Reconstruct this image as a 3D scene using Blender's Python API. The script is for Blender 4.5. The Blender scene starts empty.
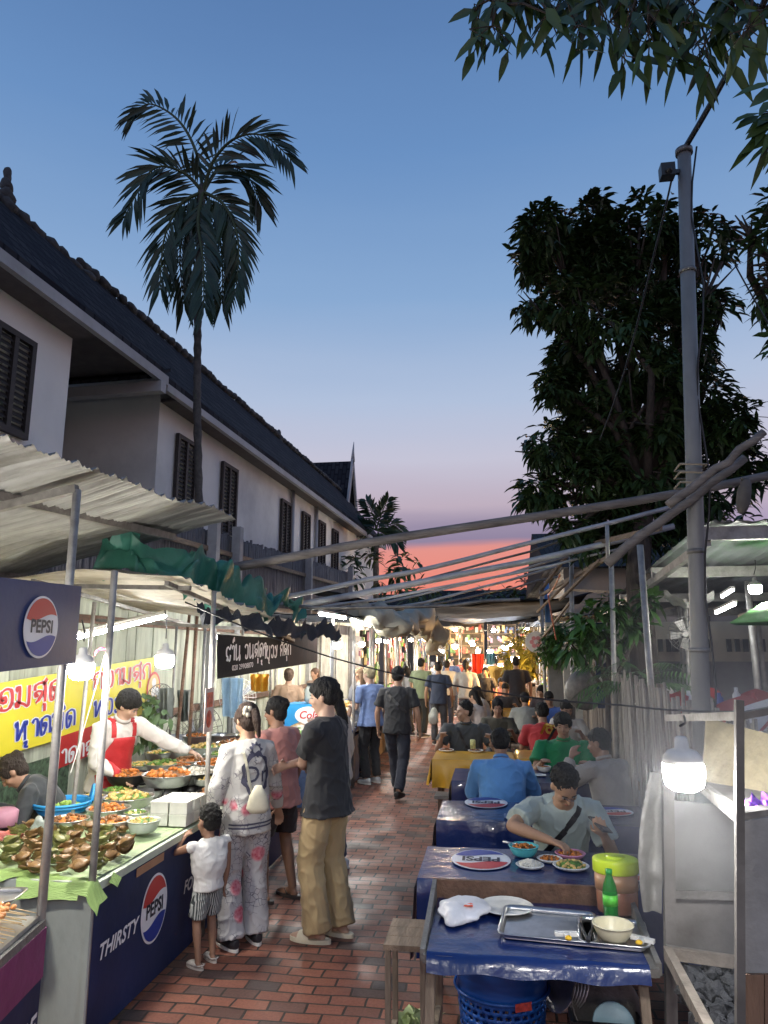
import bpy, bmesh, math, random
from mathutils import Vector as V, Matrix, Euler, noise
from mathutils.bvhtree import BVHTree
random.seed(7)
R = math.radians
scene = bpy.context.scene
COL = scene.collection
# ------------------------------------------------------------------ camera
F = 710.0; PITCH = R(11); YAW = R(8.5); EYE = 1.9
def ray(px, py):
    x = (px-384)/F; z = (512-py)/F; y = 1.0
    y, z = y*math.cos(PITCH)-z*math.sin(PITCH), y*math.sin(PITCH)+z*math.cos(PITCH)
    return V((x*math.cos(YAW)-y*math.sin(YAW), x*math.sin(YAW)+y*math.cos(YAW), z))
O = V((0, 0, EYE))
def atz(px, py, h):
    d = ray(px, py); return O+d*((h-EYE)/d.z)
def aty(px, py, Y):
    d = ray(px, py); return O+d*(Y/d.y)
def atx(px, py, X):
    d = ray(px, py); return O+d*(X/d.x)
def atp(px, py, P, n):
    d = ray(px, py); n = V(n); return O+d*((V(P)-O).dot(n)/d.dot(n))
cd = bpy.data.cameras.new("camera"); cam = bpy.data.objects.new("camera", cd); COL.objects.link(cam)
cam.location = O; cam.rotation_euler = (R(90)+PITCH, 0, YAW)
cd.sensor_fit = 'VERTICAL'; cd.sensor_height = 24; cd.lens = 24*F/1024; cd.clip_end = 900; cd.clip_start = .05
scene.camera = cam
# ------------------------------------------------------------------ materials
def new_mat(name):
    m = bpy.data.materials.new(name); m.use_nodes = True
    nt = m.node_tree; b = nt.nodes['Principled BSDF']
    return m, nt, b
def nd(nt, t, **k):
    n = nt.nodes.new(t)
    for a, v in k.items():
        if a.startswith('i_'):
            n.inputs[a[2:].replace('_', ' ')].default_value = v
        else: setattr(n, a, v)
    return n
MC = {}
def mat(col, rough=.6, metal=0, var=.18, vs=6, bump=.15, bs=30, stretch=(1, 1, 1), dirt=0, alpha=1, trans=0, sheen=0, coat=0, emit=0, sss=0, key=None):
    k = (tuple(col), rough, metal, var, vs, bump, bs, stretch, dirt, alpha, trans, sheen, coat, emit, sss)
    if k in MC: return MC[k]
    m, nt, b = new_mat(key or 'surface')
    tc = nd(nt, 'ShaderNodeTexCoord'); mp = nd(nt, 'ShaderNodeMapping'); mp.inputs['Scale'].default_value = stretch
    nt.links.new(tc.outputs['Object'], mp.inputs[0])
    n1 = nd(nt, 'ShaderNodeTexNoise', i_Scale=vs, i_Detail=5, i_Roughness=.6)
    nt.links.new(mp.outputs[0], n1.inputs['Vector'])
    mr = nd(nt, 'ShaderNodeMapRange'); mr.inputs[1].default_value = .3; mr.inputs[2].default_value = .7
    mr.inputs[3].default_value = 1-var; mr.inputs[4].default_value = 1+var
    nt.links.new(n1.outputs[0], mr.inputs[0])
    mx = nd(nt, 'ShaderNodeVectorMath', operation='SCALE'); mx.inputs[0].default_value = col[:3]
    nt.links.new(mr.outputs[0], mx.inputs['Scale'])
    out = mx.outputs[0]
    if dirt:
        n3 = nd(nt, 'ShaderNodeTexNoise', i_Scale=vs*.35, i_Detail=8, i_Roughness=.7)
        nt.links.new(mp.outputs[0], n3.inputs['Vector'])
        m3 = nd(nt, 'ShaderNodeMapRange'); m3.inputs[1].default_value = .48; m3.inputs[2].default_value = .7; m3.inputs[4].default_value = dirt
        nt.links.new(n3.outputs[0], m3.inputs[0])
        mm = nd(nt, 'ShaderNodeMix', data_type='RGBA'); mm.inputs[7].default_value = (.06, .05, .04, 1)
        nt.links.new(m3.outputs[0], mm.inputs[0]); nt.links.new(out, mm.inputs[6]); out = mm.outputs[2]
    nt.links.new(out, b.inputs['Base Color'])
    b.inputs['Roughness'].default_value = rough; b.inputs['Metallic'].default_value = metal
    if bump:
        n2 = nd(nt, 'ShaderNodeTexNoise', i_Scale=bs, i_Detail=4)
        nt.links.new(mp.outputs[0], n2.inputs['Vector'])
        bp = nd(nt, 'ShaderNodeBump'); bp.inputs['Strength'].default_value = bump; bp.inputs['Distance'].default_value = .02
        nt.links.new(n2.outputs[0], bp.inputs['Height']); nt.links.new(bp.outputs[0], b.inputs['Normal'])
    if alpha < 1: b.inputs['Alpha'].default_value = alpha
    if trans: b.inputs['Transmission Weight'].default_value = trans
    if sheen: b.inputs['Sheen Weight'].default_value = sheen
    if coat: b.inputs['Coat Weight'].default_value = coat
    if sss:
        b.inputs['Subsurface Weight'].default_value = sss; b.inputs['Subsurface Radius'].default_value = (.012, .006, .003)
    if emit:
        b.inputs['Emission Color'].default_value = (*col[:3], 1); b.inputs['Emission Strength'].default_value = emit
    MC[k] = m
    return m
def cloth(c, rough=.85): return mat(c, rough, var=.14, vs=7, bump=.35, bs=11, stretch=(1, 1, .6), sheen=.15, key='cloth')
def skinm(c=(.42, .24, .15)): return mat(c, .55, var=.06, vs=20, bump=.08, bs=120, key='skin')
HAIR = mat((.006, .005, .0045), .7, var=.3, vs=60, bump=.9, bs=45, stretch=(2.5, 2.5, .5), key='hair')
STEEL = mat((.55, .55, .55), .28, .9, var=.15, vs=14, bump=.08, bs=30, key='steel')
GALV = mat((.36, .35, .33), .5, .35, var=.25, vs=12, bump=.15, bs=40, dirt=.4, key='galvanised')
DULL = mat((.22, .21, .195), .5, .4, var=.3, vs=12, bump=.2, bs=50, dirt=.6, key='dull_steel')
RUST = mat((.16, .09, .06), .8, .2, var=.4, vs=18, bump=.4, bs=60, dirt=.5, key='rust')
WOOD = mat((.22, .16, .11), .75, 0, var=.35, vs=5, bump=.4, bs=20, stretch=(6, 1, 6), dirt=.4, key='wood')
WOODZ = mat((.24, .19, .14), .8, 0, var=.35, vs=4, bump=.4, bs=20, stretch=(8, 8, 1), dirt=.4, key='wood_upright')
BAMBOO = mat((.29, .26, .22), .75, 0, var=.35, vs=4, bump=.3, bs=18, stretch=(9, 9, 1), dirt=.45, key='bamboo')
BLUECLOTH = mat((.008, .022, .105), .24, 0, var=.15, vs=3, bump=.6, bs=7, coat=.25, key='blue_oilcloth')
BLACKW = mat((.012, .012, .013), .45, var=.2, bump=.05, key='black_rubber')
BLKPL = mat((.02, .02, .022), .4, var=.2, bump=.05, key='black_plastic')
WHITEPL = mat((.75, .74, .70), .4, var=.05, bump=.03, key='white_plastic')
PEPSIB = mat((.006, .018, .075), .55, 0, var=.35, vs=2.2, bump=.25, bs=5, dirt=0, coat=0, key='dark_blue_vinyl')
LWHITE = mat((.78, .78, .80), .45, var=.04, bump=0, key='print_white')
LRED = mat((.50, .03, .03), .45, var=.05, bump=0, key='print_red')
LBLUE = mat((.01, .04, .30), .45, var=.05, bump=0, key='print_blue')
LDARK = mat((.01, .012, .03), .45, var=.05, bump=0, key='print_dark')
LEAFY = mat((.08, .20, .03), .5, var=.4, vs=25, bump=.2, key='green_leaf')
FOODG = mat((.12, .24, .04), .5, var=.5, vs=45, bump=.7, bs=60, key='green_food')
FOODO = mat((.55, .18, .03), .45, var=.4, vs=40, bump=.7, bs=60, key='orange_food')
FOODB = mat((.22, .10, .035), .4, var=.5, vs=40, bump=.7, bs=60, key='brown_food')
FOODY = mat((.60, .42, .14), .5, var=.4, vs=40, bump=.7, bs=60, key='yellow_food')
FOODW = mat((.75, .72, .62), .6, var=.1, vs=60, bump=.8, bs=120, key='rice')
def bulbmat(c, s):
    m, nt, b = new_mat('lit_bulb')
    b.inputs['Base Color'].default_value = (.8, .8, .8, 1)
    b.inputs['Emission Color'].default_value = (*c, 1); b.inputs['Emission Strength'].default_value = s
    return m
# ------------------------------------------------------------------ mesh builder
class MB:
    def __init__(s): s.v = []; s.f = []; s.mi = []; s.cur = 0; s.sm = []; s.smooth = False
    def add(s, vs, fs):
        b = len(s.v); s.v.extend(V(p) for p in vs)
        for f in fs: s.f.append([b+i for i in f]); s.mi.append(s.cur); s.sm.append(s.smooth)
    def box(s, c, d, rot=None, M=None):
        x, y, z = d[0]/2, d[1]/2, d[2]/2
        vs = [V((i*x, j*y, k*z)) for i in (-1, 1) for j in (-1, 1) for k in (-1, 1)]
        if rot: m = Euler(rot).to_matrix(); vs = [m @ p for p in vs]
        vs = [p+V(c) for p in vs]
        if M: vs = [M @ p for p in vs]
        s.add(vs, [(0, 1, 3, 2), (4, 6, 7, 5), (0, 4, 5, 1), (2, 3, 7, 6), (0, 2, 6, 4), (1, 5, 7, 3)])
    def bar(s, a, b, w, h, up=(0, 0, 1)):
        a, b = V(a), V(b); d = (b-a).normalized(); u = V(up)
        if abs(d.dot(u)) > .98: u = V((0, 1, 0))
        r = d.cross(u).normalized(); u = r.cross(d)
        vs = [p+r*(i*w/2)+u*(j*h/2) for p in (a, b) for i, j in ((-1, -1), (1, -1), (1, 1), (-1, 1))]
        s.add(vs, [(0, 3, 2, 1), (4, 5, 6, 7), (0, 1, 5, 4), (1, 2, 6, 5), (2, 3, 7, 6), (3, 0, 4, 7)])
    def tube(s, pts, rad, n=8, cap=True, rnd=False):
        pts = [V(p) for p in pts]
        if not hasattr(rad, '__len__'): rad = [rad]*len(pts)
        rad = list(rad)
        if rnd:
            d0 = (pts[0]-pts[1]).normalized(); d1 = (pts[-1]-pts[-2]).normalized()
            pts = [pts[0]+d0*rad[0]*.75]+pts+[pts[-1]+d1*rad[-1]*.75]; rad = [rad[0]*.62]+rad+[rad[-1]*.62]
        b = len(s.v); u = None
        for i, p in enumerate(pts):
            t = (pts[min(i+1, len(pts)-1)]-pts[max(i-1, 0)])
            t = t.normalized() if t.length > 1e-9 else V((0, 0, 1))
            if u is None:
                u = t.cross(V((0, 0, 1)))
                if u.length < .1: u = t.cross(V((0, 1, 0)))
                u.normalize()
            else:
                u = (u-t*u.dot(t)); u = u.normalized() if u.length > 1e-6 else t.orthogonal().normalized()
            w = t.cross(u)
            for k in range(n):
                a = 2*math.pi*k/n; s.v.append(p+(u*math.cos(a)+w*math.sin(a))*rad[i])
        m = len(pts)
        for i in range(m-1):
            for k in range(n):
                s.f.append([b+i*n+k, b+i*n+(k+1) % n, b+(i+1)*n+(k+1) % n, b+(i+1)*n+k]); s.mi.append(s.cur); s.sm.append(True)
        if cap:
            s.f.append([b+k for k in range(n)][::-1]); s.mi.append(s.cur); s.sm.append(False)
            s.f.append([b+(m-1)*n+k for k in range(n)]); s.mi.append(s.cur); s.sm.append(False)
    def rings(s, rs, n=14):
        """rs: list of (centre, right, fwd, rx, ry) elliptical rings, closed ends"""
        b = len(s.v)
        for c, r, f, rx, ry in rs:
            for k in range(n):
                a = 2*math.pi*k/n; s.v.append(c+r*(rx*math.cos(a))+f*(ry*math.sin(a)))
        m = len(rs)
        for i in range(m-1):
            for k in range(n):
                s.f.append([b+i*n+k, b+i*n+(k+1) % n, b+(i+1)*n+(k+1) % n, b+(i+1)*n+k]); s.mi.append(s.cur); s.sm.append(True)
        s.f.append([b+k for k in range(n)][::-1]); s.mi.append(s.cur); s.sm.append(False)
        s.f.append([b+(m-1)*n+k for k in range(n)]); s.mi.append(s.cur); s.sm.append(False)
    def ell(s, c, r, rot=None, nu=12, nv=8, M=None, nz=0, nf=10):
        m = Euler(rot).to_matrix() if rot else None
        b = len(s.v); c = V(c); vs = []
        for i in range(1, nv):
            t = math.pi*i/nv
            for k in range(nu):
                a = 2*math.pi*k/nu
                vs.append(V((r[0]*math.sin(t)*math.cos(a), r[1]*math.sin(t)*math.sin(a), r[2]*math.cos(t))))
        vs += [V((0, 0, r[2])), V((0, 0, -r[2]))]
        if nz: vs = [p*(1+nz*noise.noise(p*nf+c*3)) for p in vs]
        if m: vs = [m @ p for p in vs]
        vs = [p+c for p in vs]
        if M: vs = [M @ p for p in vs]
        s.v += vs; N = len(vs); T, B = b+N-2, b+N-1
        fs = []
        for i in range(nv-2):
            for k in range(nu):
                fs.append([b+i*nu+k, b+(i+1)*nu+k, b+(i+1)*nu+(k+1) % nu, b+i*nu+(k+1) % nu])
        for k in range(nu):
            fs.append([T, b+k, b+(k+1) % nu]); fs.append([B, b+(nv-2)*nu+(k+1) % nu, b+(nv-2)*nu+k])
        for f in fs: s.f.append(f); s.mi.append(s.cur); s.sm.append(True)
    def lathe(s, prof, n=20, c=(0, 0, 0), M=None, sx=1, sy=1):
        b = len(s.v); c = V(c)
        for r, z in prof:
            for k in range(n):
                a = 2*math.pi*k/n; p = V((r*math.cos(a)*sx, r*math.sin(a)*sy, z))+c
                s.v.append(M @ p if M else p)
        for i in range(len(prof)-1):
            for k in range(n):
                s.f.append([b+i*n+k, b+i*n+(k+1) % n, b+(i+1)*n+(k+1) % n, b+(i+1)*n+k]); s.mi.append(s.cur); s.sm.append(True)
        for i, fl in ((0, True), (len(prof)-1, False)):
            if prof[i][0] > 1e-4:
                f = [b+i*n+k for k in range(n)]
                s.f.append(f[::-1] if fl else f); s.mi.append(s.cur); s.sm.append(False)
    def grid(s, fn, nu, nv, smooth=True):
        b = len(s.v)
        for i in range(nu+1):
            for j in range(nv+1): s.v.append(V(fn(i/nu, j/nv)))
        for i in range(nu):
            for j in range(nv):
                a = b+i*(nv+1)+j; s.f.append([a, a+nv+1, a+nv+2, a+1]); s.mi.append(s.cur); s.sm.append(smooth)
    def quad(s, a, b, c, d): s.add([a, b, c, d], [(0, 1, 2, 3)])
    def slab(s, pts, th):
        """polygon extruded by vector th"""
        pts = [V(p) for p in pts]; n = len(pts); t = V(th)
        s.add(pts+[p+t for p in pts], [list(range(n))[::-1], [n+i for i in range(n)]]+[(i, (i+1) % n, n+(i+1) % n, n+i) for i in range(n)])
    def mesh(s, name, mats, off=None):
        me = bpy.data.meshes.new(name)
        vs = [tuple(p-off) for p in s.v] if off is not None else [tuple(p) for p in s.v]
        me.from_pydata(vs, [], s.f)
        for m in mats: me.materials.append(m)
        me.polygons.foreach_set('use_smooth', s.sm)
        if len(mats) > 1: me.polygons.foreach_set('material_index', s.mi)
        me.update(); return me
    def build(s, name, m, parent=None, world=True):
        mats = m if isinstance(m, (list, tuple)) else [m]
        off = None
        if parent is not None and world:
            off = V(parent.location)
            if parent.parent is not None: off = off+V(parent.parent.location)
        me = s.mesh(name, mats, off)
        o = bpy.data.objects.new(name, me); COL.objects.link(o)
        if parent is not None: o.parent = parent
        return o
def tag(o, label, cat, group=None, kind=None):
    if label: o['label'] = label
    if cat: o['category'] = cat
    if group: o['group'] = group
    if kind: o['kind'] = kind
    return o
def thing(name, label, cat, loc=(0, 0, 0), rotz=0, group=None):
    o = bpy.data.objects.new(name, None); COL.objects.link(o); o.empty_display_size = .2
    o.location = loc; o.rotation_euler = (0, 0, rotz)
    return tag(o, label, cat, group)
def struct(o): o['kind'] = 'structure'; return o
def dup(root, loc, rotz=None, label=None, group=None):
    r = root.copy(); COL.objects.link(r); r.location = loc
    if rotz is not None: r.rotation_euler = (0, 0, rotz)
    if label: r['label'] = label
    if group: r['group'] = group
    for ch in list(root.children):
        c = ch.copy(); COL.objects.link(c); c.parent = r
        for g in list(ch.children):
            d = g.copy(); COL.objects.link(d); d.parent = c
    return r
def remesh(mb, voxel, smooth=4, fac=.5):
    me = mb.mesh('tmp', [])
    o = bpy.data.objects.new('tmp', me); COL.objects.link(o)
    m = o.modifiers.new('r', 'REMESH'); m.mode = 'VOXEL'; m.voxel_size = voxel; m.use_smooth_shade = True
    if smooth:
        k = o.modifiers.new('s', 'SMOOTH'); k.factor = fac; k.iterations = smooth
    dg = bpy.context.evaluated_depsgraph_get(); dg.update()
    ev = o.evaluated_get(dg); out = bpy.data.meshes.new_from_object(ev)
    bpy.data.objects.remove(o); bpy.data.meshes.remove(me)
    out.polygons.foreach_set('use_smooth', [True]*len(out.polygons))
    return out
def link_mesh(name, me, m, parent, loc=None):
    me.name = name; me.materials.clear(); me.materials.append(m)
    o = bpy.data.objects.new(name, me); COL.objects.link(o); o.parent = parent
    return o
# ------------------------------------------------------------------ text
def text2d(s, size=1, shear=0, bold=0.0, align='CENTER'):
    c = bpy.data.curves.new('t', 'FONT'); c.body = s; c.size = size; c.shear = shear; c.offset = bold*size
    c.align_x = align; c.align_y = 'CENTER'; c.resolution_u = 3
    o = bpy.data.objects.new('t', c); COL.objects.link(o)
    dg = bpy.context.evaluated_depsgraph_get(); dg.update()
    me = bpy.data.meshes.new_from_object(o.evaluated_get(dg))
    vs = [v.co.copy() for v in me.vertices]; fs = [list(p.vertices) for p in me.polygons]
    bpy.data.objects.remove(o); bpy.data.curves.remove(c); bpy.data.meshes.remove(me)
    return vs, fs
def frame(P, u, v):
    """matrix: x->u, y->v (unit in-plane), z->normal"""
    u = V(u).normalized(); n = u.cross(V(v)).normalized(); v = n.cross(u)
    return Matrix(((u.x, v.x, n.x, P[0]), (u.y, v.y, n.y, P[1]), (u.z, v.z, n.z, P[2]), (0, 0, 0, 1)))
def put_text(mb, s, M, size, shear=0, bold=0.0, align='CENTER', sx=1, z=0):
    vs, fs = text2d(s, size, shear, bold, align)
    mb.add([M @ V((p.x*sx, p.y, z)) for p in vs], fs)
def cr(pts, n=5):
    """catmull-rom through 2D points"""
    out = []; P = [pts[0]]+list(pts)+[pts[-1]]
    for i in range(1, len(P)-2):
        a, b, c, d = [V((*p, 0)) for p in P[i-1:i+3]]
        for k in range(n):
            t = k/n
            out.append(.5*((2*b)+(c-a)*t+(2*a-5*b+4*c-d)*t*t+(3*b-a-3*c+d)*t*t*t))
    out.append(V((*pts[-1], 0))); return out
# round lettering of the banners, one list of strokes per letter (width, strokes)
G = {
 'o': (1, [[(.15, .5), (.35, .62), (.45, .45), (.3, .35), (.12, .5), (.12, .8), (.45, 1), (.8, .85), (.85, .3), (.6, .02), (.25, .02), (.12, .18)]]),
 'm': (1.05, [[(.12, .8), (.02, .92), (.14, 1), (.22, .85), (.2, .2), (.1, .03), (.02, .14), (.14, .24), (.5, .12), (.85, .02), (.88, 1)]]),
 's': (1.05, [[(.35, .45), (.22, .35), (.15, .5), (.35, .6), (.65, .5), (.45, .2), (.2, .02)], [(.1, .65), (.15, .9), (.5, 1), (.85, .85), (.88, 0)], [(.7, .9), (1.0, 1.18)]]),
 'u': (0, [[(-.45, -.12), (-.32, -.16), (-.3, -.28), (-.3, -.5)]]),
 'd': (1, [[(.45, .45), (.32, .55), (.42, .65), (.55, .5), (.4, .1), (.2, 0), (.1, .3), (.12, .8), (.5, 1), (.85, .8), (.88, 0)]]),
 'k': (1, [[(.12, 0), (.18, .35), (.02, .6), (.2, .9), (.5, 1), (.82, .85), (.86, 0)]]),
 'c': (1, [[(.3, .4), (.42, .5), (.3, .6), (.2, .45), (.2, .0)], [(.1, .6), (.15, .88), (.5, 1), (.84, .85), (.86, 0)]]),
 'w': (.9, [[(.1, .8), (.35, 1), (.7, .9), (.78, .5), (.7, .12), (.45, 0), (.28, .12), (.4, .25)]]),
 'a': (.62, [[(.05, .8), (.25, 1), (.48, .85), (.5, 0)]]),
 'h': (1.15, [[(.12, .85), (.02, .95), (.16, 1), (.2, .1), (.45, .5), (.7, .98), (.9, .95), (.84, .8)], [(.75, .9), (.8, 0)]]),
 'l': (0, [[(-.6, -.15), (-.35, -.12), (-.45, -.35), (-.2, -.42)]]),
 'i': (0, [[(-.75, 1.15), (-.55, 1.38), (-.25, 1.32), (-.18, 1.15), (-.75, 1.15)], [(-.3, 1.3), (-.3, 1.55)]]),
 '1': (0, [[(-.5, 1.2), (-.4, 1.45), (-.25, 1.35), (-.3, 1.6)]]),
 'g': (.8, [[(.1, .75), (.3, .9), (.4, .7), (.55, .4), (.5, .05), (.2, 0), (.1, .2)], [(.6, .1), (.75, 1)]]),
 'r': (.95, [[(.15, .15), (.3, .05), (.35, .25), (.15, .4), (.12, .75), (.4, .95), (.7, .8), (.95, 1.1)], [(.35, .2), (.7, .0), (.85, .4)]]),
 'n': (1, [[(.12, .85), (.04, .95), (.16, 1), (.2, .05), (.6, .15), (.85, .3), (.95, .1), (.8, .02), (.8, 1)]]),
 'L': (1, [[(.1, .5), (.3, .62), (.4, .4), (.2, .1), (.5, 0), (.85, .2), (.85, .7), (.5, 1), (.15, .9)]]),
 'y': (1, [[(.15, .9), (.3, 1), (.35, .8), (.15, .55), (.12, .2), (.4, 0), (.82, .1), (.86, 1)]]),
 'p': (1.15, [[(.12, .95), (.12, .1), (.35, 0), (.55, .5), (.75, 0), (.98, .1), (1.0, 1)]]),
 't': (1, [[(.12, .9), (.22, .98), (.22, .05), (.55, .75), (.8, .95), (.88, .7), (.88, 0)]]),
 'T': (.7, [[(.55, 1.35), (.2, 1.4), (.3, 1.1), (.5, .8), (.4, .05), (.25, .0)]]),
 ' ': (.6, []),
}
def lao(mb, s, M, size, w=.16, sx=.8, z=0, slant=.0):
    tot = sum(G[c][0]*1.12 for c in s); x = -tot/2
    for c in s:
        wd, st = G[c]
        for k in st:
            P = cr(k); L = []; Rr = []
            for i, p in enumerate(P):
                t = (P[min(i+1, len(P)-1)]-P[max(i-1, 0)]); t = t.normalized() if t.length > 0 else V((1, 0, 0))
                nn = V((-t.y, t.x, 0))*w*.5*(1.25 if abs(t.y) > .6 else .75)
                for lst, q in ((L, p+nn), (Rr, p-nn)):
                    lst.append(M @ V(((x+q.x+q.y*slant)*size*sx, (q.y-.5)*size, z)))
            b = len(mb.v); mb.v += L+Rr; n = len(P)
            for i in range(n-1): mb.f.append([b+i, b+n+i, b+n+i+1, b+i+1]); mb.mi.append(mb.cur); mb.sm.append(False)
        x += wd*1.12
def disc(mb, M, rx, ry, z=0, n=40, y0=-1.1, y1=1.1, wave=0, inner=0):
    """filled ellipse, optionally only between two wavy horizontal lines"""
    xs = [math.cos(math.pi*(1-i/n)) for i in range(n+1)]
    top = []; bot = []
    for x in xs:
        h = math.sqrt(max(0, 1-x*x)); wv = wave*math.sin(x*2.6)
        top.append(min(h, max(-h, y1+wv))); bot.append(max(-h, min(h, y0+wv)))
    b = len(mb.v)
    for x, t, o in zip(xs, top, bot): mb.v.append(M @ V((x*rx, t*ry, z))); mb.v.append(M @ V((x*rx, o*ry, z)))
    for i in range(n):
        if top[i]-bot[i]+top[i+1]-bot[i+1] > 1e-4:
            a = b+2*i; mb.f.append([a, a+1, a+3, a+2]); mb.mi.append(mb.cur); mb.sm.append(False)
def cola_logo(M, rx, ry, parent, word='PEPSI', ring=True, z=.004):
    mb = MB(); mb.cur = 0
    disc(mb, M, rx, ry, z)
    if ring: disc(mb, M, rx*.93, ry*.93, z+.001); mb.mi[-40:] = [0]*0 or mb.mi[-40:]
    mb.cur = 1; disc(mb, M, rx*.93, ry*.93, z+.0025, y0=.33, wave=.13)
    mb.cur = 2; disc(mb, M, rx*.93, ry*.93, z+.0025, y1=-.40, wave=.13)
    mb.cur = 3; put_text(mb, word, M, ry*.58, 0, .03, sx=rx/ry*1.02, z=z+.0035)
    return mb.build('logo', [LWHITE, LRED, LBLUE, LDARK], parent)
# ------------------------------------------------------------------ people
def ik(a, b, l1, l2, hint):
    d = b-a; L = d.length
    if L > (l1+l2)*.995: b = a+d*((l1+l2)*.995/L); d = b-a; L = d.length
    if L < abs(l1-l2)*1.05+.01: L = abs(l1-l2)*1.05+.01
    x = (l1*l1-l2*l2+L*L)/(2*L); h = math.sqrt(max(0, l1*l1-x*x)); u = d.normalized()
    w = V(hint); w = (w-u*w.dot(u)); w = w.normalized() if w.length > 1e-5 else u.orthogonal()
    return a+u*x+w*h, b
def wrinkle(me, amp, f=9, zs=.45, seed=0):
    co = [v.co.copy() for v in me.vertices]; nn = [v.normal.copy() for v in me.vertices]; out = []
    for p, m in zip(co, nn):
        q = V((p.x*f+seed, p.y*f, p.z*f*zs))
        n = noise.noise(q)+.5*noise.noise(q*2.3)
        r = 1-abs(noise.noise(q*.7+V((3, 1, 7))))*2
        q2 = V((p.x*f*1.5+p.z*f*.6+seed, p.y*f*1.5, p.z*f*1.3-p.x*f*.5))
        r2 = max(0, 1-abs(noise.noise(q2))*3.2)**2
        out.extend(p+m*amp*(n*.8+.4*r+.9*r2-.4))
    me.vertices.foreach_set('co', out); me.update()
def hand(mb, w, d, n, out, curl=.5, s=1.0, pinch=False):
    """w wrist, d direction to knuckles, n back-of-hand normal, out = thumb side"""
    d = d.normalized(); n = (n-d*n.dot(d)); n = n.normalized() if n.length > 1e-4 else d.orthogonal(); o = d.cross(n)
    if o.dot(out) < 0: o = -o
    K = w+d*.085*s
    mb.rings([(w-d*.01, o, n, .024*s, .02*s), (w+d*.02*s, o, n, .03*s, .018*s), (w+d*.06*s, o, n, .041*s, .016*s), (K, o, n, .040*s, .014*s)], 10)
    for i, (off, ln) in enumerate(((.031, .072), (.0105, .082), (-.0105, .075), (-.031, .058))):
        p = K+o*off*s-d*.008; pts = [p]; a = 0; L = ln*s
        for k, fr in enumerate((.45, .32, .23)):
            a += curl*(.6, .8, .6)[k]*(1.0+.12*i)
            dd = (d*math.cos(a)-n*math.sin(a)+o*(off*1.6*(1-curl*.5))).normalized()
            p = p+dd*L*fr; pts.append(p)
        mb.tube(pts, [.0095*s, .009*s, .008*s, .0068*s], 7, rnd=True)
    p = w+d*.025*s+o*.026*s; q = p+(d*.6+o*.75-n*.25).normalized()*.04*s; r = q+(d*.95+o*.15-n*(.35+curl*.4)).normalized()*.032*s
    mb.tube([p, q, r], [.013*s, .0105*s, .008*s], 7, rnd=True)
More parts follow.
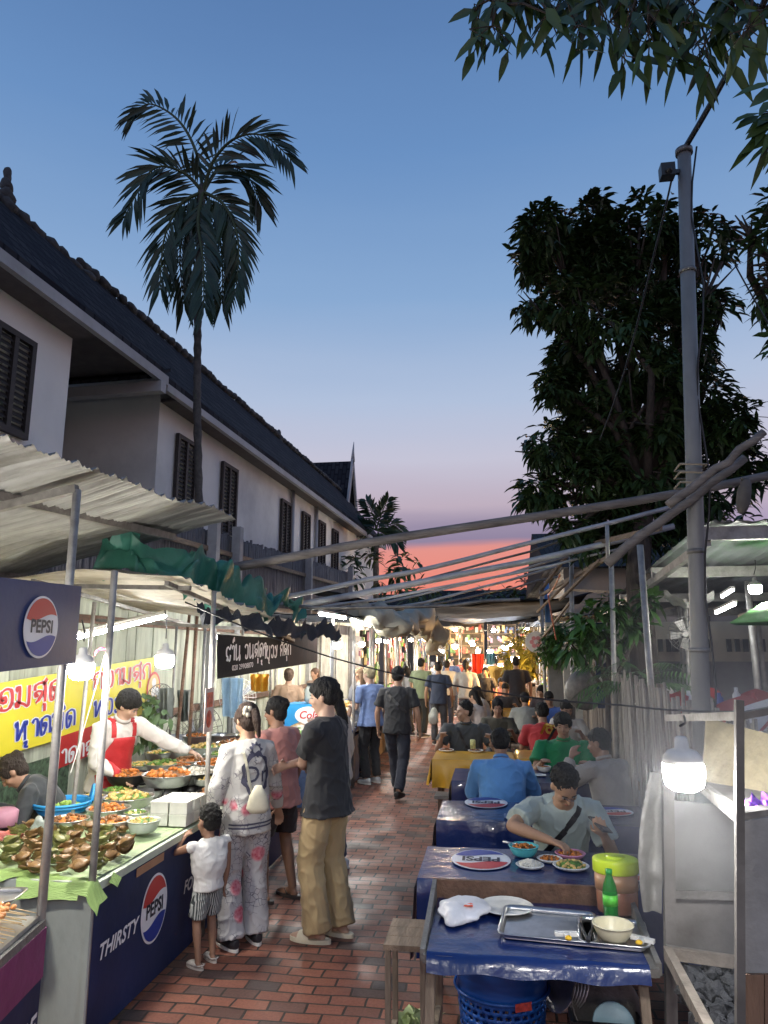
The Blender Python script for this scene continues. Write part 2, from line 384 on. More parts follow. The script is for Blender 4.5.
def person(label, x, y, face, h=1.66, pose='stand', hipz=None, lean=4, twist=0, side=0, bend=0, hands=(None, None), elbow=(None, None), feet=None,
           head=(0, 0), shirt=((.1, .1, .1), 'tee'), legs=((.03, .03, .04), 'trousers'), shoes=((.05, .05, .05), 'shoe'),
           hair='short', hairc=None, skin=(.42, .24, .15), vox=.010, build=1.0, hs=1.0, loose=1.0, curl=(.45, .45), z=0, extra=None,
           smat=None, lmat=None, hem=0, group=None, kneeout=0, palm=(None, None)):
    root = thing('person', label, 'person', (x, y, z), R(face), group)
    s = h/1.70; root.scale = (s, s, s)
    sit = pose == 'sit'
    hz = hipz/s if hipz else (.50/s if sit else .93)
    U = V((0, 0, 1)); X = V((1, 0, 0))
    H0 = V((0, 0, hz))
    # spine
    def tdir(a): return V((math.sin(R(side)), math.sin(a), math.cos(a))).normalized()
    def spine(t):
        n = 10; p = H0.copy(); st = t/n
        for i in range(n):
            a = R(lean)*(.35+1.1*min(1, abs((i+.5)*st)/.5)) + R(bend)*max(0, (i+.5)*st-.25)/.25
            p += tdir(a)*st
        return p
    def fr(t):
        a = R(lean)*(.35+1.1*min(1, abs(t)/.5)) + R(bend)*max(0, t-.25)/.25
        up = tdir(a); tw = R(twist)*min(1, max(0, t)/.4)
        r = V((math.cos(tw), math.sin(tw), 0)); r = (r-up*r.dot(up)).normalized(); return r, up.cross(r), up
    B = build
    prof = [(-.11, .11, .085), (-.05, .158, .108), (.04, .158, .112), (.14, .138*B, .10*B), (.25, .150*B, .112*B), (.35, .168*B, .118), (.43, .172*B, .10), (.475, .135, .078), (.505, .065, .062), (.54, .054, .056), (.60, .052, .056)]
    def torso(mb, lo, hi, inf, infd=None, belly=0):
        rs = []
        for t, a, b in prof:
            if lo-1e-6 <= t <= hi+1e-6:
                r, f, u = fr(t); k = inf*(1+belly*max(0, 1-abs(t-.02)/.25))
                rs.append((spine(t), r, f, a+k, b+(infd or k)))
        mb.rings(rs, 18)
    # head frame
    rN, fN, uN = fr(.5)
    nb = spine(.53)
    hy, hp = R(head[0]), R(head[1])
    q = Matrix((rN, fN, uN)).transposed()      # torso axes
    up0 = (uN*.55+U*.45).normalized(); r0 = rN; f0 = up0.cross(r0).normalized(); r0 = f0.cross(up0)
    Rm = Matrix((r0, f0, up0)).transposed() @ Euler((0, 0, hy)).to_matrix() @ Euler((-hp, 0, 0)).to_matrix()
    HC = nb+up0*.115*(.5+.5*hs)+(Rm @ V((0, .018, 0)))
    HM = Matrix.Translation(HC) @ Rm.to_4x4() @ Matrix.Scale(hs, 4)
    fine = vox < .0095
    body = MB()
    torso(body, -.11, .54, 0)
    body.tube([spine(.46), spine(.52), HC+(Rm @ V((0, -.02, -.05*hs)))], [.062, .056, .05], 12)
    body.ell((0, -.010, .028), (.077, .094, .086), M=HM, nu=16, nv=12)
    body.ell((0, .022, -.028), (.060, .068, .086), M=HM, nu=16, nv=12)
    body.ell((0, .048, -.088), (.036, .036, .028), M=HM)
    body.ell((0, .072, .026), (.050, .018, .014), M=HM)
    for e in (-1, 1):
        body.ell((e*.036, .058, -.026), (.026, .026, .028), M=HM)
        body.ell((e*.077, -.006, -.004), (.011, .021, .033), rot=(0, 0, e*.35), M=HM)
    nose = [HM @ V(p) for p in ((0, .085, .016), (0, .100, -.008), (0, .108, -.024), (0, .094, -.034))]
    body.tube(nose, [.008*hs, .011*hs, .014*hs, .010*hs], 8, rnd=True)
    body.ell((0, .086, -.058), (.023, .011, .010), M=HM)
    # legs
    hipj = [H0+V((e*.092, 0, -.02)) for e in (-1, 1)]
    if feet is None:
        feet = ((-.11, .43, 0), (.11, .43, 0)) if sit else ((-.10, .0, 0), (.10, .02, 0))
    LT, LS = .422, .414
    legpts = []
    for i, e in enumerate((-1, 1)):
        f = V(feet[i]); ank = f+V((0, -.03, .085))
        kn, ank = ik(hipj[i], ank, LT, LS, (e*(.15+kneeout), 1, .35 if sit else 0))
        legpts.append((hipj[i], kn, ank))
        if legs[1] in ('shorts', 'skirt') or shoes[1] != 'shoe' or True:
            body.tube([hipj[i], hipj[i].lerp(kn, .5), kn, kn.lerp(ank, .3), kn.lerp(ank, .7), ank], [.088, .074, .054, .056, .042, .036], 12, rnd=True)
        d = V((e*.12, 1, 0)).normalized()
        if shoes[1] != 'shoe': body.tube([ank+V((0, 0, -.01)), ank+d*.05+V((0, 0, -.045)), ank+d*.13+V((0, 0, -.062)), ank+d*.18+V((0, 0, -.066))], [.036, .036, .034, .022], 10, rnd=True)
        if shoes[1] != 'shoe': body.ell(ank-d*.02+V((0, 0, -.05)), (.030, .04, .032))
    # arms
    LU, LF = .285, .25
    rS, fS, uS = fr(.43); SC = spine(.435)
    arms = []
    sw = .178*B
    for i, e in enumerate((-1, 1)):
        sh = SC+rS*e*sw
        t = hands[i]
        t = SC+rS*e*(sw+.10)-U*.50+fS*.06 if t is None else V(t)
        hint = elbow[i] or ((e*.45, -.5, -1) if hands[i] is not None else (e*.7, -.8, -.6))
        el, wr = ik(sh, t, LU, LF, hint)
        arms.append((sh, el, wr))
        body.tube([sh-rS*e*.03, sh, sh.lerp(el, .45), el], [.052, .056, .046*(.9+.1*B), .038], 12, rnd=True)
        body.tube([el, el.lerp(wr, .3), wr.lerp(el, .25), wr], [.038, .040, .030, .025], 12, rnd=True)
        fd = (wr-el).normalized()
        pn = palm[i]
        nrm = V(pn) if pn else (-U if False else (V((e, 0, 0)) if hands[i] is None else U))
        th = V((0, 1, 0)) if hands[i] is None else V((-e, 0, .2))
        hd = (fd+(V((0, 0, -.35)) if hands[i] is None else V((0, 0, 0)))).normalized()
        hand(body, wr, hd, nrm, th, curl[i], 1.0)
    bm = remesh(body, vox, 3 if vox < .012 else 2)
    link_mesh('body', bm, skinm(skin), root)
    # eyes etc.
    if vox < .016:
        for e in (-1, 1):
            mb = MB(); mb.cur = 0; mb.ell((e*.031, .0815, .004), (.0135, .009, .0036), M=HM, nu=10, nv=8)
            mb.cur = 1; mb.ell((e*.031, .0865, .004), (.0075, .006, .0038), M=HM, nu=8, nv=6)
            mb.build('eye', [mat((.26, .22, .20), .3, var=0, bump=0), mat((.01, .007, .005), .2, var=0, bump=0)], root, False)
            mb = MB(); mb.tube([HM @ V(p) for p in ((e*.014, .0905, .022), (e*.031, .0895, .0275), (e*.048, .079, .023))], [.0026*hs, .0036*hs, .002*hs], 6)
            mb.build('eyebrow', HAIR, root, False)
        mb = MB(); mb.tube([HM @ V(p) for p in ((-.021, .088, -.0575), (-.008, .0965, -.056), (0, .0965, -.0575), (.008, .0965, -.056), (.021, .088, -.0575))], [.003*hs, .0048*hs, .0046*hs, .0048*hs, .003*hs], 6)
        mb.build('lips', mat((skin[0]*.85, skin[1]*.55, skin[2]*.55), .4, var=.05, bump=0), root, False)
    # hair
    hb = MB(); hm = HAIR if hairc is None else mat(hairc, .75, var=.3, vs=60, bump=.9, bs=45, stretch=(2.5, 2.5, .5), key='hair')
    rnd = random.Random(int(x*991+y*77))
    if hair == 'crop':
        hb.ell((0, -.019, .042), (.080, .094, .082), M=HM, nu=20, nv=14)
        hb.ell((0, -.045, .0), (.076, .062, .065), M=HM, nu=16, nv=10)
    elif hair in ('short', 'mop'):
        k = 1.0 if hair == 'short' else 1.07
        hb.ell((0, -.020, .046), (.084*k, .099*k, .086*k), M=HM, nu=22, nv=14)
        hb.ell((0, -.045, .0), (.080*k, .064*k, .075), M=HM, nu=16, nv=10)
        hb.ell((0, .045, .078), (.058*k, .045*k, .030*k), M=HM, rot=(-.35, 0, 0))
        if hair == 'mop': hb.ell((0, .070, .058), (.056, .026, .026), M=HM)
    else:
        hb.ell((0, -.020, .044), (.085, .099, .088), M=HM, nu=22, nv=14)
        hb.ell((0, -.047, -.01), (.080, .062, .085), M=HM, nu=16, nv=10)
        for e in (-1, 1): hb.ell((e*.062, .02, .03), (.020, .045, .05), M=HM)
        if hair == 'bun':
            hb.ell((0, -.105, .062), (.048, .045, .045), M=HM, nz=.3, nf=30)
        if hair == 'ponytail':
            P = [HM @ V(p) for p in ((0, -.09, .05), (0, -.135, .035), (0, -.145, -.04), (.01, -.13, -.15))]
            hb.tube(P, [.025, .036, .034, .014], 10, rnd=True)
        if hair == 'long':
            P = [HM @ V((0, -.06, .0)), HM @ V((0, -.075, -.09)), HM @ V((0, -.085, -.18)), HM @ V((0, -.09, -.30))]
            hb.rings([(P[i], r0, f0, (.078, .088, .085, .06)[i], (.05, .04, .035, .02)[i]) for i in range(4)], 14)
    tl = []
    if vox < .016:
        for i in range(260 if fine else 120):
            a = rnd.uniform(0, 6.283); el_ = rnd.uniform(-.25, 1.5)
            dv = V((math.cos(a)*math.cos(el_), math.sin(a)*math.cos(el_), math.sin(el_)))
            if dv.y > (.55 if hair != 'crop' else .3) and dv.z < .55: continue
            p = V((dv.x*.083, dv.y*.098-.02, dv.z*.086+.044))
            tang = (V((0, .4, 0)) if hair in ('mop', 'short') else V((0, -.5, 0)))+V((rnd.gauss(0, .35), rnd.gauss(0, .35), -.9 if dv.z < .7 else -.2)); tang = (tang-dv*tang.dot(dv)*.85).normalized()
            L = rnd.uniform(.024, .05)*(1.2 if hair == 'mop' else .45 if hair == 'crop' else .9)
            hb.tube([HM @ (p-dv*.006), HM @ (p+tang*L*.5+dv*.007), HM @ (p+tang*L)], [.008*hs, .0065*hs, .0018], 5)
    hme = remesh(hb, max(.005, vox*.75), 1)
    wrinkle(hme, .0032, 42, .3, x)
    ho = link_mesh('hair', hme, hm, root)
    # shirt
    lo = hem if hem else -.11
    K = .016*loose; kind = shirt[1]
    sb = MB()
    rs = []
    for t, a, b in [(lo, .160, .112)]+[q_ for q_ in prof if q_[0] > lo+.02 and q_[0] <= .505]:
        r, f, u = fr(t); wide = K*(1+.9*max(0, 1-abs(t-(-.05))/.35)*loose)
        if t < 0 and not sit: wide += .014
        if sit and t < .1: wide = K*.8
        if t > .48: wide = .012
        rs.append((spine(t), r, f, max(a, .150)*1+wide if t < .3 else a+wide, max(b, .105)+wide if t < .3 else b+wide))
    r, f, u = fr(.505)
    if loose > 1.1 and not sit: rs[0] = (rs[0][0], rs[0][1], rs[0][2], rs[0][3]+.012, rs[0][4]+.030); rs[1] = (rs[1][0], rs[1][1], rs[1][2], rs[1][3]+.006, rs[1][4]+.018)
    sb.rings(rs, 20)
    for i, e in enumerate((-1, 1)):
        sh, el, wr = arms[i]
        if kind in ('tee', 'polo'):
            en = sh.lerp(el, .72 if kind == 'tee' else .66); dd = (el-sh).normalized()
            sb.tube([sh-rS*e*.06, sh, sh.lerp(el, .4), en], [.070, .072+K*.3, .064+K*.7, .062+K*1.0], 14)
        elif kind == 'long':
            sb.tube([sh-rS*e*.06, sh, sh.lerp(el, .5), el], [.070, .070+K*.3, .058+K*.7, .052+K*.7], 14, rnd=True)
            sb.tube([el, el.lerp(wr, .5), el.lerp(wr, .93)], [.052+K*.7, .045+K*.7, .036+K*.3], 14)
        else:
            sb.tube([sh-rS*e*.08, sh, sh.lerp(el, .10)], [.06, .064, .066], 14)
    sme = remesh(sb, vox, 4)
    wrinkle(sme, .0085, 6.5, .6, x*3)
    so = link_mesh('shirt', sme, smat or cloth(shirt[0]), root)
    if kind == 'polo' or kind == 'long' and not smat:
        cb = MB(); c0 = spine(.515); r, f, u = fr(.515)
        pr_ = [(c0-u*.006, .074, .076), (c0+u*.022, .066, .068)]
        b0 = len(cb.v)
        cb.rings([(c_, r, f, a_, b_) for c_, a_, b_ in pr_]+[(c0+u*.018, r, f, .056, .058)], 18)
        cb.build('collar', smat or cloth(tuple(q_*.9 for q_ in shirt[0])), root, False)
    # trousers
    lb = MB(); lk = legs[1]; bag = {'trousers': .014, 'wide': .019, 'shorts': .020, 'skirt': .02, 'slim': .010}[lk]
    r, f, u = fr(0)
    rr = []
    for t, a, b in ((-.12, .12, .10), (-.05, .158, .112), (.03, .156, .112), (.09, .148, .106)):
        r, f, u = fr(t); rr.append((spine(t), r, f, a+.008, b+.008))
    lb.rings(rr, 18)
    for i in (0, 1):
        hp_, kn, an = legpts[i]
        if lk in ('trousers', 'slim'):
            lb.tube([hp_, hp_.lerp(kn, .5), kn, kn.lerp(an, .5), an+(kn-an)*.02], [.096, .080+bag, .060+bag, .056+bag, .050+bag], 14, rnd=False)
            if sit: lb.ell(kn, (.065+bag,)*3)
        elif lk == 'wide':
            lb.tube([hp_, hp_.lerp(kn, .5), kn, kn.lerp(an, .5), an+(an-kn)*.04], [.100, .085+bag, .072+bag, .072+bag, .076+bag], 14)
        elif lk == 'shorts':
            lb.tube([hp_, hp_.lerp(kn, .5), hp_.lerp(kn, .88)], [.100, .090+bag, .084+bag], 14)
        else:
            lb.tube([hp_, hp_.lerp(kn, .5), hp_.lerp(kn, .95)], [.10, .11, .12], 14)
    lme = remesh(lb, vox, 4)
    wrinkle(lme, .009, 7, .45, y*3)
    link_mesh('trousers' if lk in ('trousers', 'wide', 'slim') else lk, lme, lmat or cloth(legs[0]), root)
    # shoes
    for i, e in enumerate((-1, 1)):
        an = legpts[i][2]; d = V((e*.12, 1, 0)).normalized(); rt = d.cross(U)
        base = V((an.x, an.y, an.z-.085)); b = MB()
        def at(f_, l_, zz): return base+d*f_+rt*l_+U*zz
        if shoes[1] == 'shoe':
            b.rings([(at(-.085, 0, .05), rt, U, .026, .03), (at(-.05, 0, .045), rt, U, .040, .046), (at(0, 0, .042), rt, U, .042, .046), (at(.08, 0, .033), rt, U, .048, .034), (at(.14, 0, .026), rt, U, .044, .027), (at(.185, 0, .02), rt, U, .024, .016)], 12)
            ob = link_mesh('shoe', remesh(b, max(vox*.7, .007), 2), mat(shoes[0], .5, key='shoe'), root)
            b = MB(); pts = []
            for k in range(20):
                a = 2*math.pi*k/20; pts.append(at(.05+.145*math.cos(a), .048*math.sin(a)*(1+.1*math.cos(a)), 0))
            b.slab(pts, (0, 0, .02)); b.build('sole', WHITEPL if len(shoes) < 3 else mat(shoes[2], .6), ob, False)
        else:
            pts = []
            for k in range(22):
                a = 2*math.pi*k/22; pts.append(at(.05+.148*math.cos(a), .05*math.sin(a)*(1+.12*math.cos(a)), 0))
            b.slab(pts, (0, 0, .026))
            def strap(u_, v_):
                a = math.pi*v_; return at(.045+.085*u_, .053*math.cos(a)*(1-.08*u_), .022+.058*math.sin(a)*(1-.35*u_))
            if shoes[1] == 'slide':
                b.grid(strap, 5, 12); b.grid(lambda u_, v_: strap(u_, v_)+V((0, 0, -.006)), 5, 12)
            elif shoes[1] == 'clog':
                b.rings([(at(.0, 0, .035), rt, U, .045, .03), (at(.03, 0, .05), rt, U, .05, .04), (at(.09, 0, .045), rt, U, .054, .038), (at(.15, 0, .035), rt, U, .045, .028), (at(.19, 0, .025), rt, U, .02, .015)], 12)
                b.tube([at(0, -.05, .04), at(-.07, -.045, .055), at(-.10, 0, .058), at(-.07, .045, .055), at(0, .05, .04)], .008, 6)
            else:
                b.tube([at(.12, 0, .03), at(.08, .02, .06), at(.02, .045, .03)], .006, 6); b.tube([at(.12, 0, .03), at(.08, -.02, .06), at(.02, -.045, .03)], .006, 6)
            b.build('sandal', mat(shoes[0], .6, key='sandal'), root, False)
    root['_i'] = 0; del root['_i']
    return root, dict(spine=spine, fr=fr, HM=HM, arms=arms, legs=legpts, shirt=so, root=root, B=B, HC=HC)
def project(verts, faces, target, M, dirv, off=.004):
    """drape flat 2D shapes on a mesh: M places them, dirv is the ray direction, all in the parent's space"""
    me = target.data
    bv = BVHTree.FromPolygons([v.co.copy() for v in me.vertices], [list(p.vertices) for p in me.polygons])
    out = []
    for p in verts:
        q = M @ V((p[0], p[1], 0)); h, n, i, d = bv.ray_cast(q, dirv)
        out.append((h-dirv*off) if h is not None else q+dirv*.12)
    return out
def strap(name, pts, target, w, m, parent, off=.006):
    """flat band that follows the surface of the target mesh"""
    me = target.data
    bv = BVHTree.FromPolygons([v.co.copy() for v in me.vertices], [list(p.vertices) for p in me.polygons])
    P = []
    for i in range(len(pts)-1):
        for k in range(6): P.append(V(pts[i]).lerp(V(pts[i+1]), k/6))
    P.append(V(pts[-1])); Q = []
    for p in P:
        h, n, i, d = bv.find_nearest(p); Q.append((h+n*off, n))
    mb = MB()
    for i in range(len(Q)-1):
        mb.bar(Q[i][0], Q[i+1][0]+(Q[i+1][0]-Q[i][0])*.05, w, .006, up=Q[i][1])
    return mb.build(name, m, parent, False)
# ------------------------------------------------------------------ sky
w = bpy.data.worlds.new("World"); scene.world = w; w.use_nodes = True; nt = w.node_tree
bg = nt.nodes['Background']; bg.inputs[1].default_value = 1.0
tc = nd(nt, 'ShaderNodeTexCoord'); sp = nd(nt, 'ShaderNodeSeparateXYZ'); nt.links.new(tc.outputs['Generated'], sp.inputs[0])
def ramp(stops):
    r = nd(nt, 'ShaderNodeValToRGB'); e = r.color_ramp.elements
    e[0].position = stops[0][0]; e[0].color = (*stops[0][1], 1); e[1].position = stops[-1][0]; e[1].color = (*stops[-1][1], 1)
    for p, c in stops[1:-1]: q = e.new(p); q.color = (*c, 1)
    return r
mp = nd(nt, 'ShaderNodeMapping'); mp.inputs['Scale'].default_value = (1.2, 1.2, 9); nt.links.new(tc.outputs['Generated'], mp.inputs[0])
nz = nd(nt, 'ShaderNodeTexNoise', i_Scale=2.2, i_Detail=6, i_Roughness=.55); nt.links.new(mp.outputs[0], nz.inputs['Vector'])
ma = nd(nt, 'ShaderNodeMath', operation='MULTIPLY_ADD'); ma.inputs[1].default_value = .030; ma.inputs[2].default_value = -.015
nt.links.new(nz.outputs[0], ma.inputs[0])
ad = nd(nt, 'ShaderNodeMath', operation='ADD'); nt.links.new(sp.outputs[2], ad.inputs[0]); nt.links.new(ma.outputs[0], ad.inputs[1])
upper = [(.195, (.40, .33, .40)), (.26, (.43, .425, .52)), (.34, (.34, .41, .55)), (.463, (.195, .31, .50)), (.616, (.112, .218, .42)), (.73, (.078, .160, .335)), (1, (.04, .09, .21))]
rs_ = ramp([(0, (.40, .12, .10)), (.085, (.66, .20, .15)), (.136, (.60, .23, .20)), (.147, (.22, .18, .27)), (.168, (.25, .21, .30))]+upper)
rd_ = ramp([(0, (.20, .13, .18)), (.07, (.42, .20, .23)), (.12, (.40, .25, .32)), (.16, (.33, .27, .40))]+upper)
for r in (rs_, rd_): nt.links.new(ad.outputs[0], r.inputs[0])
dt = nd(nt, 'ShaderNodeVectorMath', operation='DOT_PRODUCT'); gd = V((.02, 1, .12)).normalized(); dt.inputs[1].default_value = gd
nt.links.new(tc.outputs['Generated'], dt.inputs[0])
mr = nd(nt, 'ShaderNodeMapRange', interpolation_type='SMOOTHSTEP'); mr.inputs[1].default_value = .93; mr.inputs[2].default_value = .992
nt.links.new(dt.outputs['Value'], mr.inputs[0])
mx = nd(nt, 'ShaderNodeMix', data_type='RGBA'); nt.links.new(mr.outputs[0], mx.inputs[0]); nt.links.new(rd_.outputs[0], mx.inputs[6]); nt.links.new(rs_.outputs[0], mx.inputs[7])
nt.links.new(mx.outputs[2], bg.inputs[0])
scene.view_settings.view_transform = 'Standard'; scene.view_settings.look = 'None'; scene.view_settings.exposure = .38; scene.view_settings.gamma = 1
scene.cycles.use_denoising = True; scene.cycles.max_bounces = 6; scene.cycles.sample_clamp_indirect = 6
scene.cycles.caustics_reflective = False; scene.cycles.caustics_refractive = False
# ------------------------------------------------------------------ ground
def brick_mat():
    m, nt, b = new_mat('brick_paving')
    tc = nd(nt, 'ShaderNodeTexCoord')
    wn = nd(nt, 'ShaderNodeTexNoise', i_Scale=3.0, i_Detail=2); nt.links.new(tc.outputs['Object'], wn.inputs['Vector'])
    wo = nd(nt, 'ShaderNodeVectorMath', operation='MULTIPLY_ADD'); wo.inputs[1].default_value = (.05, .04, 0)
    nt.links.new(wn.outputs['Color'], wo.inputs[0]); nt.links.new(tc.outputs['Object'], wo.inputs[2])
    br = nd(nt, 'ShaderNodeTexBrick', offset=.5); br.inputs['Scale'].default_value = 1
    br.inputs['Brick Width'].default_value = .205; br.inputs['Row Height'].default_value = .106; br.inputs['Mortar Size'].default_value = .008
    br.inputs['Mortar Smooth'].default_value = .3; br.inputs['Color1'].default_value = (0, 0, 0, 1); br.inputs['Color2'].default_value = (1, 1, 1, 1); br.inputs['Mortar'].default_value = (.5, .5, .5, 1)
    nt.links.new(wo.outputs[0], br.inputs['Vector'])
    r = nd(nt, 'ShaderNodeValToRGB'); e = r.color_ramp.elements
    e[0].position = 0; e[0].color = (.055, .045, .045, 1); e[1].position = 1; e[1].color = (.27, .105, .066, 1)
    for p, c in ((.10, (.10, .055, .045, 1)), (.25, (.19, .070, .045, 1)), (.6, (.215, .078, .050, 1))): q = e.new(p); q.color = c
    nt.links.new(br.outputs['Color'], r.inputs[0])
    n1 = nd(nt, 'ShaderNodeTexNoise', i_Scale=1.1, i_Detail=8, i_Roughness=.65); nt.links.new(tc.outputs['Object'], n1.inputs['Vector'])
    m1 = nd(nt, 'ShaderNodeMapRange'); m1.inputs[1].default_value = .50; m1.inputs[2].default_value = .72; m1.inputs[4].default_value = .75
    nt.links.new(n1.outputs[0], m1.inputs[0])
    x1 = nd(nt, 'ShaderNodeMix', data_type='RGBA'); x1.inputs[7].default_value = (.045, .038, .035, 1)
    nt.links.new(m1.outputs[0], x1.inputs[0]); nt.links.new(r.outputs[0], x1.inputs[6])
    x2 = nd(nt, 'ShaderNodeMix', data_type='RGBA'); x2.inputs[7].default_value = (.028, .022, .018, 1)
    nt.links.new(br.outputs['Fac'], x2.inputs[0]); nt.links.new(x1.outputs[2], x2.inputs[6])
    n4 = nd(nt, 'ShaderNodeTexNoise', i_Scale=60, i_Detail=6, i_Roughness=.7); nt.links.new(tc.outputs['Object'], n4.inputs['Vector'])
    m4 = nd(nt, 'ShaderNodeMapRange'); m4.inputs[1].default_value = .3; m4.inputs[2].default_value = .7; m4.inputs[3].default_value = .75; m4.inputs[4].default_value = 1.25
    nt.links.new(n4.outputs[0], m4.inputs[0])
    sc_ = nd(nt, 'ShaderNodeVectorMath', operation='SCALE'); nt.links.new(x2.outputs[2], sc_.inputs[0]); nt.links.new(m4.outputs[0], sc_.inputs['Scale'])
    nt.links.new(sc_.outputs[0], b.inputs['Base Color'])
    n2 = nd(nt, 'ShaderNodeTexNoise', i_Scale=2.3, i_Detail=6); nt.links.new(tc.outputs['Object'], n2.inputs['Vector'])
    m2 = nd(nt, 'ShaderNodeMapRange'); m2.inputs[1].default_value = .35; m2.inputs[2].default_value = .65; m2.inputs[3].default_value = .42; m2.inputs[4].default_value = .85
    nt.links.new(n2.outputs[0], m2.inputs[0]); nt.links.new(m2.outputs[0], b.inputs['Roughness'])
    hh = nd(nt, 'ShaderNodeMath', operation='MULTIPLY_ADD'); hh.inputs[1].default_value = -1; nt.links.new(br.outputs['Fac'], hh.inputs[0])
    h2 = nd(nt, 'ShaderNodeMath', operation='MULTIPLY_ADD'); h2.inputs[1].default_value = .35; nt.links.new(n4.outputs[0], h2.inputs[0]); nt.links.new(br.outputs['Color'], h2.inputs[2])
    nt.links.new(h2.outputs[0], hh.inputs[2])
    bp = nd(nt, 'ShaderNodeBump'); bp.inputs['Strength'].default_value = .5; bp.inputs['Distance'].default_value = .006
    nt.links.new(hh.outputs[0], bp.inputs['Height']); nt.links.new(bp.outputs[0], b.inputs['Normal'])
    return m
EARTH = mat((.10, .085, .07), .9, var=.3, vs=2, bump=.4, bs=20, key='earth')
mb = MB(); mb.quad((-300, -300, -.006), (300, -300, -.006), (300, 300, -.006), (-300, 300, -.006)); struct(mb.build('ground', EARTH))
mb = MB()
mb.grid(lambda u, v: (-4.3+u*5.75, 1.2+v*75, .004*noise.noise(V((u*9, v*110, 0)))), 24, 300)
struct(mb.build('brick_path', brick_mat()))
mb = MB(); mb.quad((1.45, 1.2, 0), (12, 1.2, 0), (12, 14, 0), (1.45, 14, 0)); struct(mb.build('concrete_yard', mat((.22, .21, .2), .8, var=.2, vs=2, bump=.2, dirt=.4)))
TZ = .62
mb = MB(); mb.box((6.9, 8.3, TZ/2), (10.4, 10.4, TZ)); struct(mb.build('terrace', mat((.26, .25, .24), .8, var=.2, vs=2, bump=.2, dirt=.4)))
# ------------------------------------------------------------------ leaves / trees
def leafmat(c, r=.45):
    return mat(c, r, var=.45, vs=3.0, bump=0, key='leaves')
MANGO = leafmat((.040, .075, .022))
class Leaves:
    def __init__(s): s.v = []; s.f = []
    def leaf(s, b, d, n, L, W, droop=.15):
        d = d.normalized(); n = (n-d*n.dot(d)); n = n.normalized() if n.length > 1e-4 else d.orthogonal(); r = d.cross(n); k = len(s.v)
        m1 = b+d*L*.33-V((0, 0, L*droop*.10)); m2 = b+d*L*.7-V((0, 0, L*droop*.4)); t = b+d*L-V((0, 0, L*droop))
        f = n*W*.12
        s.v += [b, m1+r*W*.5+f, m1, m1-r*W*.5+f, m2+r*W*.36+f, m2, m2-r*W*.36+f, t]
        s.f += [(k, k+1, k+2), (k, k+2, k+3), (k+1, k+4, k+5, k+2), (k+2, k+5, k+6, k+3), (k+4, k+7, k+5), (k+5, k+7, k+6)]
    def rosette(s, p, out, n, L, W, rnd, droop=.25):
        for i in range(n):
            a = rnd.uniform(0, 6.28); d = V((math.cos(a), math.sin(a), rnd.uniform(-1.0, .25)))+out*.7
            s.leaf(p+V((rnd.gauss(0, L*.2), rnd.gauss(0, L*.2), rnd.gauss(0, L*.2))), d, V((rnd.gauss(0, .3), rnd.gauss(0, .3), 1)), L*rnd.uniform(.7, 1.2), W*rnd.uniform(.8, 1.2), droop)
    def build(s, name, m, parent):
        off = V(parent.location); me = bpy.data.meshes.new(name)
        me.from_pydata([tuple(p-off) for p in s.v], [], s.f); me.materials.append(m); me.polygons.foreach_set('use_smooth', [True]*len(s.f)); me.update()
        o = bpy.data.objects.new(name, me); COL.objects.link(o); o.parent = parent; return o
BARK = mat((.07, .055, .045), .9, var=.4, vs=8, bump=.6, bs=25, stretch=(3, 3, .7), key='bark')
def mango(label, trunk, lobes, nper, L, W, Y0, seed, m=MANGO, limbs=True):
    rnd = random.Random(seed)
    t = thing('mango_tree', label, 'tree', (trunk[0][0], trunk[0][1], 0))
    mb = MB(); mb.tube(trunk, [.19, .17, .15, .13][:len(trunk)], 12)
    mb.build('trunk', BARK, t)
    lv = Leaves(); lb = MB(); top = V(trunk[-1])
    for (px, py, r, dy) in lobes:
        c = aty(px, py, Y0+dy); rr = r/F*(Y0+dy)*1.02
        if limbs:
            mid = top.lerp(c, .5)+V((rnd.gauss(0, .2), rnd.gauss(0, .2), rnd.uniform(-.1, .3)))
            lb.tube([top-V((0, 0, .3)), mid, c], [.07, .045, .02], 7)
            for k in range(4):
                e = c+V((rnd.gauss(0, 1), rnd.gauss(0, 1), rnd.gauss(0, 1))).normalized()*rr*.8; lb.tube([mid.lerp(c, .6), e], [.022, .008], 5)
        for k in range(int(nper*(rr**2)*3.2)):
            d = V((rnd.gauss(0, 1), rnd.gauss(0, 1), rnd.gauss(0, 1))).normalized(); q = rr*(rnd.uniform(.25, 1)**.5)
            nn = noise.noise(d*1.9+c*1.7)
            q *= 1+.30*nn
            p = c+V((d.x*q, d.y*q*1.1, d.z*q*.92))
            if noise.noise(p*1.5+V((seed, 0, 0))) < -.10: continue
            lv.rosette(p, d, 7, L, W, rnd)
    if limbs: lb.build('limbs', BARK, t)
    lv.build('crown', m, t)
    return t
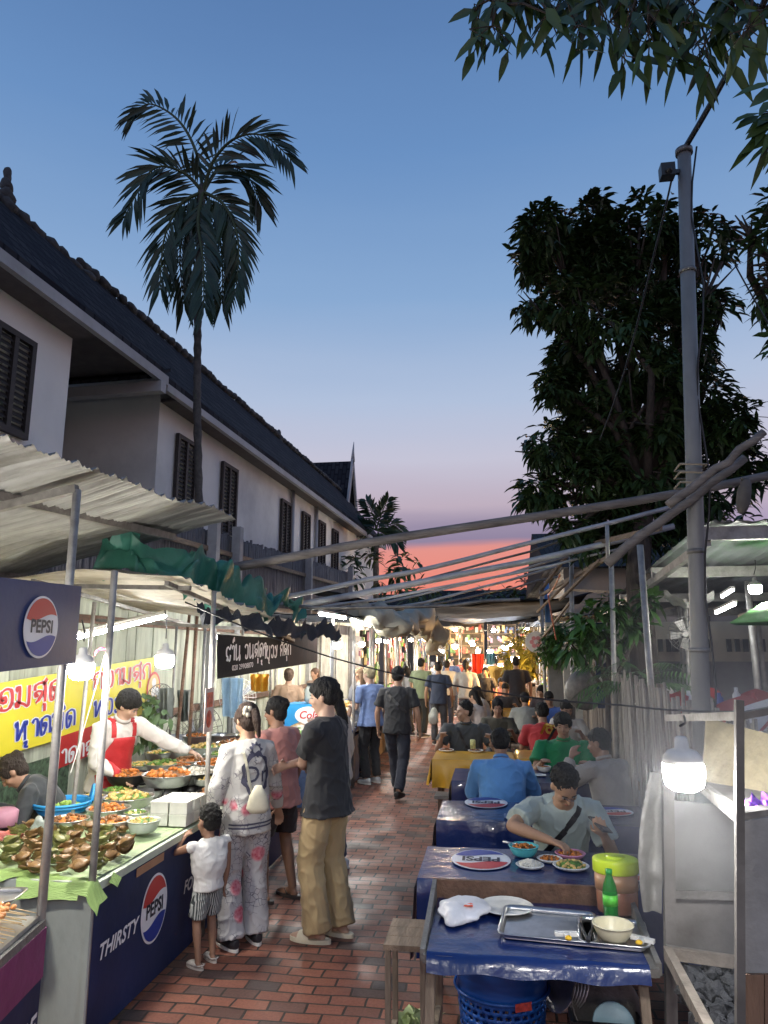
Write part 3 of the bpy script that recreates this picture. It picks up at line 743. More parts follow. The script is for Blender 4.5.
# big mango tree behind the right-hand fence
tr = [aty(652, 700, 9.5), aty(642, 640, 9.5), aty(638, 575, 9.5), aty(645, 480, 9.6)]; tr[0].z = 0
lobes = [(547, 228, 30, -.3), (532, 262, 20, 0), (585, 222, 28, .3), (530, 300, 22, -.3), (560, 265, 30, .3), (600, 262, 42, .4), (640, 228, 36, 0), (668, 215, 22, .2), (572, 300, 30, -.4), (650, 280, 50, .5),
         (700, 245, 32, .2), (722, 262, 20, 0), (690, 300, 40, .4), (718, 308, 18, .2), (610, 320, 42, -.3), (655, 345, 48, 0), (575, 355, 26, .2), (555, 385, 20, -.2), (600, 385, 42, .3), (700, 350, 22, .3), (645, 405, 48, -.3),
         (700, 395, 32, .3), (728, 425, 26, .1), (592, 430, 34, .1), (548, 440, 26, -.2), (522, 445, 14, -.3), (745, 450, 22, .2), (540, 488, 22, .1), (585, 480, 34, .2), (640, 465, 46, .2), (700, 460, 40, .4), (610, 510, 26, .2), (565, 500, 22, .3), (655, 515, 28, .4), (690, 500, 30, .3), (740, 480, 18, .4), (600, 540, 20, .1), (655, 548, 20, .3), (625, 530, 22, .3), (575, 528, 14, 0)]
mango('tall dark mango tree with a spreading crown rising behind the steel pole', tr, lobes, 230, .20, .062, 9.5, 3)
# lower green shoots round its trunk
t = thing('shrub', 'leafy green sapling hanging over the gate right of the tree trunk foot', 'shrub', tuple(aty(600, 700, 8.9)*V((1, 1, 0)) if False else (aty(600, 640, 8.9).x, 8.9, 0)))
rnd = random.Random(5); lv = Leaves()
for (px, py, r) in ((590, 622, 15), (612, 605, 13), (600, 642, 10), (572, 645, 8), (628, 622, 8), (650, 600, 7)):
    c = aty(px, py, 8.9); rr = r/F*8.9
    for k in range(int(26*rr*4)):
        d = V((rnd.gauss(0, 1), rnd.gauss(0, 1), rnd.gauss(0, 1))).normalized(); lv.rosette(c+d*rr*rnd.uniform(.2, 1), d, 5, .24, .07, rnd)
GL = leafmat((.055, .13, .03)); lv.build('foliage', GL, t)
mb = MB(); b0 = aty(600, 640, 8.9)
for (px, py) in ((592, 622), (615, 600), (570, 642), (610, 575), (655, 600)): mb.tube([(b0.x, 8.9, 0), (b0.x+.05, 8.9, 1.4), aty(px, py, 8.9)], [.035, .03, .01], 6)
mb.build('stem', BARK, t)
t = thing('palm_plant', 'low feathery palm plant in front of the tree trunk by the bamboo fence', 'plant', (aty(635, 680, 8.6).x, 8.6, 0))
lv = Leaves(); rnd = random.Random(9); c = aty(640, 690, 8.6)
for i in range(22):
    a = rnd.uniform(0, 6.28); d = V((math.cos(a), math.sin(a)*.6, rnd.uniform(.5, 1.4))).normalized(); p = c.copy(); L = rnd.uniform(.5, .95)
    for k in range(16):
        d = (d+V((0, 0, -.08))).normalized(); p = p+d*L/16
        for e in (-1, 1): lv.leaf(p, (d.cross(V((0, 0, 1)))*e+d*.7+V((0, 0, -.25))), V((0, 0, 1)), .16, .018, .3)
lv.build('fronds', GL, t)
mb = MB(); mb.tube([(c.x, 8.6, 0), c], [.05, .04], 8); mb.build('stem', BARK, t)
# tree at the right edge
mango('bushy mango tree cut off by the right edge beside the tall tree', [aty(820, 700, 9)*V((1, 1, 0)), aty(825, 500, 9), aty(800, 350, 9)], [(750, 228, 22, 0), (768, 250, 26, 0), (758, 275, 16, .1), (740, 222, 12, 0), (790, 215, 35, .1), (800, 290, 40, .3), (815, 340, 45, 0)], 60, .26, .065, 8.0, 11, leafmat((.05, .10, .03)))
# dark trees far right, behind the shed
for i, (lab, lobs, Y, L) in enumerate((('round dark tree beyond the shed roof, right of the steel pole', [(735, 525, 26, 0), (715, 535, 20, 0), (752, 540, 18, 0)], 22, .5),
        ('low dark tree cut off by the right edge beyond the shed roof', [(775, 545, 24, 0), (760, 550, 14, 0)], 24, .5))):
    b = aty(lobs[0][0], 650, Y)
    mango(lab, [(b.x, Y, 0), (b.x, Y, 2.5)], lobs, 14, L, .12, Y, 20+i, limbs=False)
# overhanging branch with big leaves, near the camera
def overhang():
    # the bough of the tree standing right of the camera
    rnd = random.Random(4)
    root = thing('mango_tree', 'near mango tree whose drooping branch hangs in from the top right corner', 'tree', (3.6, 2.6, 0))
    mb = MB(); T0 = V((3.6, 2.6, 0)); T1 = V((3.5, 2.7, 3.2)); T2 = V((3.1, 2.9, 4.9))
    mb.tube([T0, T1, T2], [.2, .17, .12], 12); mb.build('trunk', BARK, root)
    lb = MB(); lv = Leaves()
    def P(px, py, Y=2.75): return aty(px, py, Y)
    main = [T2, P(860, 10), P(760, -28), P(650, -30), P(560, -18), P(500, 5)]
    lb.tube(main, [.09, .05, .032, .022, .014, .008], 8)
    def tip(p, n, L=.17, W=.040, sx=0):
        for i in range(n):
            a = rnd.uniform(0, 6.28)
            d = V((math.cos(a)*.75+sx, math.sin(a)*.5, rnd.uniform(-1.6, -.3)))
            st = p+V((rnd.gauss(0, .035), rnd.gauss(0, .05), rnd.gauss(0, .035)))
            lb.tube([p, st, st+d.normalized()*.04], .003, 4, cap=False)
            lv.leaf(st+d.normalized()*.03, d, V((rnd.gauss(0, .7), -1, rnd.uniform(-.2, .6))), L*rnd.uniform(.75, 1.15), W*rnd.uniform(.85, 1.2), .12)
    for (px, py, n, y) in ((478, 22, 6, 2.7), (492, 42, 5, 2.7), (520, 14, 9, 2.75), (548, 30, 7, 2.6), (560, 12, 8, 2.9), (575, 42, 5, 2.7), (597, 14, 9, 2.7), (610, 38, 6, 2.9), (636, 18, 9, 2.75), (648, 46, 7, 2.6), (622, 58, 4, 2.7),
                        (662, 30, 8, 2.9), (676, 58, 5, 2.75), (694, 22, 9, 2.7), (716, 38, 8, 2.85), (734, 16, 9, 2.7), (748, 44, 7, 2.6), (764, 24, 9, 2.8), (705, 60, 5, 2.7), (585, -2, 10, 2.8), (540, -6, 10, 2.7), (500, -2, 9, 2.75), (650, -4, 10, 2.7), (700, 0, 10, 2.8), (750, 0, 10, 2.8), (620, 0, 10, 2.9), (670, 6, 9, 2.8), (530, 10, 7, 2.9), (725, -10, 10, 2.7)):
        p = P(px, py-16, y); tip(p, n+3)
        q = min(main[2:], key=lambda m_: (m_-p).length); lb.tube([q, q.lerp(p, .5)+V((0, 0, .03)), p], [.008, .006, .004], 5)
    lb.tube([P(860, 10), P(830, 60), P(775, 112)], [.03, .016, .006], 6)
    for (px, py, n) in ((785, 95, 7), (775, 112, 7), (790, 130, 6), (800, 100, 8)): tip(P(px, py, 2.6), n+3, .16, .042, -.9)
    lb.build('limbs', BARK, root)
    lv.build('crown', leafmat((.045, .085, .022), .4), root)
overhang()
# ------------------------------------------------------------------ palms
def palm(label, trunk, fronds, Lf, wid, Y, m, trad, nm='areca_palm', nl=34):
    t = thing(nm, label, 'palm tree', (trunk[0][0], trunk[0][1], 0))
    mb = MB(); pts = []; rad = []
    for i in range(len(trunk)-1):
        for k in range(14):
            pts.append(V(trunk[i]).lerp(V(trunk[i+1]), k/14)); rad.append(trad*(1+.22*((k % 2))))
    pts.append(V(trunk[-1])); rad.append(trad*.9)
    mb.tube(pts, rad, 10); mb.build('trunk', mat((.09, .08, .07), .85, var=.4, vs=10, bump=.5, bs=30, key='palm_bark'), t)
    rnd = random.Random(2); lv = Leaves(); rb = MB()
    for pl, dy in fronds:
        P = cr([(a, b) for a, b in pl], 8); n = len(P)
        W = [aty(p.x, p.y, Y+dy*(i/(n-1))) for i, p in enumerate(P)]
        rb.tube(W, [.035*(1-.8*i/(n-1)) for i in range(n)], 6)
        for k in range(nl):
            u = .12+.88*k/nl; x = u*(n-1); i = min(int(x), n-2); p = W[i].lerp(W[i+1], x-i); d = (W[i+1]-W[i]).normalized()
            side = d.cross(V((0, -1, 0)))
            if side.length < .2: side = V((1, 0, 0))
            side.normalize()
            for e in (-1, 1):
                L = Lf*(.65+.5*math.sin(math.pi*min(1, u*.85+.1)))*rnd.uniform(.85, 1.1)
                dd = side*e*(1.0-.4*u)+d*(.7+.8*u)+V((0, rnd.gauss(0, .22), -.30))
                lv.leaf(p, dd, V((rnd.gauss(0, .4), -1, rnd.gauss(0, .4))), L, wid*rnd.uniform(.8, 1.2), .22)
    rb.build('frond_stem', mat((.06, .08, .03), .7, key='frond_stem'), t); lv.build('fronds', m, t)
    return t
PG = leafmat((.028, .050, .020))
C0 = (203, 192)
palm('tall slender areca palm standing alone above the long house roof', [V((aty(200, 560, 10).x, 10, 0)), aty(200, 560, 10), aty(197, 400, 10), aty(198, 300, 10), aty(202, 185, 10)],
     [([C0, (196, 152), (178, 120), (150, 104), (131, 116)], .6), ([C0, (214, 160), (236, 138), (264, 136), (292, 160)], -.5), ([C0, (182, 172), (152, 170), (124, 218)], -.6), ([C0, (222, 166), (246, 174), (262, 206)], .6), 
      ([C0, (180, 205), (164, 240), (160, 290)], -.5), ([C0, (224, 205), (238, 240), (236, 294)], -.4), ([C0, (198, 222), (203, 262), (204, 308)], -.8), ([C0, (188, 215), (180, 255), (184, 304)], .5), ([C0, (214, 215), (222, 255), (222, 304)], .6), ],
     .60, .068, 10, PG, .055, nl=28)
C1 = (376, 530)
palm('small palm with stiff upright fronds beyond the gabled roof end', [V((aty(376, 600, 24).x, 24, 0)), aty(376, 560, 24), aty(376, 535, 24)],
     [([C1, (374, 518), (370, 508), (366, 500)], .3), ([C1, (380, 518), (384, 508), (388, 499)], -.3), ([C1, (386, 526), (394, 524), (404, 532)], .5), ([C1, (382, 532), (392, 536), (398, 545)], -.5), ([C1, (368, 526), (362, 524), (358, 520)], .5)],
     .55, .09, 24, PG, .09, nl=16)
for i, (lab, lobs, Y) in enumerate((('dark bushy tree under the small palm behind the bamboo screen', [(365, 562, 16, 0), (385, 572, 18, 0), (405, 562, 12, 0), (350, 575, 14, 0), (395, 585, 14, 0)], 22),
       ('dark low tree on the skyline left of the lane end', [(425, 592, 14, 0), (445, 598, 12, 0), (410, 600, 12, 0)], 45),
       ('dark tree on the skyline right of the lane end', [(505, 600, 14, 0), (528, 590, 16, 0), (488, 606, 10, 0)], 45))):
    b = aty(lobs[0][0], 650, Y)
    mango(lab, [(b.x, Y, 0), (b.x, Y, 2.5)], lobs, 16 if Y < 30 else 5, .4 if Y < 30 else .8, .12 if Y < 30 else .2, Y, 40+i, limbs=False)
# ------------------------------------------------------------------ long house
def wall_mat(c, dirt=.35):
    return mat(c, .85, var=.08, vs=.8, bump=.08, bs=30, dirt=dirt, key='plaster')
PLAST = wall_mat((.80, .79, .75), .3)
def tile_mat():
    m, nt, b = new_mat('roof_tiles')
    tc = nd(nt, 'ShaderNodeTexCoord'); mp = nd(nt, 'ShaderNodeMapping'); mp.inputs['Rotation'].default_value = (0, 0, R(90))
    nt.links.new(tc.outputs['Object'], mp.inputs[0])
    br = nd(nt, 'ShaderNodeTexBrick'); br.inputs['Scale'].default_value = 1; br.inputs['Brick Width'].default_value = .22; br.inputs['Row Height'].default_value = .16; br.inputs['Mortar Size'].default_value = .02
    br.inputs['Color1'].default_value = (.020, .022, .028, 1); br.inputs['Color2'].default_value = (.045, .046, .052, 1); br.inputs['Mortar'].default_value = (.015, .015, .02, 1)
    nt.links.new(mp.outputs[0], br.inputs['Vector']); nt.links.new(br.outputs['Color'], b.inputs['Base Color'])
    bp = nd(nt, 'ShaderNodeBump'); bp.inputs['Strength'].default_value = .8; bp.inputs['Distance'].default_value = .03; nt.links.new(br.outputs['Fac'], bp.inputs['Height']); bp.invert = True
    nt.links.new(bp.outputs[0], b.inputs['Normal']); b.inputs['Roughness'].default_value = .9; b.inputs['Specular IOR Level'].default_value = .15
    return m
TILE = tile_mat()
FASC = mat((.42, .42, .42), .6, var=.1, vs=2, bump=.1, dirt=.3, key='fascia_paint')
SHUT = mat((.035, .028, .025), .6, var=.3, bump=.2, stretch=(1, 1, 8), key='dark_shutter')
E0 = V((-4.85, 9.8, 6.0)); E1 = V((-4.3, 22.6, 6.0)); HD = (E1-E0).normalized(); HN = V((HD.y, -HD.x, 0))   # out to the street
def hp(s, out, z): p = E0+HD*s+HN*out; return V((p.x, p.y, z))
W0 = hp(0, -.36, 0)
def wallpt(px, py): return atp(px, py, W0, HN)
def sof(p): return (p-E0).dot(HD)
house = thing('long_house', 'long two storey cream plastered house with dark tiled roof and shuttered windows', 'house', tuple(hp(0, -3, 0)))
s_corner = sof(wallpt(157, 450)); s_near = sof(wallpt(67, 400)); s_end = 17.5
mb = MB()
def hbox(mb, s0, s1, o0, o1, z0, z1):
    mb.slab([hp(s0, o0, z0), hp(s1, o0, z0), hp(s1, o1, z0), hp(s0, o1, z0)], (0, 0, z1-z0))
hbox(mb, s_corner, s_end, -.36-8, -.36, 0, 6.25)
hbox(mb, -9, s_near, -.36-8, -.36, 0, 6.0)
hbox(mb, s_near, s_corner, -8, -4.0, 0, 6.0)
mb.build('wall', PLAST, house)
# lower floor string course and plinth
mb = MB(); hbox(mb, s_corner-.03, s_end+.03, -.40, -.30, 3.35, 3.5); hbox(mb, -9, s_near+.12, -.36, -.24, 3.70, 3.92)
mb.build('string_course', FASC, house)
# roof: street slope, back slope
KN, KF = 1.35, 1.65
def roof(mb, s0, s1, zE, k, sl, zt=.12, over=.0):
    a = [hp(s0, over, zE), hp(s1, over, zE), hp(s1, over-k, zE+sl*k), hp(s0, over-k, zE+sl*k)]
    mb.slab(a, (0, 0, zt)); b = [hp(s0, over-k, zE+sl*k), hp(s1, over-k, zE+sl*k), hp(s1, over-2*k, zE), hp(s0, over-2*k, zE)]
    mb.slab(b, (0, 0, zt))
mb = MB(); s_ov = sof(atp(165, 372, E0, HN)); 
roof(mb, -9.5, s_ov, 6.02, KN, 1.22); roof(mb, s_ov-.01, s_end+.3, 5.93, KF, 1.22)
mb.build('roof', TILE, house)
mb = MB()
hbox(mb, -9.5, s_ov+.02, -.02, .06, 5.88, 6.02)
hbox(mb, s_ov+.02, s_end+.32, -.03, .05, 5.80, 5.92)
hbox(mb, s_ov-.25, s_ov-.1, -4.2, .09, 5.70, 5.86)      # end eave over the recess
mb.build('fascia', FASC, house)
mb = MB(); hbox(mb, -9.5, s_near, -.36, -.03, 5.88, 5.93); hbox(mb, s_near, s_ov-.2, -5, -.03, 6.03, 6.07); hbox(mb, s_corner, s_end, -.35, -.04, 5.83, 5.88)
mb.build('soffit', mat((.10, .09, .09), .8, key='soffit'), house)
mb = MB(); a = [hp(s_ov-.30, -.1, 5.88), hp(s_ov-.30, -4.2, 5.88), hp(s_ov+.35, -4.2, 6.25), hp(s_ov+.35, -.1, 6.25)]; mb.slab(a, (0, 0, .06)); mb.build('skirt_roof', TILE, house)
# ridge ornaments on the roof edge
CEM = mat((.07, .07, .07), .9, var=.4, vs=9, bump=.6, key='weathered_cement')
mb = MB(); mbf = MB()
for i in range(90):
    s = -9+i*.30; kk = KN if s < s_ov else KF; p = hp(s, -kk, 6.1+1.22*kk)
    (mb if s < s_ov else mbf).ell(p+V((0, 0, .02)), (.09, .19, .08), nz=.5, nf=7, nu=8, nv=6)
for (px, py) in ((8, 172), (279, 432)):
    d = ray(px, py); 
    P_ = atp(px, py, hp(0, -KN if px < 20 else -KF, 0), HN)
    fb = MB()
    for k in range(4): fb.ell(P_+V((0, 0, -.50+.15*k)), (.15-.03*k, .15-.03*k, .11), nz=.5, nf=8)
    fb.build('finial', CEM, house)
mb.build('ridge_ornament', CEM, house); mbf.build('ridge_ornament', CEM, house)
# windows
for (xa, xb, ya, yb) in ((173, 193, 438, 500), (219, 234.5, 465, 516), (279, 289, 501, 546), (300.5, 308, 513, 552), (317, 323.5, 521.5, 556), (331, 336.5, 530, 560), (-14, 29, 300, 446)):
    a = wallpt(xa, (ya+yb)/2); b = wallpt(xb, (ya+yb)/2); s0, s1 = sof(a), sof(b); xm = (xa+xb)/2
    zt = wallpt(xm, ya).z; zb = min(wallpt(xm, yb).z, zt-1.75) if xa > 0 else wallpt(20, 440).z
    if xa < 0: zt = wallpt(29, 342).z
    fb = MB()
    hbox(fb, s0, s0+.07, -.34, -.28, zb, zt); hbox(fb, s1-.07, s1, -.34, -.28, zb, zt); hbox(fb, s0+.07, s1-.07, -.34, -.28, zt-.07, zt); hbox(fb, s0+.07, s1-.07, -.34, -.28, zb, zb+.07)
    sm = (s0+s1)/2; hbox(fb, sm-.035, sm+.035, -.34, -.285, zb+.07, zt-.07)
    wn = fb.build('window', SHUT, house)
    lb = MB(); n = int((zt-zb-.14)/.075)
    for k in range(n):
        z = zb+.07+(k+.5)*.075
        for q0, q1 in ((s0+.07, sm-.035), (sm+.035, s1-.07)):
            lb.slab([hp(q0, -.35, z+.03), hp(q1, -.35, z+.03), hp(q1, -.305, z-.03), hp(q0, -.305, z-.03)], (0, 0, .012))
    lb.build('louvres', SHUT, house)
for (px, y0, y1) in ((291, 490, 548), (315, 496, 556)):
    a = wallpt(px, y0); b = MB(); p = a+HN*.06; b.tube([(p.x, p.y, 5.9), (p.x, p.y, 2.5)], .05, 8); b.build('downpipe', FASC, house)
# crossing gabled wing at the far end
gab = thing('gabled_house', 'steep gabled house with grey tiled roof and pointed finials at the lane side', 'house', tuple(hp(18.5, -3, 0)))
ap = aty(352, 464, 27.5); yb, ye = ap.y-2.1, ap.y+2.1; ze = ap.z-4.3
mb = MB()
mb.slab([ap, ap+V((-9, 0, 0)), V((ap.x-9, yb, ze)), V((ap.x, yb, ze))], (0, 0, .12)); mb.slab([ap+V((0, .01, 0)), V((ap.x, ye, ze)), V((ap.x-9, ye, ze)), ap+V((-9, .01, 0))], (0, 0, .12))
mb.build('roof', TILE, gab)
mb = MB(); ax = ap.x-.5
mb.slab([V((ax, ap.y, ap.z-.25)), V((ax, yb+.3, ze+.3)), V((ax, ye-.3, ze+.3))], (-.15, 0, 0)); mb.build('gable_panel', mat((.07, .05, .05), .7, var=.3, bump=.3), gab)
mb = MB(); mb.box((ax-4.3, ap.y, ze/2+.2), (8.4, 3.6, ze+.3)); mb.build('wall', PLAST, gab)
mb = MB()
for q in (yb, ye): mb.bar(V((ap.x+.03, ap.y, ap.z+.15)), V((ap.x+.03, q, ze)), .08, .22); mb.bar(V((ap.x+.03, q, ze)), V((ap.x-.02, q+(-.35 if q == yb else .35), ze+.12)), .07, .12)
mb.tube([ap+V((.03, 0, .1)), ap+V((.04, 0, .5)), ap+V((.06, .05, .95))], [.09, .05, .01], 6)
mb.bar(V((ap.x+.02, yb+.2, ze+.1)), V((ap.x+.02, ye-.2, ze+.1)), .08, .2)
mb.build('bargeboard', FASC, gab)
# ------------------------------------------------------------------ bamboo screen and back wall, left
scr = thing('bamboo_screen', 'tall grey bamboo screen between cement posts below the long house', 'fence', (-4.1, 12, 0))
mb = MB(); rnd = random.Random(8)
def topz(y): return 3.55+(y-8)*.045
y = 5.2
while y < 21:
    wd = rnd.uniform(.035, .055); mb.tube([(-4.1+rnd.gauss(0, .008), y, 1.9), (-4.1+rnd.gauss(0, .01), y+rnd.gauss(0, .01), topz(y)+rnd.gauss(0, .03))], wd/2, 5); y += wd*.95
mb.build('slats', mat((.16, .15, .15), .85, 0, var=.4, vs=5, bump=.3, bs=20, stretch=(9, 9, 1), dirt=.3, key='grey_bamboo'), scr)
mb = MB()
for z in (2.4, 3.2): mb.bar((-4.02, 5.2, z), (-4.02, 21, z+.5), .04, .07)
mb.build('rail', WOOD, scr)
for px in (211, 308, 350, 235):
    p = atx(px, 560, -3.98); mb = MB(); mb.box((-3.95, p.y, (topz(p.y)+.15)/2), (.14, .14, topz(p.y)+.15)); mb.build('post', mat((.36, .36, .36), .85, var=.15, bump=.3), scr)
bw = thing('board_wall', 'pale weathered board wall with green stains behind the cooked food stall', 'wall', (-4.0, 7, 0))
mb = MB(); y = 3.2
while y < 16:
    wd = rnd.uniform(.16, .22); mb.box((-3.98+rnd.gauss(0, .006), y+wd/2, 1.22), (.025, wd*.97, 2.44)); y += wd
mb.build('boards', mat((.50, .53, .42), .8, var=.25, vs=2.5, bump=.3, bs=12, stretch=(3, 3, .5), dirt=.5, key='painted_boards'), bw)
mb = MB(); mb.bar((-3.94, 3.2, 1.15), (-3.94, 16, 1.15), .05, .08); mb.bar((-3.94, 3.2, 2.2), (-3.94, 16, 2.2), .05, .08); mb.build('rail', RUST, bw)
# ------------------------------------------------------------------ corrugated awnings
def corr(A, B, C_, D, ribs, amp, nu, nv, th=.004, sag=0, nzz=0):
    A, B, C_, D = map(V, (A, B, C_, D)); N = (B-A).cross(D-A).normalized()
    def f(u, v):
        p = (A.lerp(B, u)).lerp(D.lerp(C_, u), v); ph = (u*ribs) % 1
        h = amp*(max(0, 1-abs(ph-.5)*5)+.22*math.sin(ph*25.13))
        return p+N*h+V((0, 0, -sag*math.sin(math.pi*v)+nzz*noise.noise(p*1.3)))
    return f
SHEET = mat((.34, .34, .325), .55, .3, var=.35, vs=3, bump=.15, bs=20, stretch=(.6, 2, 1), dirt=.8, key='zinc_sheet')
SHEET2 = mat((.44, .40, .33), .8, .1, var=.2, vs=2.5, bump=.2, bs=14, stretch=(1, 5, 1), dirt=.5, key='old_fibre_sheet')
aw = thing('zinc_awning', 'corrugated zinc awning with rust stains over the nearest stalls at left', 'awning', (-2.6, 4, 0))
for i, (y0, y1, dz) in enumerate(((1.4, 2.55, 0), (2.5, 3.55, .03), (3.5, 4.45, .06), (4.4, 5.3, .10))):
    mb = MB(); z = 2.70+.055*i
    mb.grid(corr((-1.98, y0, z), (-1.98, y1, z+.05), (-4.0, y1+.1, z-.42), (-4.0, y0+.1, z-.45), int((y1-y0)/.15), .026, 60, 8, nzz=.05), 96, 10)
    mb.build('roof_sheet', SHEET, aw)
mb = MB()
for x, z in ((-2.45, 2.60), (-3.7, 2.3)): mb.bar((x, 1.4, z-.03), (x, 5.2, z+.17), .05, .05)
mb.bar((-4.0, 3.15, 2.28), (-2.0, 3.15, 2.68), .04, .04)
mb.build('beam', DULL, aw)
for (a, b, zz) in (((73, 540), (45, 870), .0), ):
    A = atx(*a, -2.0); B = atx(*b, -2.0); d = (A-B); B = B-d*(B.z/d.z); A = A+d*(.25/d.z); mb = MB(); mb.tube([B, A], .020, 10); mb.build('post', GALV, aw)
aw2 = thing('fibre_awning', 'low beige sheet awning over the cooked food stall below the zinc one', 'awning', (-2.9, 6, 0))
mb = MB(); mb.grid(corr((-2.0, 4.4, 2.38), (-2.0, 7.4, 2.06), (-4.0, 7.9, 2.36), (-4.0, 4.8, 2.46), 11, .03, 60, 10, nzz=.09), 90, 10); mb.build('roof_sheet', SHEET2, aw2)
mb = MB(); mb.bar((-2.1, 4.4, 2.33), (-2.1, 7.5, 2.00), .03, .03); mb.bar((-3.2, 4.6, 2.38), (-3.2, 7.6, 2.14), .03, .03); mb.bar((-2.0, 4.55, 2.31), (-4.0, 4.75, 2.38), .03, .03); mb.bar((-2.0, 6.6, 2.08), (-4.0, 6.7, 2.2), .03, .03); mb.build('beam', DULL, aw2)
for (a, b, X) in (((110, 635), (92, 885), -2.0), ((213, 620), (207, 790), -2.0), ((186, 650), (178, 730), -3.3), ((195, 650), (190, 730), -3.1)):
    A = atx(*a, X); B = atx(*b, X); d = (A-B); B = B-d*(B.z/d.z); A = A+d*((2.32-A.z)/d.z); mb = MB(); mb.tube([B, A], .018, 10); mb.build('post', GALV if X == -2 else RUST, aw2)
# crumpled green tarpaulin
def cloth_path(pts, wid, amp, nu=60, nv=22, seed=0):
    P = [V(p) for p in pts]
    def f(u, v):
        x = u*(len(P)-1); i = min(int(x), len(P)-2); c = P[i].lerp(P[i+1], x-i); wv = wid[i]*(1-(x-i))+wid[i+1]*(x-i)
        q = c+V((-.25, -.15, .95))*wv*(v-.5)
        n = V((noise.noise(q*3+V((seed, 0, 0))), noise.noise(q*3+V((0, seed+4, 0))), noise.noise(q*3+V((0, 0, seed+9)))))
        n2 = abs(noise.noise(q*6.5+V((seed, 2, 2))))
        return q+n*amp*1.3+V((.3, 0, .8))*amp*n2*1.6
    return f
GREEN = mat((.045, .20, .15), .45, var=.3, vs=5, bump=.5, bs=12, key='green_tarpaulin')
mb = MB(); mb.grid(cloth_path([aty(92, 570, 4.9), aty(120, 560, 4.9), aty(165, 562, 5.1), aty(200, 585, 5.5), aty(238, 604, 6.1), aty(285, 603, 6.9), aty(308, 616, 7.5)], [.22, .42, .40, .38, .34, .30, .14], .17), 150, 60)
tag(mb.build('green_tarpaulin', GREEN), 'crumpled green tarpaulin bunched on the edge of the beige awning', 'tarpaulin')
mb = MB(); mb.grid(cloth_path([aty(188, 612, 4.7), aty(230, 620, 5.4), aty(270, 632, 6.4), aty(315, 636, 7.6), aty(338, 632, 8.3)], [.06, .11, .12, .13, .1], .09, seed=5), 90, 12)
tag(mb.build('shade_net', mat((.05, .055, .065), .9, var=.3, bump=.8, bs=80, key='shade_net')), 'dark grey shade netting rolled along the awning edge above the black banner', 'netting')
# ------------------------------------------------------------------ poles and cables over the lane
def beam(lab, a, b, r, m=WOOD, n=9, bow=0, kind='overhead_pole', cat='pole', square=False):
    a, b = V(a), V(b); t = V(a); mb = MB()
    pts = [a.lerp(b, k/8)+V((0, 0, -bow*math.sin(math.pi*k/8)+(.035 if r < .029 or r > .0295 and m is GREYW else .02)*noise.noise(V((k*.9, r*99, a.x))))) for k in range(9)]
    if square: mb.bar(a, b, r*2, r*2)
    else: mb.tube(pts, [r*(1-.15*k/8) for k in range(9)], n)
    return tag(mb.build(kind, m), lab, cat)
GREYW = mat((.20, .18, .165), .85, var=.35, vs=5, bump=.4, bs=20, stretch=(1, 6, 6), dirt=.4, key='grey_pole_wood')
beam('long thick grey wooden pole crossing the lane against the sunset sky', aty(205, 572, 6), aty(790, 474, 6.0), .042, GREYW)
beam('thick wooden pole slanting down to the left from the steel pole', aty(607, 563, 5.0), aty(745, 460, 4.9), .034, GREYW)
beam('short pale branch rising right across the steel pole', aty(668, 505, 4.8), aty(764, 432, 4.7), .030, GREYW)
PIPE = mat((.45, .45, .45), .5, .2, var=.2, bump=.1, dirt=.35, key='grey_pipe')
for i, (x0, y0, x1, y1, Y, r, lab) in enumerate(((270, 600, 670, 507, 8.0, .03, 'pale pipe crossing the lane, upper one below the thick wooden pole'), (292, 606, 674, 527, 9.0, .045, 'widest flat pale pipe crossing the lane, ending left of the steel pole'), (300, 611, 640, 545, 9.6, .02, 'thin grey pipe crossing the lane just under the widest pale pipe'),
        (330, 600, 600, 530, 10.5, .02, 'thin dark pipe crossing the lane in front of the red sky'), (330, 612, 572, 556, 11, .02, 'thin grey pipe crossing the lane above the shop roofs'), (345, 618, 560, 566, 12, .025, 'thin pipe crossing the lane, fifth down under the wooden pole'), (380, 612, 560, 576, 13, .02, 'thin pipe crossing the lane, lowest and farthest one'), (250, 604, 520, 600, 7.2, .02, 'thin level pipe running over the green tarpaulin to the lane'))):
    beam(lab, aty(x0, y0, Y), aty(x1, y1, Y), r, DULL if i in (3, 6, 7) else PIPE, 7, .05)
def cable(lab, pts, r=.006, m=BLACKW, kind='cable'):
    mb = MB(); P = []
    for i in range(len(pts)-1):
        a, b = V(pts[i]), V(pts[i+1]); 
        for k in range(10): P.append(a.lerp(b, k/10)+V((0, 0, -.04*(b-a).length*math.sin(math.pi*k/10)*.4)))
    P.append(V(pts[-1])); mb.tube(P, r, 5)
    return tag(mb.build(kind, m), lab, 'cable')
cable('black cable strung low across the lane from the left awning to the right fence', [atx(185, 602, -1.95), aty(330, 657, 4.5), aty(480, 690, 4.2), aty(620, 705, 4.0), aty(740, 712, 3.6)], .005)
cable('thick black cable dropping from the top right corner to the steel pole', [aty(775, -20, 4.0), aty(735, 60, 4.4), aty(684, 150, 5.0)], .022)
cable('thin cable hanging from the steel pole top into the tall tree', [aty(672, 178, 5.0), aty(655, 250, 5.6), aty(625, 370, 6.5), aty(600, 440, 7.5)], .008)
cable('thin wire sloping down right behind the steel pole', [aty(735, 265, 5.0), aty(775, 335, 5.0)], .006)
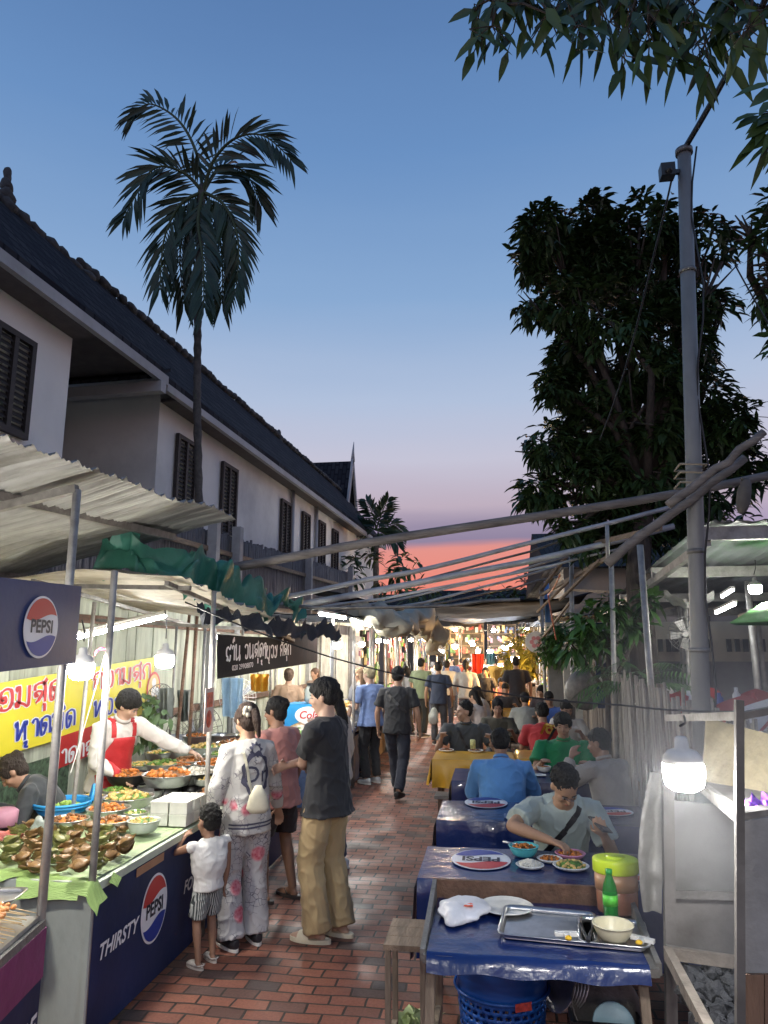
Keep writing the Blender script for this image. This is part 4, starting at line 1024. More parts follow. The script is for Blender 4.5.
# steel pole
A = aty(684, 152, 5.0); B = aty(701, 700, 5.0); d = A-B; B = B-d*(B.z/d.z)
pl = thing('steel_pole', 'tall galvanised steel pole rising out of the bamboo fence at right', 'pole', tuple(B))
mb = MB(); mb.tube([B, B.lerp(A, .5), A], [.060, .054, .048], 20); mb.build('shaft', mat((.25, .25, .24), .55, .2, var=.3, vs=3, bump=.1, dirt=.3, stretch=(1, 1, .4), key='zinc_pole'), pl)
for k, zc_ in enumerate((1.9, 2.55, 4.6)):
    q = B.lerp(A, zc_/A.z); mb = MB(); mb.tube([q+V((0, 0, -.015)), q+V((0, 0, .015))], .066-.004*k, 20); mb.build('clamp_band', DULL, pl)
mb = MB(); mb.tube([B.lerp(A, k/20)+V((.03*math.sin(k*1.3)+.055, -.055+.02*math.cos(k), 0)) for k in range(21)], .007, 5); mb.build('cable', BLACKW, pl)
mb = MB(); mb.tube([A+V((0, 0, -.02)), A+V((0, 0, .02))], .062, 20); mb.build('cap', DULL, pl)
mb = MB(); q = aty(667, 172, 4.95); mb.box(q, (.10, .09, .10)); mb.bar(q, aty(684, 172, 5.0), .03, .03); mb.ell(q+V((0, -.03, -.02)), (.03, .05, .03)); mb.build('camera_box', BLKPL, pl)
mb = MB()
for py in (468, 476, 486):
    p_ = aty(690, py, 5); mb.tube([p_+V((-.085, -.085, .01)), p_+V((.085, -.085, .0)), p_+V((.085, .07, -.01)), p_+V((-.085, .07, 0)), p_+V((-.085, -.085, .01))], .008, 5)
mb.build('rope', mat((.30, .26, .2), .9, bump=.5), pl)
mb = MB(); p_ = aty(744, 492, 4.8); mb.ell(p_+V((0, 0, -.02)), (.045, .045, .12), rot=(0, .25, 0), nz=.2); mb.tube([p_+V((0, 0, .08)), aty(741, 478, 4.8)], .01, 5)
tag(mb.build('pouch', mat((.12, .11, .10), .8, bump=.4)), 'small dark pouch dangling from the branch right of the steel pole', 'pouch')
# ------------------------------------------------------------------ right side: bamboo fence, posts, yard
fr_ = thing('bamboo_fence', 'pale split bamboo fence closing the dining side at right', 'fence', (1.42, 6, 0))
rnd = random.Random(12); mb = MB(); y = 2.9
while y < 8.9:
    wd = rnd.uniform(.028, .048); zt = 1.44+.03*(y-3)+rnd.gauss(0, .05)
    x = 1.40+.02*math.sin(y*3)+rnd.gauss(0, .006)
    mb.bar((x+rnd.gauss(0, .02), y+rnd.gauss(0, .012), .03), (x+rnd.gauss(0, .015), y+rnd.gauss(0, .02), zt), .018, wd, up=(0, 1, 0)); y += wd*1.12
mb.build('slats', BAMBOO, fr_)
mb = MB()
for z in (.5, 1.2): mb = MB(); mb.bar((1.44, 2.9, z), (1.44, 8.9, z+.05), .04, .05); mb.build('rail', WOOD, fr_)
for x, y in ((1.5, 2.95), (1.5, 6.9), (1.5, 8.85)): mb = MB(); mb.box((x, y, .8), (.07, .07, 1.6)); mb.build('post', WOODZ, fr_)
# frame of thin steel posts above the fence
sf = thing('post_frame', 'row of thin steel posts with loose beams carrying the overhead pipes at right', 'frame', (1.2, 10, 0))
for (xa, ya, xb, yb, Y, r) in ((571, 545, 573, 700, 10.5, .032), (611, 556, 615, 700, 8.6, .03), (541, 590, 545, 690, 13.5, .03), (556, 620, 558, 700, 14, .025), (640, 545, 652, 700, 7.3, .032), (685, 600, 690, 712, 9.0, .025), (607, 525, 608, 562, 7.4, .02)):
    A = aty(xa, ya, Y); B = aty(xb, yb, Y); 
    if yb > 600: d = A-B; B = B-d*(B.z/d.z)
    mb = MB(); mb.tube([B, A], r, 8); mb.build('post', GALV, sf)
mb = MB()
for (xa, ya, Ya, xb, yb, Yb, r) in ((541, 590, 13.5, 575, 545, 10.5, .03), (541, 595, 13.5, 611, 556, 8.6, .03), (537, 612, 13.5, 575, 575, 10.5, .02), (575, 548, 10.5, 660, 528, 7.0, .03), (571, 590, 10.5, 611, 592, 8.6, .02), (541, 640, 13.5, 572, 600, 10.5, .02), (560, 600, 11, 600, 560, 9, .022), (571, 640, 10.5, 556, 650, 14, .018)):
    mb.bar(aty(xa, ya, Ya), aty(xb, yb, Yb), r*1.6, r*1.6)
mb.build('beam', WOOD, sf)
cable('orange cord running up the roof frame at the right of the lane', [aty(560, 575, 10), aty(548, 595, 12), aty(556, 640, 12)], .012, mat((.5, .16, .08), .6))
# shed of the open restaurant behind the fence
shed = thing('open_shed', 'open restaurant shed with corrugated roof lit by lamps behind the bamboo fence', 'shed', (6, 10, 0))
mb = MB(); mb.grid(corr((1.9, 6.6, 3.02), (9.5, 6.6, 3.05), (9.5, 13.2, 2.62), (1.9, 13.2, 2.60), 36, .03, 60, 4), 220, 6); mb.build('roof_sheet', mat((.20, .21, .22), .6, .2, var=.2, vs=3, bump=.1, dirt=.4, key='blue_zinc'), shed)
mb = MB()
for y, z in ((6.7, 2.93), (8.8, 2.8), (11, 2.65), (13, 2.53)): mb.bar((1.9, y, z), (9.5, y, z+.02), .07, .12)
for x in (1.95, 4.2, 6.6): mb.bar((x, 6.7, 2.86), (x, 13, 2.46), .06, .08)
mb.build('beam', GALV, shed)
for (px, Y) in ((755, 9.5), (762, 12.6), (683, 12.4), (645, 12.6)): p = aty(px, 660, Y); mb = MB(); mb.tube([(p.x, p.y, 0), (p.x, p.y, 2.75)], .04, 8); mb.build('post', GALV, shed)
bwl = thing('block_wall', 'grey rendered block wall with vent grilles and beige band behind the shed', 'wall', (6, 13.6, 0))
mb = MB(); mb.box((6.3, 13.6, .85), (10.6, .16, 1.7)); mb.build('lower_wall', mat((.24, .24, .235), .9, var=.2, vs=2, bump=.3, dirt=.5, key='grey_render'), bwl)
mb = MB(); mb.box((6.3, 13.62, 2.05), (10.6, .14, .7)); mb.build('upper_wall', mat((.52, .48, .38), .85, var=.12, vs=2, bump=.2, dirt=.4, key='beige_render'), bwl)
for px in (606, 668, 690, 745):
    p = aty(px, 637, 13.52); mb = MB()
    for i in range(5): mb.box((p.x-.28+.14*i, 13.515, 1.98), (.08, .03, .22))
    mb.build('vent_grille', mat((.05, .05, .05), .8), bwl)
# beige low wall and gate area between the trees
gw = thing('low_wall', 'pale wall with a dark gateway between the steel posts beyond the bamboo fence', 'wall', (1.4, 11.5, 0))
mb = MB(); mb.box((1.62, 12.5, 1.0), (.9, .15, 2.0)); mb.build('wall_face', mat((.46, .44, .38), .85, var=.2, bump=.2, dirt=.4), gw)
mb = MB()
y = 9.0
while y < 19: mb.box((1.46+rnd.gauss(0, .01), y, .95), (.02, .10, 1.9+rnd.uniform(-.1, .1))); y += .13
tag(mb.build('plank_fence', WOODZ), 'weathered upright plank fence farther down the right side of the lane', 'fence')
t = thing('hung_pan', 'round dark pan hanging by the gateway left of the bamboo fence end', 'pan', tuple(aty(585, 690, 9.8)))
mb = MB(); mb.ell(aty(585, 690, 9.8), (.26, .07, .26)); mb.build('bowl', DULL, t); mb = MB(); mb.tube([aty(585, 672, 9.8), aty(585, 650, 9.8)], .012, 6); mb.build('handle', DULL, t)
tt = thing('banner_strip', 'narrow blue and white upright banner beside the gateway', 'banner', tuple(aty(602, 672, 9.4)))
mb = MB(); p = aty(602, 665, 9.4); mb.box(p, (.16, .012, 1.05)); mb.build('cloth', PEPSIB, tt); mb = MB(); M = frame(p+V((0, -.008, 0)), (1, 0, 0), (0, 0, 1))
for k, z in enumerate((.36, .1, -.22)): disc(mb, M @ Matrix.Translation((0, z, 0)), .06, .09)
mb.build('print', LWHITE, tt)
# ------------------------------------------------------------------ furniture helpers
def lamp(lab, P, s=1.0, power=420, col=(1, .95, .86), cord=None, group=None, shade=True):
    P = V(P); t = thing('hanging_bulb', lab, 'lamp', tuple(P), group=group)
    mb = MB(); mb.lathe([(.061*s, 0), (.062*s, -.02*s), (.060*s, -.05*s), (.054*s, -.066*s), (.035*s, -.078*s), (0, -.082*s)], 22, P); mb.build('bulb_glass', bulbmat(col, power*2.3), t)
    mb = MB(); mb.lathe([(.0, .002*s), (.061*s, .002*s), (.058*s, .022*s), (.044*s, .040*s), (.022*s, .048*s), (.020*s, .078*s), (.012*s, .084*s), (0, .085*s)], 20, P); mb.build('lamp_body', mat((.62, .62, .60), .5, bump=0), t)
    mb = MB(); e = V(cord) if cord else P+V((0, 0, .4)); m_ = (P+V((0, 0, .12*s))).lerp(e, .5); mb.tube([P+V((0, 0, .115*s)), m_+V((.01, 0, -.01)), e], .004, 5); mb.build('cord', BLKPL, t)
    return t
def tube_lamp(lab, a, b, power=60, r=.018, col=(.95, .98, 1)):
    a, b = V(a), V(b); t = thing('tube_lamp', lab, 'lamp', tuple((a+b)/2)); mb = MB(); mb.tube([a, b], r, 8); mb.build('tube', bulbmat(col, power), t)
    mb = MB(); u = V((0, 0, .035)); mb.bar(a+u, b+u, .05, .03); mb.build('holder', WHITEPL, t); return t
def table(lab, x0, x1, y0, y1, z=.73, leg=GALV, top=None, w_=.035, cat='table', nm='dining_table', labgrp=None, g=0):
    t = thing(nm, lab, cat, ((x0+x1)/2, (y0+y1)/2, 0), group=labgrp)
    mb = MB(); mb.box(((x0+x1)/2, (y0+y1)/2, z-.012), (x1-x0, y1-y0, .024)); mb.build('tabletop', top or DULL, t)
    for x in (x0+.05, x1-.05):
        for y in (y0+.05, y1-.05): mb = MB(); mb.bar((x, y, g), (x, y, z-.024), w_, w_); mb.build('leg', leg, t)
    for y in (y0+.05, y1-.05): mb = MB(); mb.bar((x0+.07, y, z-.07), (x1-.07, y, z-.07), .03, .04); mb.build('rail', leg, t)
    for x in (x0+.05, x1-.05): mb = MB(); mb.bar((x, y0+.07, g+.2), (x, y1-.07, g+.2), .025, .025); mb.build('rail', leg, t)
    return t
def drape(lab, x0, x1, y0, y1, z, dropF, dropL, dropB, dropR, m, seed=0):
    """cloth lying on a table and hanging over its edges"""
    t = thing('tablecloth', lab, 'tablecloth', ((x0+x1)/2, (y0+y1)/2, 0))
    mb = MB(); e = .012; zt = z+.004
    def side(u0, v0, u1, v1, drop, nx, ny):
        L = math.hypot(u1-u0, v1-v0); n = max(8, int(L/.03))
        def f(u, v):
            s = u*L; w_ = (.018*math.sin(s*17+seed)+.012*math.sin(s*41+seed*2)+.02*noise.noise(V((s*5, v*2, seed))))*v
            o = e*min(1, v*12)+w_+.035*v
            return V((u0+(u1-u0)*u+nx*o, v0+(v1-v0)*u+ny*o, zt-drop*v*(1+.05*math.sin(s*6+seed))))
        mb.grid(f, n, 8)
    mb.grid(lambda u, v: V((x0+(x1-x0)*u, y0+(y1-y0)*v, zt+.0025*noise.noise(V((u*7, v*6, seed))))), 40, 20)
    if dropF: side(x0, y0, x1, y0, dropF, 0, -1)
    if dropB: side(x1, y1, x0, y1, dropB, 0, 1)
    if dropL: side(x0, y1, x0, y0, dropL, -1, 0)
    if dropR: side(x1, y0, x1, y1, dropR, 1, 0)
    mb.build('cloth', m, t); return t
def stool(lab, x, y, h=.45, m=None, s=.15, kind='stool'):
    t = thing(kind, lab, 'stool', (x, y, 0)); m = m or DULL
    mb = MB(); mb.box((x, y, h-.015), (2*s, 2*s, .03)); mb.build('seat', m, t)
    for i in (-1, 1):
        for j in (-1, 1): mb = MB(); mb.bar((x+i*(s-.02), y+j*(s-.02), h-.03), (x+i*(s+.02), y+j*(s+.02), 0), .028, .028); mb.build('leg', m, t)
    return t
def bench(lab, x0, x1, y, h=.45, d=.26, m=None, lm=GALV, group=None):
    t = thing('bench', lab, 'bench', ((x0+x1)/2, y, 0), group=group)
    mb = MB(); mb.box(((x0+x1)/2, y, h-.015), (x1-x0, d, .03)); mb.build('seat', m or WOOD, t)
    for x in (x0+.06, x1-.06):
        for j in (-1, 1): mb = MB(); mb.bar((x, y+j*(d/2-.03), h-.03), (x, y+j*(d/2-.02), 0), .028, .028); mb.build('leg', lm, t)
    mb = MB(); mb.bar((x0+.06, y-d/2+.03, .12), (x1-.06, y-d/2+.03, .12), .02, .02); mb.build('rail', lm, t)
    return t
def bowl(lab, x, y, z, r, h, m, food=None, fh=.3, tilt=None, nm='bowl', cat='bowl', group=None, foot=.5, fz=.55, th=.004):
    t = thing(nm, lab, cat, (x, y, z), group=group); c = (x, y, z)
    mb = MB(); P = [(r*foot*.98, 0), (r*foot, .002)]
    for k in range(1, 8): a = k/7; P.append((r*(foot+(1-foot)*a**.62), h*a**1.3))
    P += [(r*1.03, h*1.01), (r*1.02, h*1.03)]
    for k in range(7, 0, -1): a = k/7; P.append((r*(foot+(1-foot)*a**.62)-th, h*a**1.3+th))
    P += [(0, th)]
    mb.lathe(P, 28, c); mb.build('bowl', m, t)
    if food:
        mb = MB(); rf = r*(foot+(1-foot)*fz**.62)-th*1.5; sd = x*17+y*5
        def f(u, v):
            a = v*2*math.pi; q = u*rf; n = noise.noise(V((q*math.cos(a)*38+sd, q*math.sin(a)*38, sd)))
            return V((x+q*math.cos(a), y+q*math.sin(a), z+h*fz+(fh*r*(1-u*u))+.012*n*(1-u**4)))
        mb.grid(f, 12, 30); mb.cur = 1; pieces(mb, x, y, z+h*fz+fh*r*.25, rf*.92, 34, r*.13, random.Random(int(sd*100)), .6)
        mb.build('food', [food, food if food is FOODW else {id(FOODG): FOODY, id(FOODO): FOODB, id(FOODB): FOODO, id(FOODY): FOODG}[id(food)]], t)
    return t
def pieces(mb, x, y, z, r, n, s, rnd, flat=.5, m=None):
    for i in range(n):
        a = rnd.uniform(0, 6.28); q = r*rnd.uniform(0, 1)**.5; k = s*rnd.uniform(.7, 1.3)
        mb.ell((x+q*math.cos(a), y+q*math.sin(a), z+(1-q/r)*r*.25+rnd.uniform(0, s*.5)), (k, k*rnd.uniform(.4, .9), k*flat), rot=(rnd.uniform(-.5, .5), rnd.uniform(-.5, .5), rnd.uniform(0, 3)), nu=6, nv=4)
# ------------------------------------------------------------------ restaurant behind the fence
REDPL = mat((.42, .035, .03), .4, var=.1, bump=.05, key='red_plastic')
def plchair(lab, x, y, rot, m, src=None, group=None):
    if src: return dup(src, (x, y, TZ), rot, lab)
    t = thing('plastic_chair', lab, 'chair', (0, 0, 0), 0, group)
    mb = MB(); mb.rings([(V((0, 0, .42)), V((1, 0, 0)), V((0, 1, 0)), .21, .20), (V((0, 0, .445)), V((1, 0, 0)), V((0, 1, 0)), .22, .21)], 20); mb.build('seat', m, t)
    def f(u, v):
        a = (u-.5)*2.6; return V((.23*math.sin(a), -.20*math.cos(a)-.07*v+.02, .45+.42*v-.10*v*abs(u-.5)*2))
    mb = MB(); mb.grid(f, 16, 6); mb.grid(lambda u, v: f(u, v)*V((0, 0, 0)) if False else f(u, v)+V((0, -.012, 0)), 16, 6); mb.build('backrest', m, t)
    for i in (-1, 1):
        for j in (-1, 1): mb = MB(); mb.tube([(i*.17, j*.16, .43), (i*.21, j*.21, 0)], [.022, .016], 6); mb.build('leg', m, t)
    for i in (-1, 1): mb = MB(); mb.tube([(i*.225, -.14, .66), (i*.24, .05, .65), (i*.21, .17, .60), (i*.19, .18, .44)], .014, 6); mb.build('armrest', m, t)
    t.location = (x, y, TZ); t.rotation_euler = (0, 0, rot); return t
rc = plchair('red plastic armchair nearest to the steel pole, seen from its back', aty(667, 720, 7.8).x, 7.8, .3, REDPL)
for (px, Y, r_, lab) in ((738, 7.0, 2.6, 'red plastic armchair right of the laid restaurant table'), (682, 8.5, -2.0, 'red plastic armchair by the stand fan pole'), (665, 8.6, .8, 'red plastic armchair farthest left behind the bamboo fence'), (763, 8.2, 3.0, 'red plastic armchair at the right edge of the photo, behind'), (700, 9.2, .1, 'red plastic armchair behind the laid table')):
    plchair(lab, aty(px, 710, Y).x, Y, r_, REDPL, rc)
wc = plchair('white plastic armchair between the red ones at the right edge', aty(757, 712, 6.8).x, 6.8, 2.2, WHITEPL)
plchair('white plastic armchair beside the small dark cabinet behind the fence', aty(652, 712, 9.2).x, 9.2, .6, WHITEPL, wc)
tp = aty(730, 700, 7.7)
table('dark restaurant table laid with condiments behind the fence', tp.x-.55, tp.x+.5, 7.4, 8.1, .74+TZ, g=TZ)
CB = mat((.05, .09, .35), .5); 
for i, (dx, dy, m_, h_, lab) in enumerate(((-.4, .1, WHITEPL, .14, 'white tissue tub on the restaurant table, leftmost'), (-.25, .2, mat((.6, .08, .03), .4), .16, 'orange sauce bottle on the restaurant table'), (-.1, .15, CB, .12, 'blue condiment pot on the restaurant table'), (.08, .2, WHITEPL, .17, 'tall white cup beside the blue pot'), (.2, .1, mat((.5, .03, .03), .4), .13, 'red sauce bottle right on the restaurant table'))):
    mb = MB(); mb.lathe([(.035, 0), (.04, .01), (.038, h_*.6), (.02, h_*.75), (.018, h_), (0, h_)], 14, (tp.x+dx, 7.55+dy, .742+TZ)); tag(mb.build('condiment_pot', m_), lab, 'condiment')
table('second dark restaurant table near the block wall', aty(640, 690, 10).x, aty(640, 690, 10).x+1.0, 9.8, 10.5, .74+TZ, g=TZ)
fan = thing('stand_fan', 'white wall fan fixed on a thin pole behind the bamboo fence', 'fan', (aty(688, 700, 9.0).x, 9.0, 0))
def fan_head(mb1, mb2, mb3, c, n, r):
    n = V(n).normalized(); u = n.cross(V((0, 0, 1))).normalized(); w_ = u.cross(n)
    for k in range(26):
        a = 6.283*k/26; d = u*math.cos(a)+w_*math.sin(a)
        mb1.tube([c+n*.06+d*.05, c+n*.05+d*r*.7, c+d*r, c-n*.07+d*r*.75, c-n*.10+d*.06], .0022, 4, cap=False)
    for rr in (r, r*.75, r*.5, .06):
        P = [c+n*(.055 if rr < r else 0)+(u*math.cos(6.283*k/28)+w_*math.sin(6.283*k/28))*rr for k in range(29)]; mb1.tube(P, .004 if rr == r else .0025, 4)
    for k in range(5):
        a = 6.283*k/5; d = u*math.cos(a)+w_*math.sin(a); e = n.cross(d)
        mb2.slab([c+d*.03, c+d*.06+e*.04+n*.02, c+d*r*.85+e*.06+n*.03, c+d*r*.85-e*.03-n*.02, c+d*.06-e*.02], n*.004)
    mb3.tube([c-n*.18, c-n*.05, c+n*.03, c+n*.065], [.04, .06, .035, .03], 12)
a_, b_, c_ = MB(), MB(), MB(); fc = aty(686, 634, 8.9); fan_head(a_, b_, c_, fc, (-.4, -1, -.1), .2)
a_.build('guard', GALV, fan); b_.build('blades', WHITEPL, fan); c_.build('motor', WHITEPL, fan)
mb = MB(); mb.tube([(fc.x+.02, 9.05, 0), (fc.x+.02, 9.05, 2.4)], .03, 8); mb.build('pole', GALV, fan)
tube_lamp('bright tube lamp under the shed roof, lower one', aty(716, 613, 9.5), aty(735, 604, 9.0), 40)
tube_lamp('dim tube lamp under the shed roof, upper one', aty(722, 597, 10), aty(733, 590, 9.6), 14)
lamp('white bulb hanging from the shed roof at the far right', aty(755, 586, 7.6), 1.0, 130, (1, .97, .9), cord=aty(755, 560, 7.6))
mb = MB(); mb.grid(lambda u, v: aty(664+u*50, 590+10*math.sin(u*3.1)+v*9, 8.3+.3*v)+V((0, .05*noise.noise(V((u*6, v*3, 1))), .04*noise.noise(V((u*8, v*2, 3))))), 30, 8)
tag(mb.build('white_sheet', mat((.6, .6, .58), .7, bump=.3)), 'sagging white cloth strung under the shed eave behind the pole', 'cloth')
gu = thing('parasol', 'green parasol edge poking in from the right edge under the shed', 'parasol', (aty(790, 620, 7.5).x, 7.5, 0)); c = aty(795, 608, 7.5)
mb = MB(); mb.lathe([(0, .12), (.3, .05), (.62, -.14), (.60, -.15), (.3, .035), (0, .10)], 8, c); mb.build('canopy', mat((.06, .30, .05), .6, bump=.1), gu); mb = MB(); mb.tube([(c.x, c.y, 0), (c.x, c.y, c.z+.1)], .02, 8); mb.build('pole', WHITEPL, gu)
# ------------------------------------------------------------------ dining tables
Zt = .73
table('front dining table under a blue cloth beside the charcoal grill', -.40, .98, 4.0, 4.58, Zt)
c1 = drape('shiny royal blue oilcloth with printed oval logo on the front dining table', -.42, 1.0, 3.98, 4.60, Zt, .34, .42, .2, .25, BLUECLOTH, 1)
table('second dining table under a blue cloth behind the man with the phone', -.40, 1.05, 5.30, 5.93, Zt)
c2 = drape('dark blue oilcloth with two oval logos on the second dining table', -.42, 1.07, 5.28, 5.95, Zt, .46, .42, .2, .2, BLUECLOTH, 2)
table('third dining table under a blue cloth where the man in green eats', -.38, 1.1, 6.85, 7.5, Zt)
c3 = drape('dark blue cloth on the third dining table with white bowls', -.40, 1.12, 6.83, 7.52, Zt, .42, .42, .2, .2, mat((.012, .022, .10), .3, var=.15, vs=3, bump=.35, bs=9, coat=.2, key='navy_oilcloth'), 3)
YEL = mat((.62, .33, .03), .35, var=.1, bump=.2, bs=9, coat=.3, key='yellow_oilcloth')
table('fourth dining table under a yellow cloth with dark metal frame', -.66, .18, 8.1, 8.75, Zt, leg=RUST)
c4 = drape('yellow oilcloth on the fourth dining table beside the lane', -.68, .20, 8.08, 8.77, Zt, .30, .26, .2, .1, YEL, 4)
table('orange clothed table behind the third one at the fence side', .25, 1.15, 8.3, 8.95, Zt, leg=RUST)
drape('orange oilcloth on the table in front of the man in the red jersey', .24, 1.16, 8.28, 8.97, Zt, .25, .2, .2, .2, YEL, 5)
table('wooden table among the diners farther down the lane', -.1, 1.1, 10.6, 11.25, Zt, leg=RUST, top=WOOD)
for i, (y, lab) in enumerate(((12.6, 'yellow clothed table beyond the seated woman in olive'), (14.6, 'yellow clothed table under the round hanging sign'), (17.2, 'yellow clothed table farthest down the right side'))):
    table('dining table carrying the '+lab, -.05, 1.2, y, y+.65, Zt, leg=RUST); drape(lab.replace('table', 'cloth'), -.06, 1.21, y-.01, y+.66, Zt, .3, .3, .2, .2, YEL, 6+i)
def toplogo(par, px, py, rx=.165, ry=.20, z=Zt+.0075):
    x, y, _ = atz(px, py, z)
    M = frame((x, y, z), (-1, 0, 0), (0, -1, 0)); return cola_logo(M, rx, ry, par)
toplogo(c1, 481, 860); toplogo(c1, 641, 874, .13, .15); toplogo(c2, 486, 803); toplogo(c2, 612, 812, .15, .14)
for o in (c1, c2): pass
bench('metal bench by the yellow table at the lane side', -.62, .1, 7.72, .45, .24, DULL, RUST)
bench('bench under the man in the blue shirt', -.25, .95, 6.45, .44, .26); bench('bench under the man in green behind the third table', -.2, 1.0, 7.85, .44, .26)
bench('bench under the man with the phone', -.1, .95, 4.93, .44, .24)
bench('bench behind the yellow table under the man in the grey polo', -.6, .15, 9.2, .45, .26)
bench('bench behind the orange table under the red jersey', .2, 1.15, 9.35, .45, .26)
bench('bench under the woman in olive', -.1, 1.1, 11.7, .45, .26)
# small stool table at lane side in front
t = thing('wooden_stand', 'small wooden plank stand at the left end of the tray table', 'stand', (-.42, 3.45, 0))
mb = MB()
for k in range(3): mb.box((-.405, 3.34+.105*k, .655), (.18, .10, .022))
mb.build('seat', WOOD, t)
for x in (-.48, -.33):
    for y in (3.33, 3.56): mb = MB(); mb.bar((x, y, 0), (x, y, .64), .024, .024); mb.build('leg', WOODZ, t)
mb = MB(); mb.bar((-.48, 3.33, .25), (-.48, 3.56, .25), .025, .03); mb.bar((-.48, 3.33, .32), (-.33, 3.33, .32), .025, .03); mb.build('rail', WOODZ, t)
# tray table
tb = thing('tray_table', 'steel framed service table with raised rim holding trays and bottles', 'table', (.12, 3.3, 0))
tx0, tx1, ty0, ty1, tz = -.30, .58, 3.02, 3.66, .74
mb = MB(); mb.box(((tx0+tx1)/2, (ty0+ty1)/2, tz-.015), (tx1-tx0, ty1-ty0, .03)); mb.build('tabletop', DULL, tb)
mb = MB()
mb.slab([(tx0-.01, ty1, tz-.03), (tx1+.01, ty1, tz-.03), (tx1+.01, ty1, tz+.085), (tx0-.01, ty1, tz+.085)], (0, .02, 0)); mb.build('back_rim', RUST, tb)
for x in (tx0-.012, tx1-.008): mb = MB(); mb.slab([(x, ty0+.02, tz-.03), (x, ty1, tz-.03), (x, ty1, tz+.085), (x, ty0+.02, tz+.012)], (.02, 0, 0)); mb.build('side_rim', DULL, tb)
for x in (tx0+.03, tx1-.06):
    for y in (ty0+.03, ty1-.04): mb = MB(); mb.bar((x, y, tz-.03), (x+(-.03 if x < 0 else .03), y, 0), .034, .034); mb.build('leg', WOODZ, tb)
for x in (tx0+.01, tx1-.02): mb = MB(); mb.bar((x, ty0+.06, .3), (x, ty1-.07, .3), .03, .03); mb.build('rail', WOODZ, tb)
mb = MB()
def tcl(u, v):
    x = tx0+.015+(tx1-tx0-.05)*u; s = x*1.0; y = ty1-.01-v*(ty1-ty0+.035)
    z = tz+.007+.003*noise.noise(V((x*8, y*8, 2)))
    if y < ty0: z -= (ty0-y)*1.3+.006*math.sin(x*22); y = ty0-(ty0-y)*.5-.004
    return V((x, y, z))
mb.grid(tcl, 60, 40); tag(mb.build('blue_tablecloth', BLUECLOTH), 'wet dark blue oilcloth lying on the steel framed tray table', 'tablecloth')
# things on the tray table
zz = tz+.012
def tray(lab, x, y, a, b, rot, z=zz):
    t = thing('metal_tray', lab, 'tray', (x, y, z), rot); mb = MB(); h = .022
    def rr(k, ex, z_):
        pts = []
        for cx, cy, a0 in ((1, 1, 0), (-1, 1, 90), (-1, -1, 180), (1, -1, 270)):
            for j in range(5): an = R(a0+j*22.5); pts.append(V((cx*(a-.03)+(.03+ex)*math.cos(an), cy*(b-.03)+(.03+ex)*math.sin(an), z_)))
        return pts
    L = [rr(0, -.012, .0), rr(0, 0, h), rr(0, .010, h+.002), rr(0, .010, h-.001), rr(0, .002, h-.003), rr(0, -.012, -.002)]
    L = [rr(0, -.010, .003), rr(0, 0, h), rr(0, .012, h+.002), rr(0, .012, h-.002), rr(0, .003, h-.004), rr(0, -.012, 0)]
    n = 20
    for q in L: mb.v += q
    for i in range(len(L)-1):
        for k in range(n): mb.f.append([i*n+k, i*n+(k+1) % n, (i+1)*n+(k+1) % n, (i+1)*n+k]); mb.mi.append(0); mb.sm.append(True)
    mb.f.append(list(range(n))); mb.mi.append(0); mb.sm.append(False); mb.f.append(list(range(5*n, 6*n))[::-1]); mb.mi.append(0); mb.sm.append(False)
    mb.build('tray', STEEL, t, False); return t
tray('large empty aluminium tray in the middle of the tray table', .20, 3.33, .185, .165, R(-6))
tray('small aluminium tray holding a cream bowl at the right', .455, 3.28, .125, .14, R(-6))
bowl('cream melamine bowl on the small tray', .45, 3.225, zz+.006, .08, .06, mat((.72, .66, .46), .35, bump=.02), nm='bowl')
bowl('white oval plate half under the large tray', .03, 3.53, zz+.001, .12, .015, mat((.75, .73, .66), .3, bump=.02), foot=.7, nm='plate', cat='plate')
mb = MB()
mb.ell((-.165, 3.42, zz+.022), (.105, .125, .03), rot=(0, .05, -.3), nz=.65, nf=11, nu=48, nv=30)
mb.v = [V((p.x, p.y, max(p.z, zz+.001)))+V((0, 0, .006*abs(noise.noise(p*40)))) for p in mb.v]
t = thing('plastic_bag', 'white plastic bag with an orange packet lying at the left on the tray table', 'bag', (-.155, 3.42, zz)); mb.build('bag', mat((.72, .72, .74), .35, bump=.4, bs=25, key='white_film'), t)
mb = MB(); mb.grid(lambda u, v: V((-.20+.085*u, 3.39+.045*v-.01*u, zz+.050+.006*noise.noise(V((u*4, v*3, 0))))), 8, 5); mb.build('packet', mat((.75, .10, .02), .4), t)
# tub with yellow lid
jx, jy = .525, 3.58
t = thing('snack_tub', 'big oval snack tub with fluorescent yellow green lid on the tray table', 'tub', (jx, jy, zz))
mb = MB(); mb.lathe([(.070, 0), (.074, .01), (.076, .15)], 30, (jx, jy, zz), sx=1.22); mb.build('tub', mat((.30, .12, .07), .25, var=.3, vs=20, coat=.6, bump=.05, key='clear_tub'), t)
mb = MB(); mb.lathe([(.0775, .095), (.0775, .165)], 30, (jx, jy, zz), sx=1.22); mb.build('label_band', mat((.55, .30, .16), .35, var=.2, bump=0), t)
mb = MB(); mb.lathe([(.080, .165), (.083, .170), (.083, .215), (.080, .222), (.065, .224), (.0, .224)], 30, (jx, jy, zz), sx=1.22); mb.lathe([(.036, .224), (.038, .228), (.0, .228)], 24, (jx, jy, zz), sx=1.2); mb.build('lid', mat((.62, .80, .02), .35, var=.03, bump=0, key='yellow_green_lid'), t)
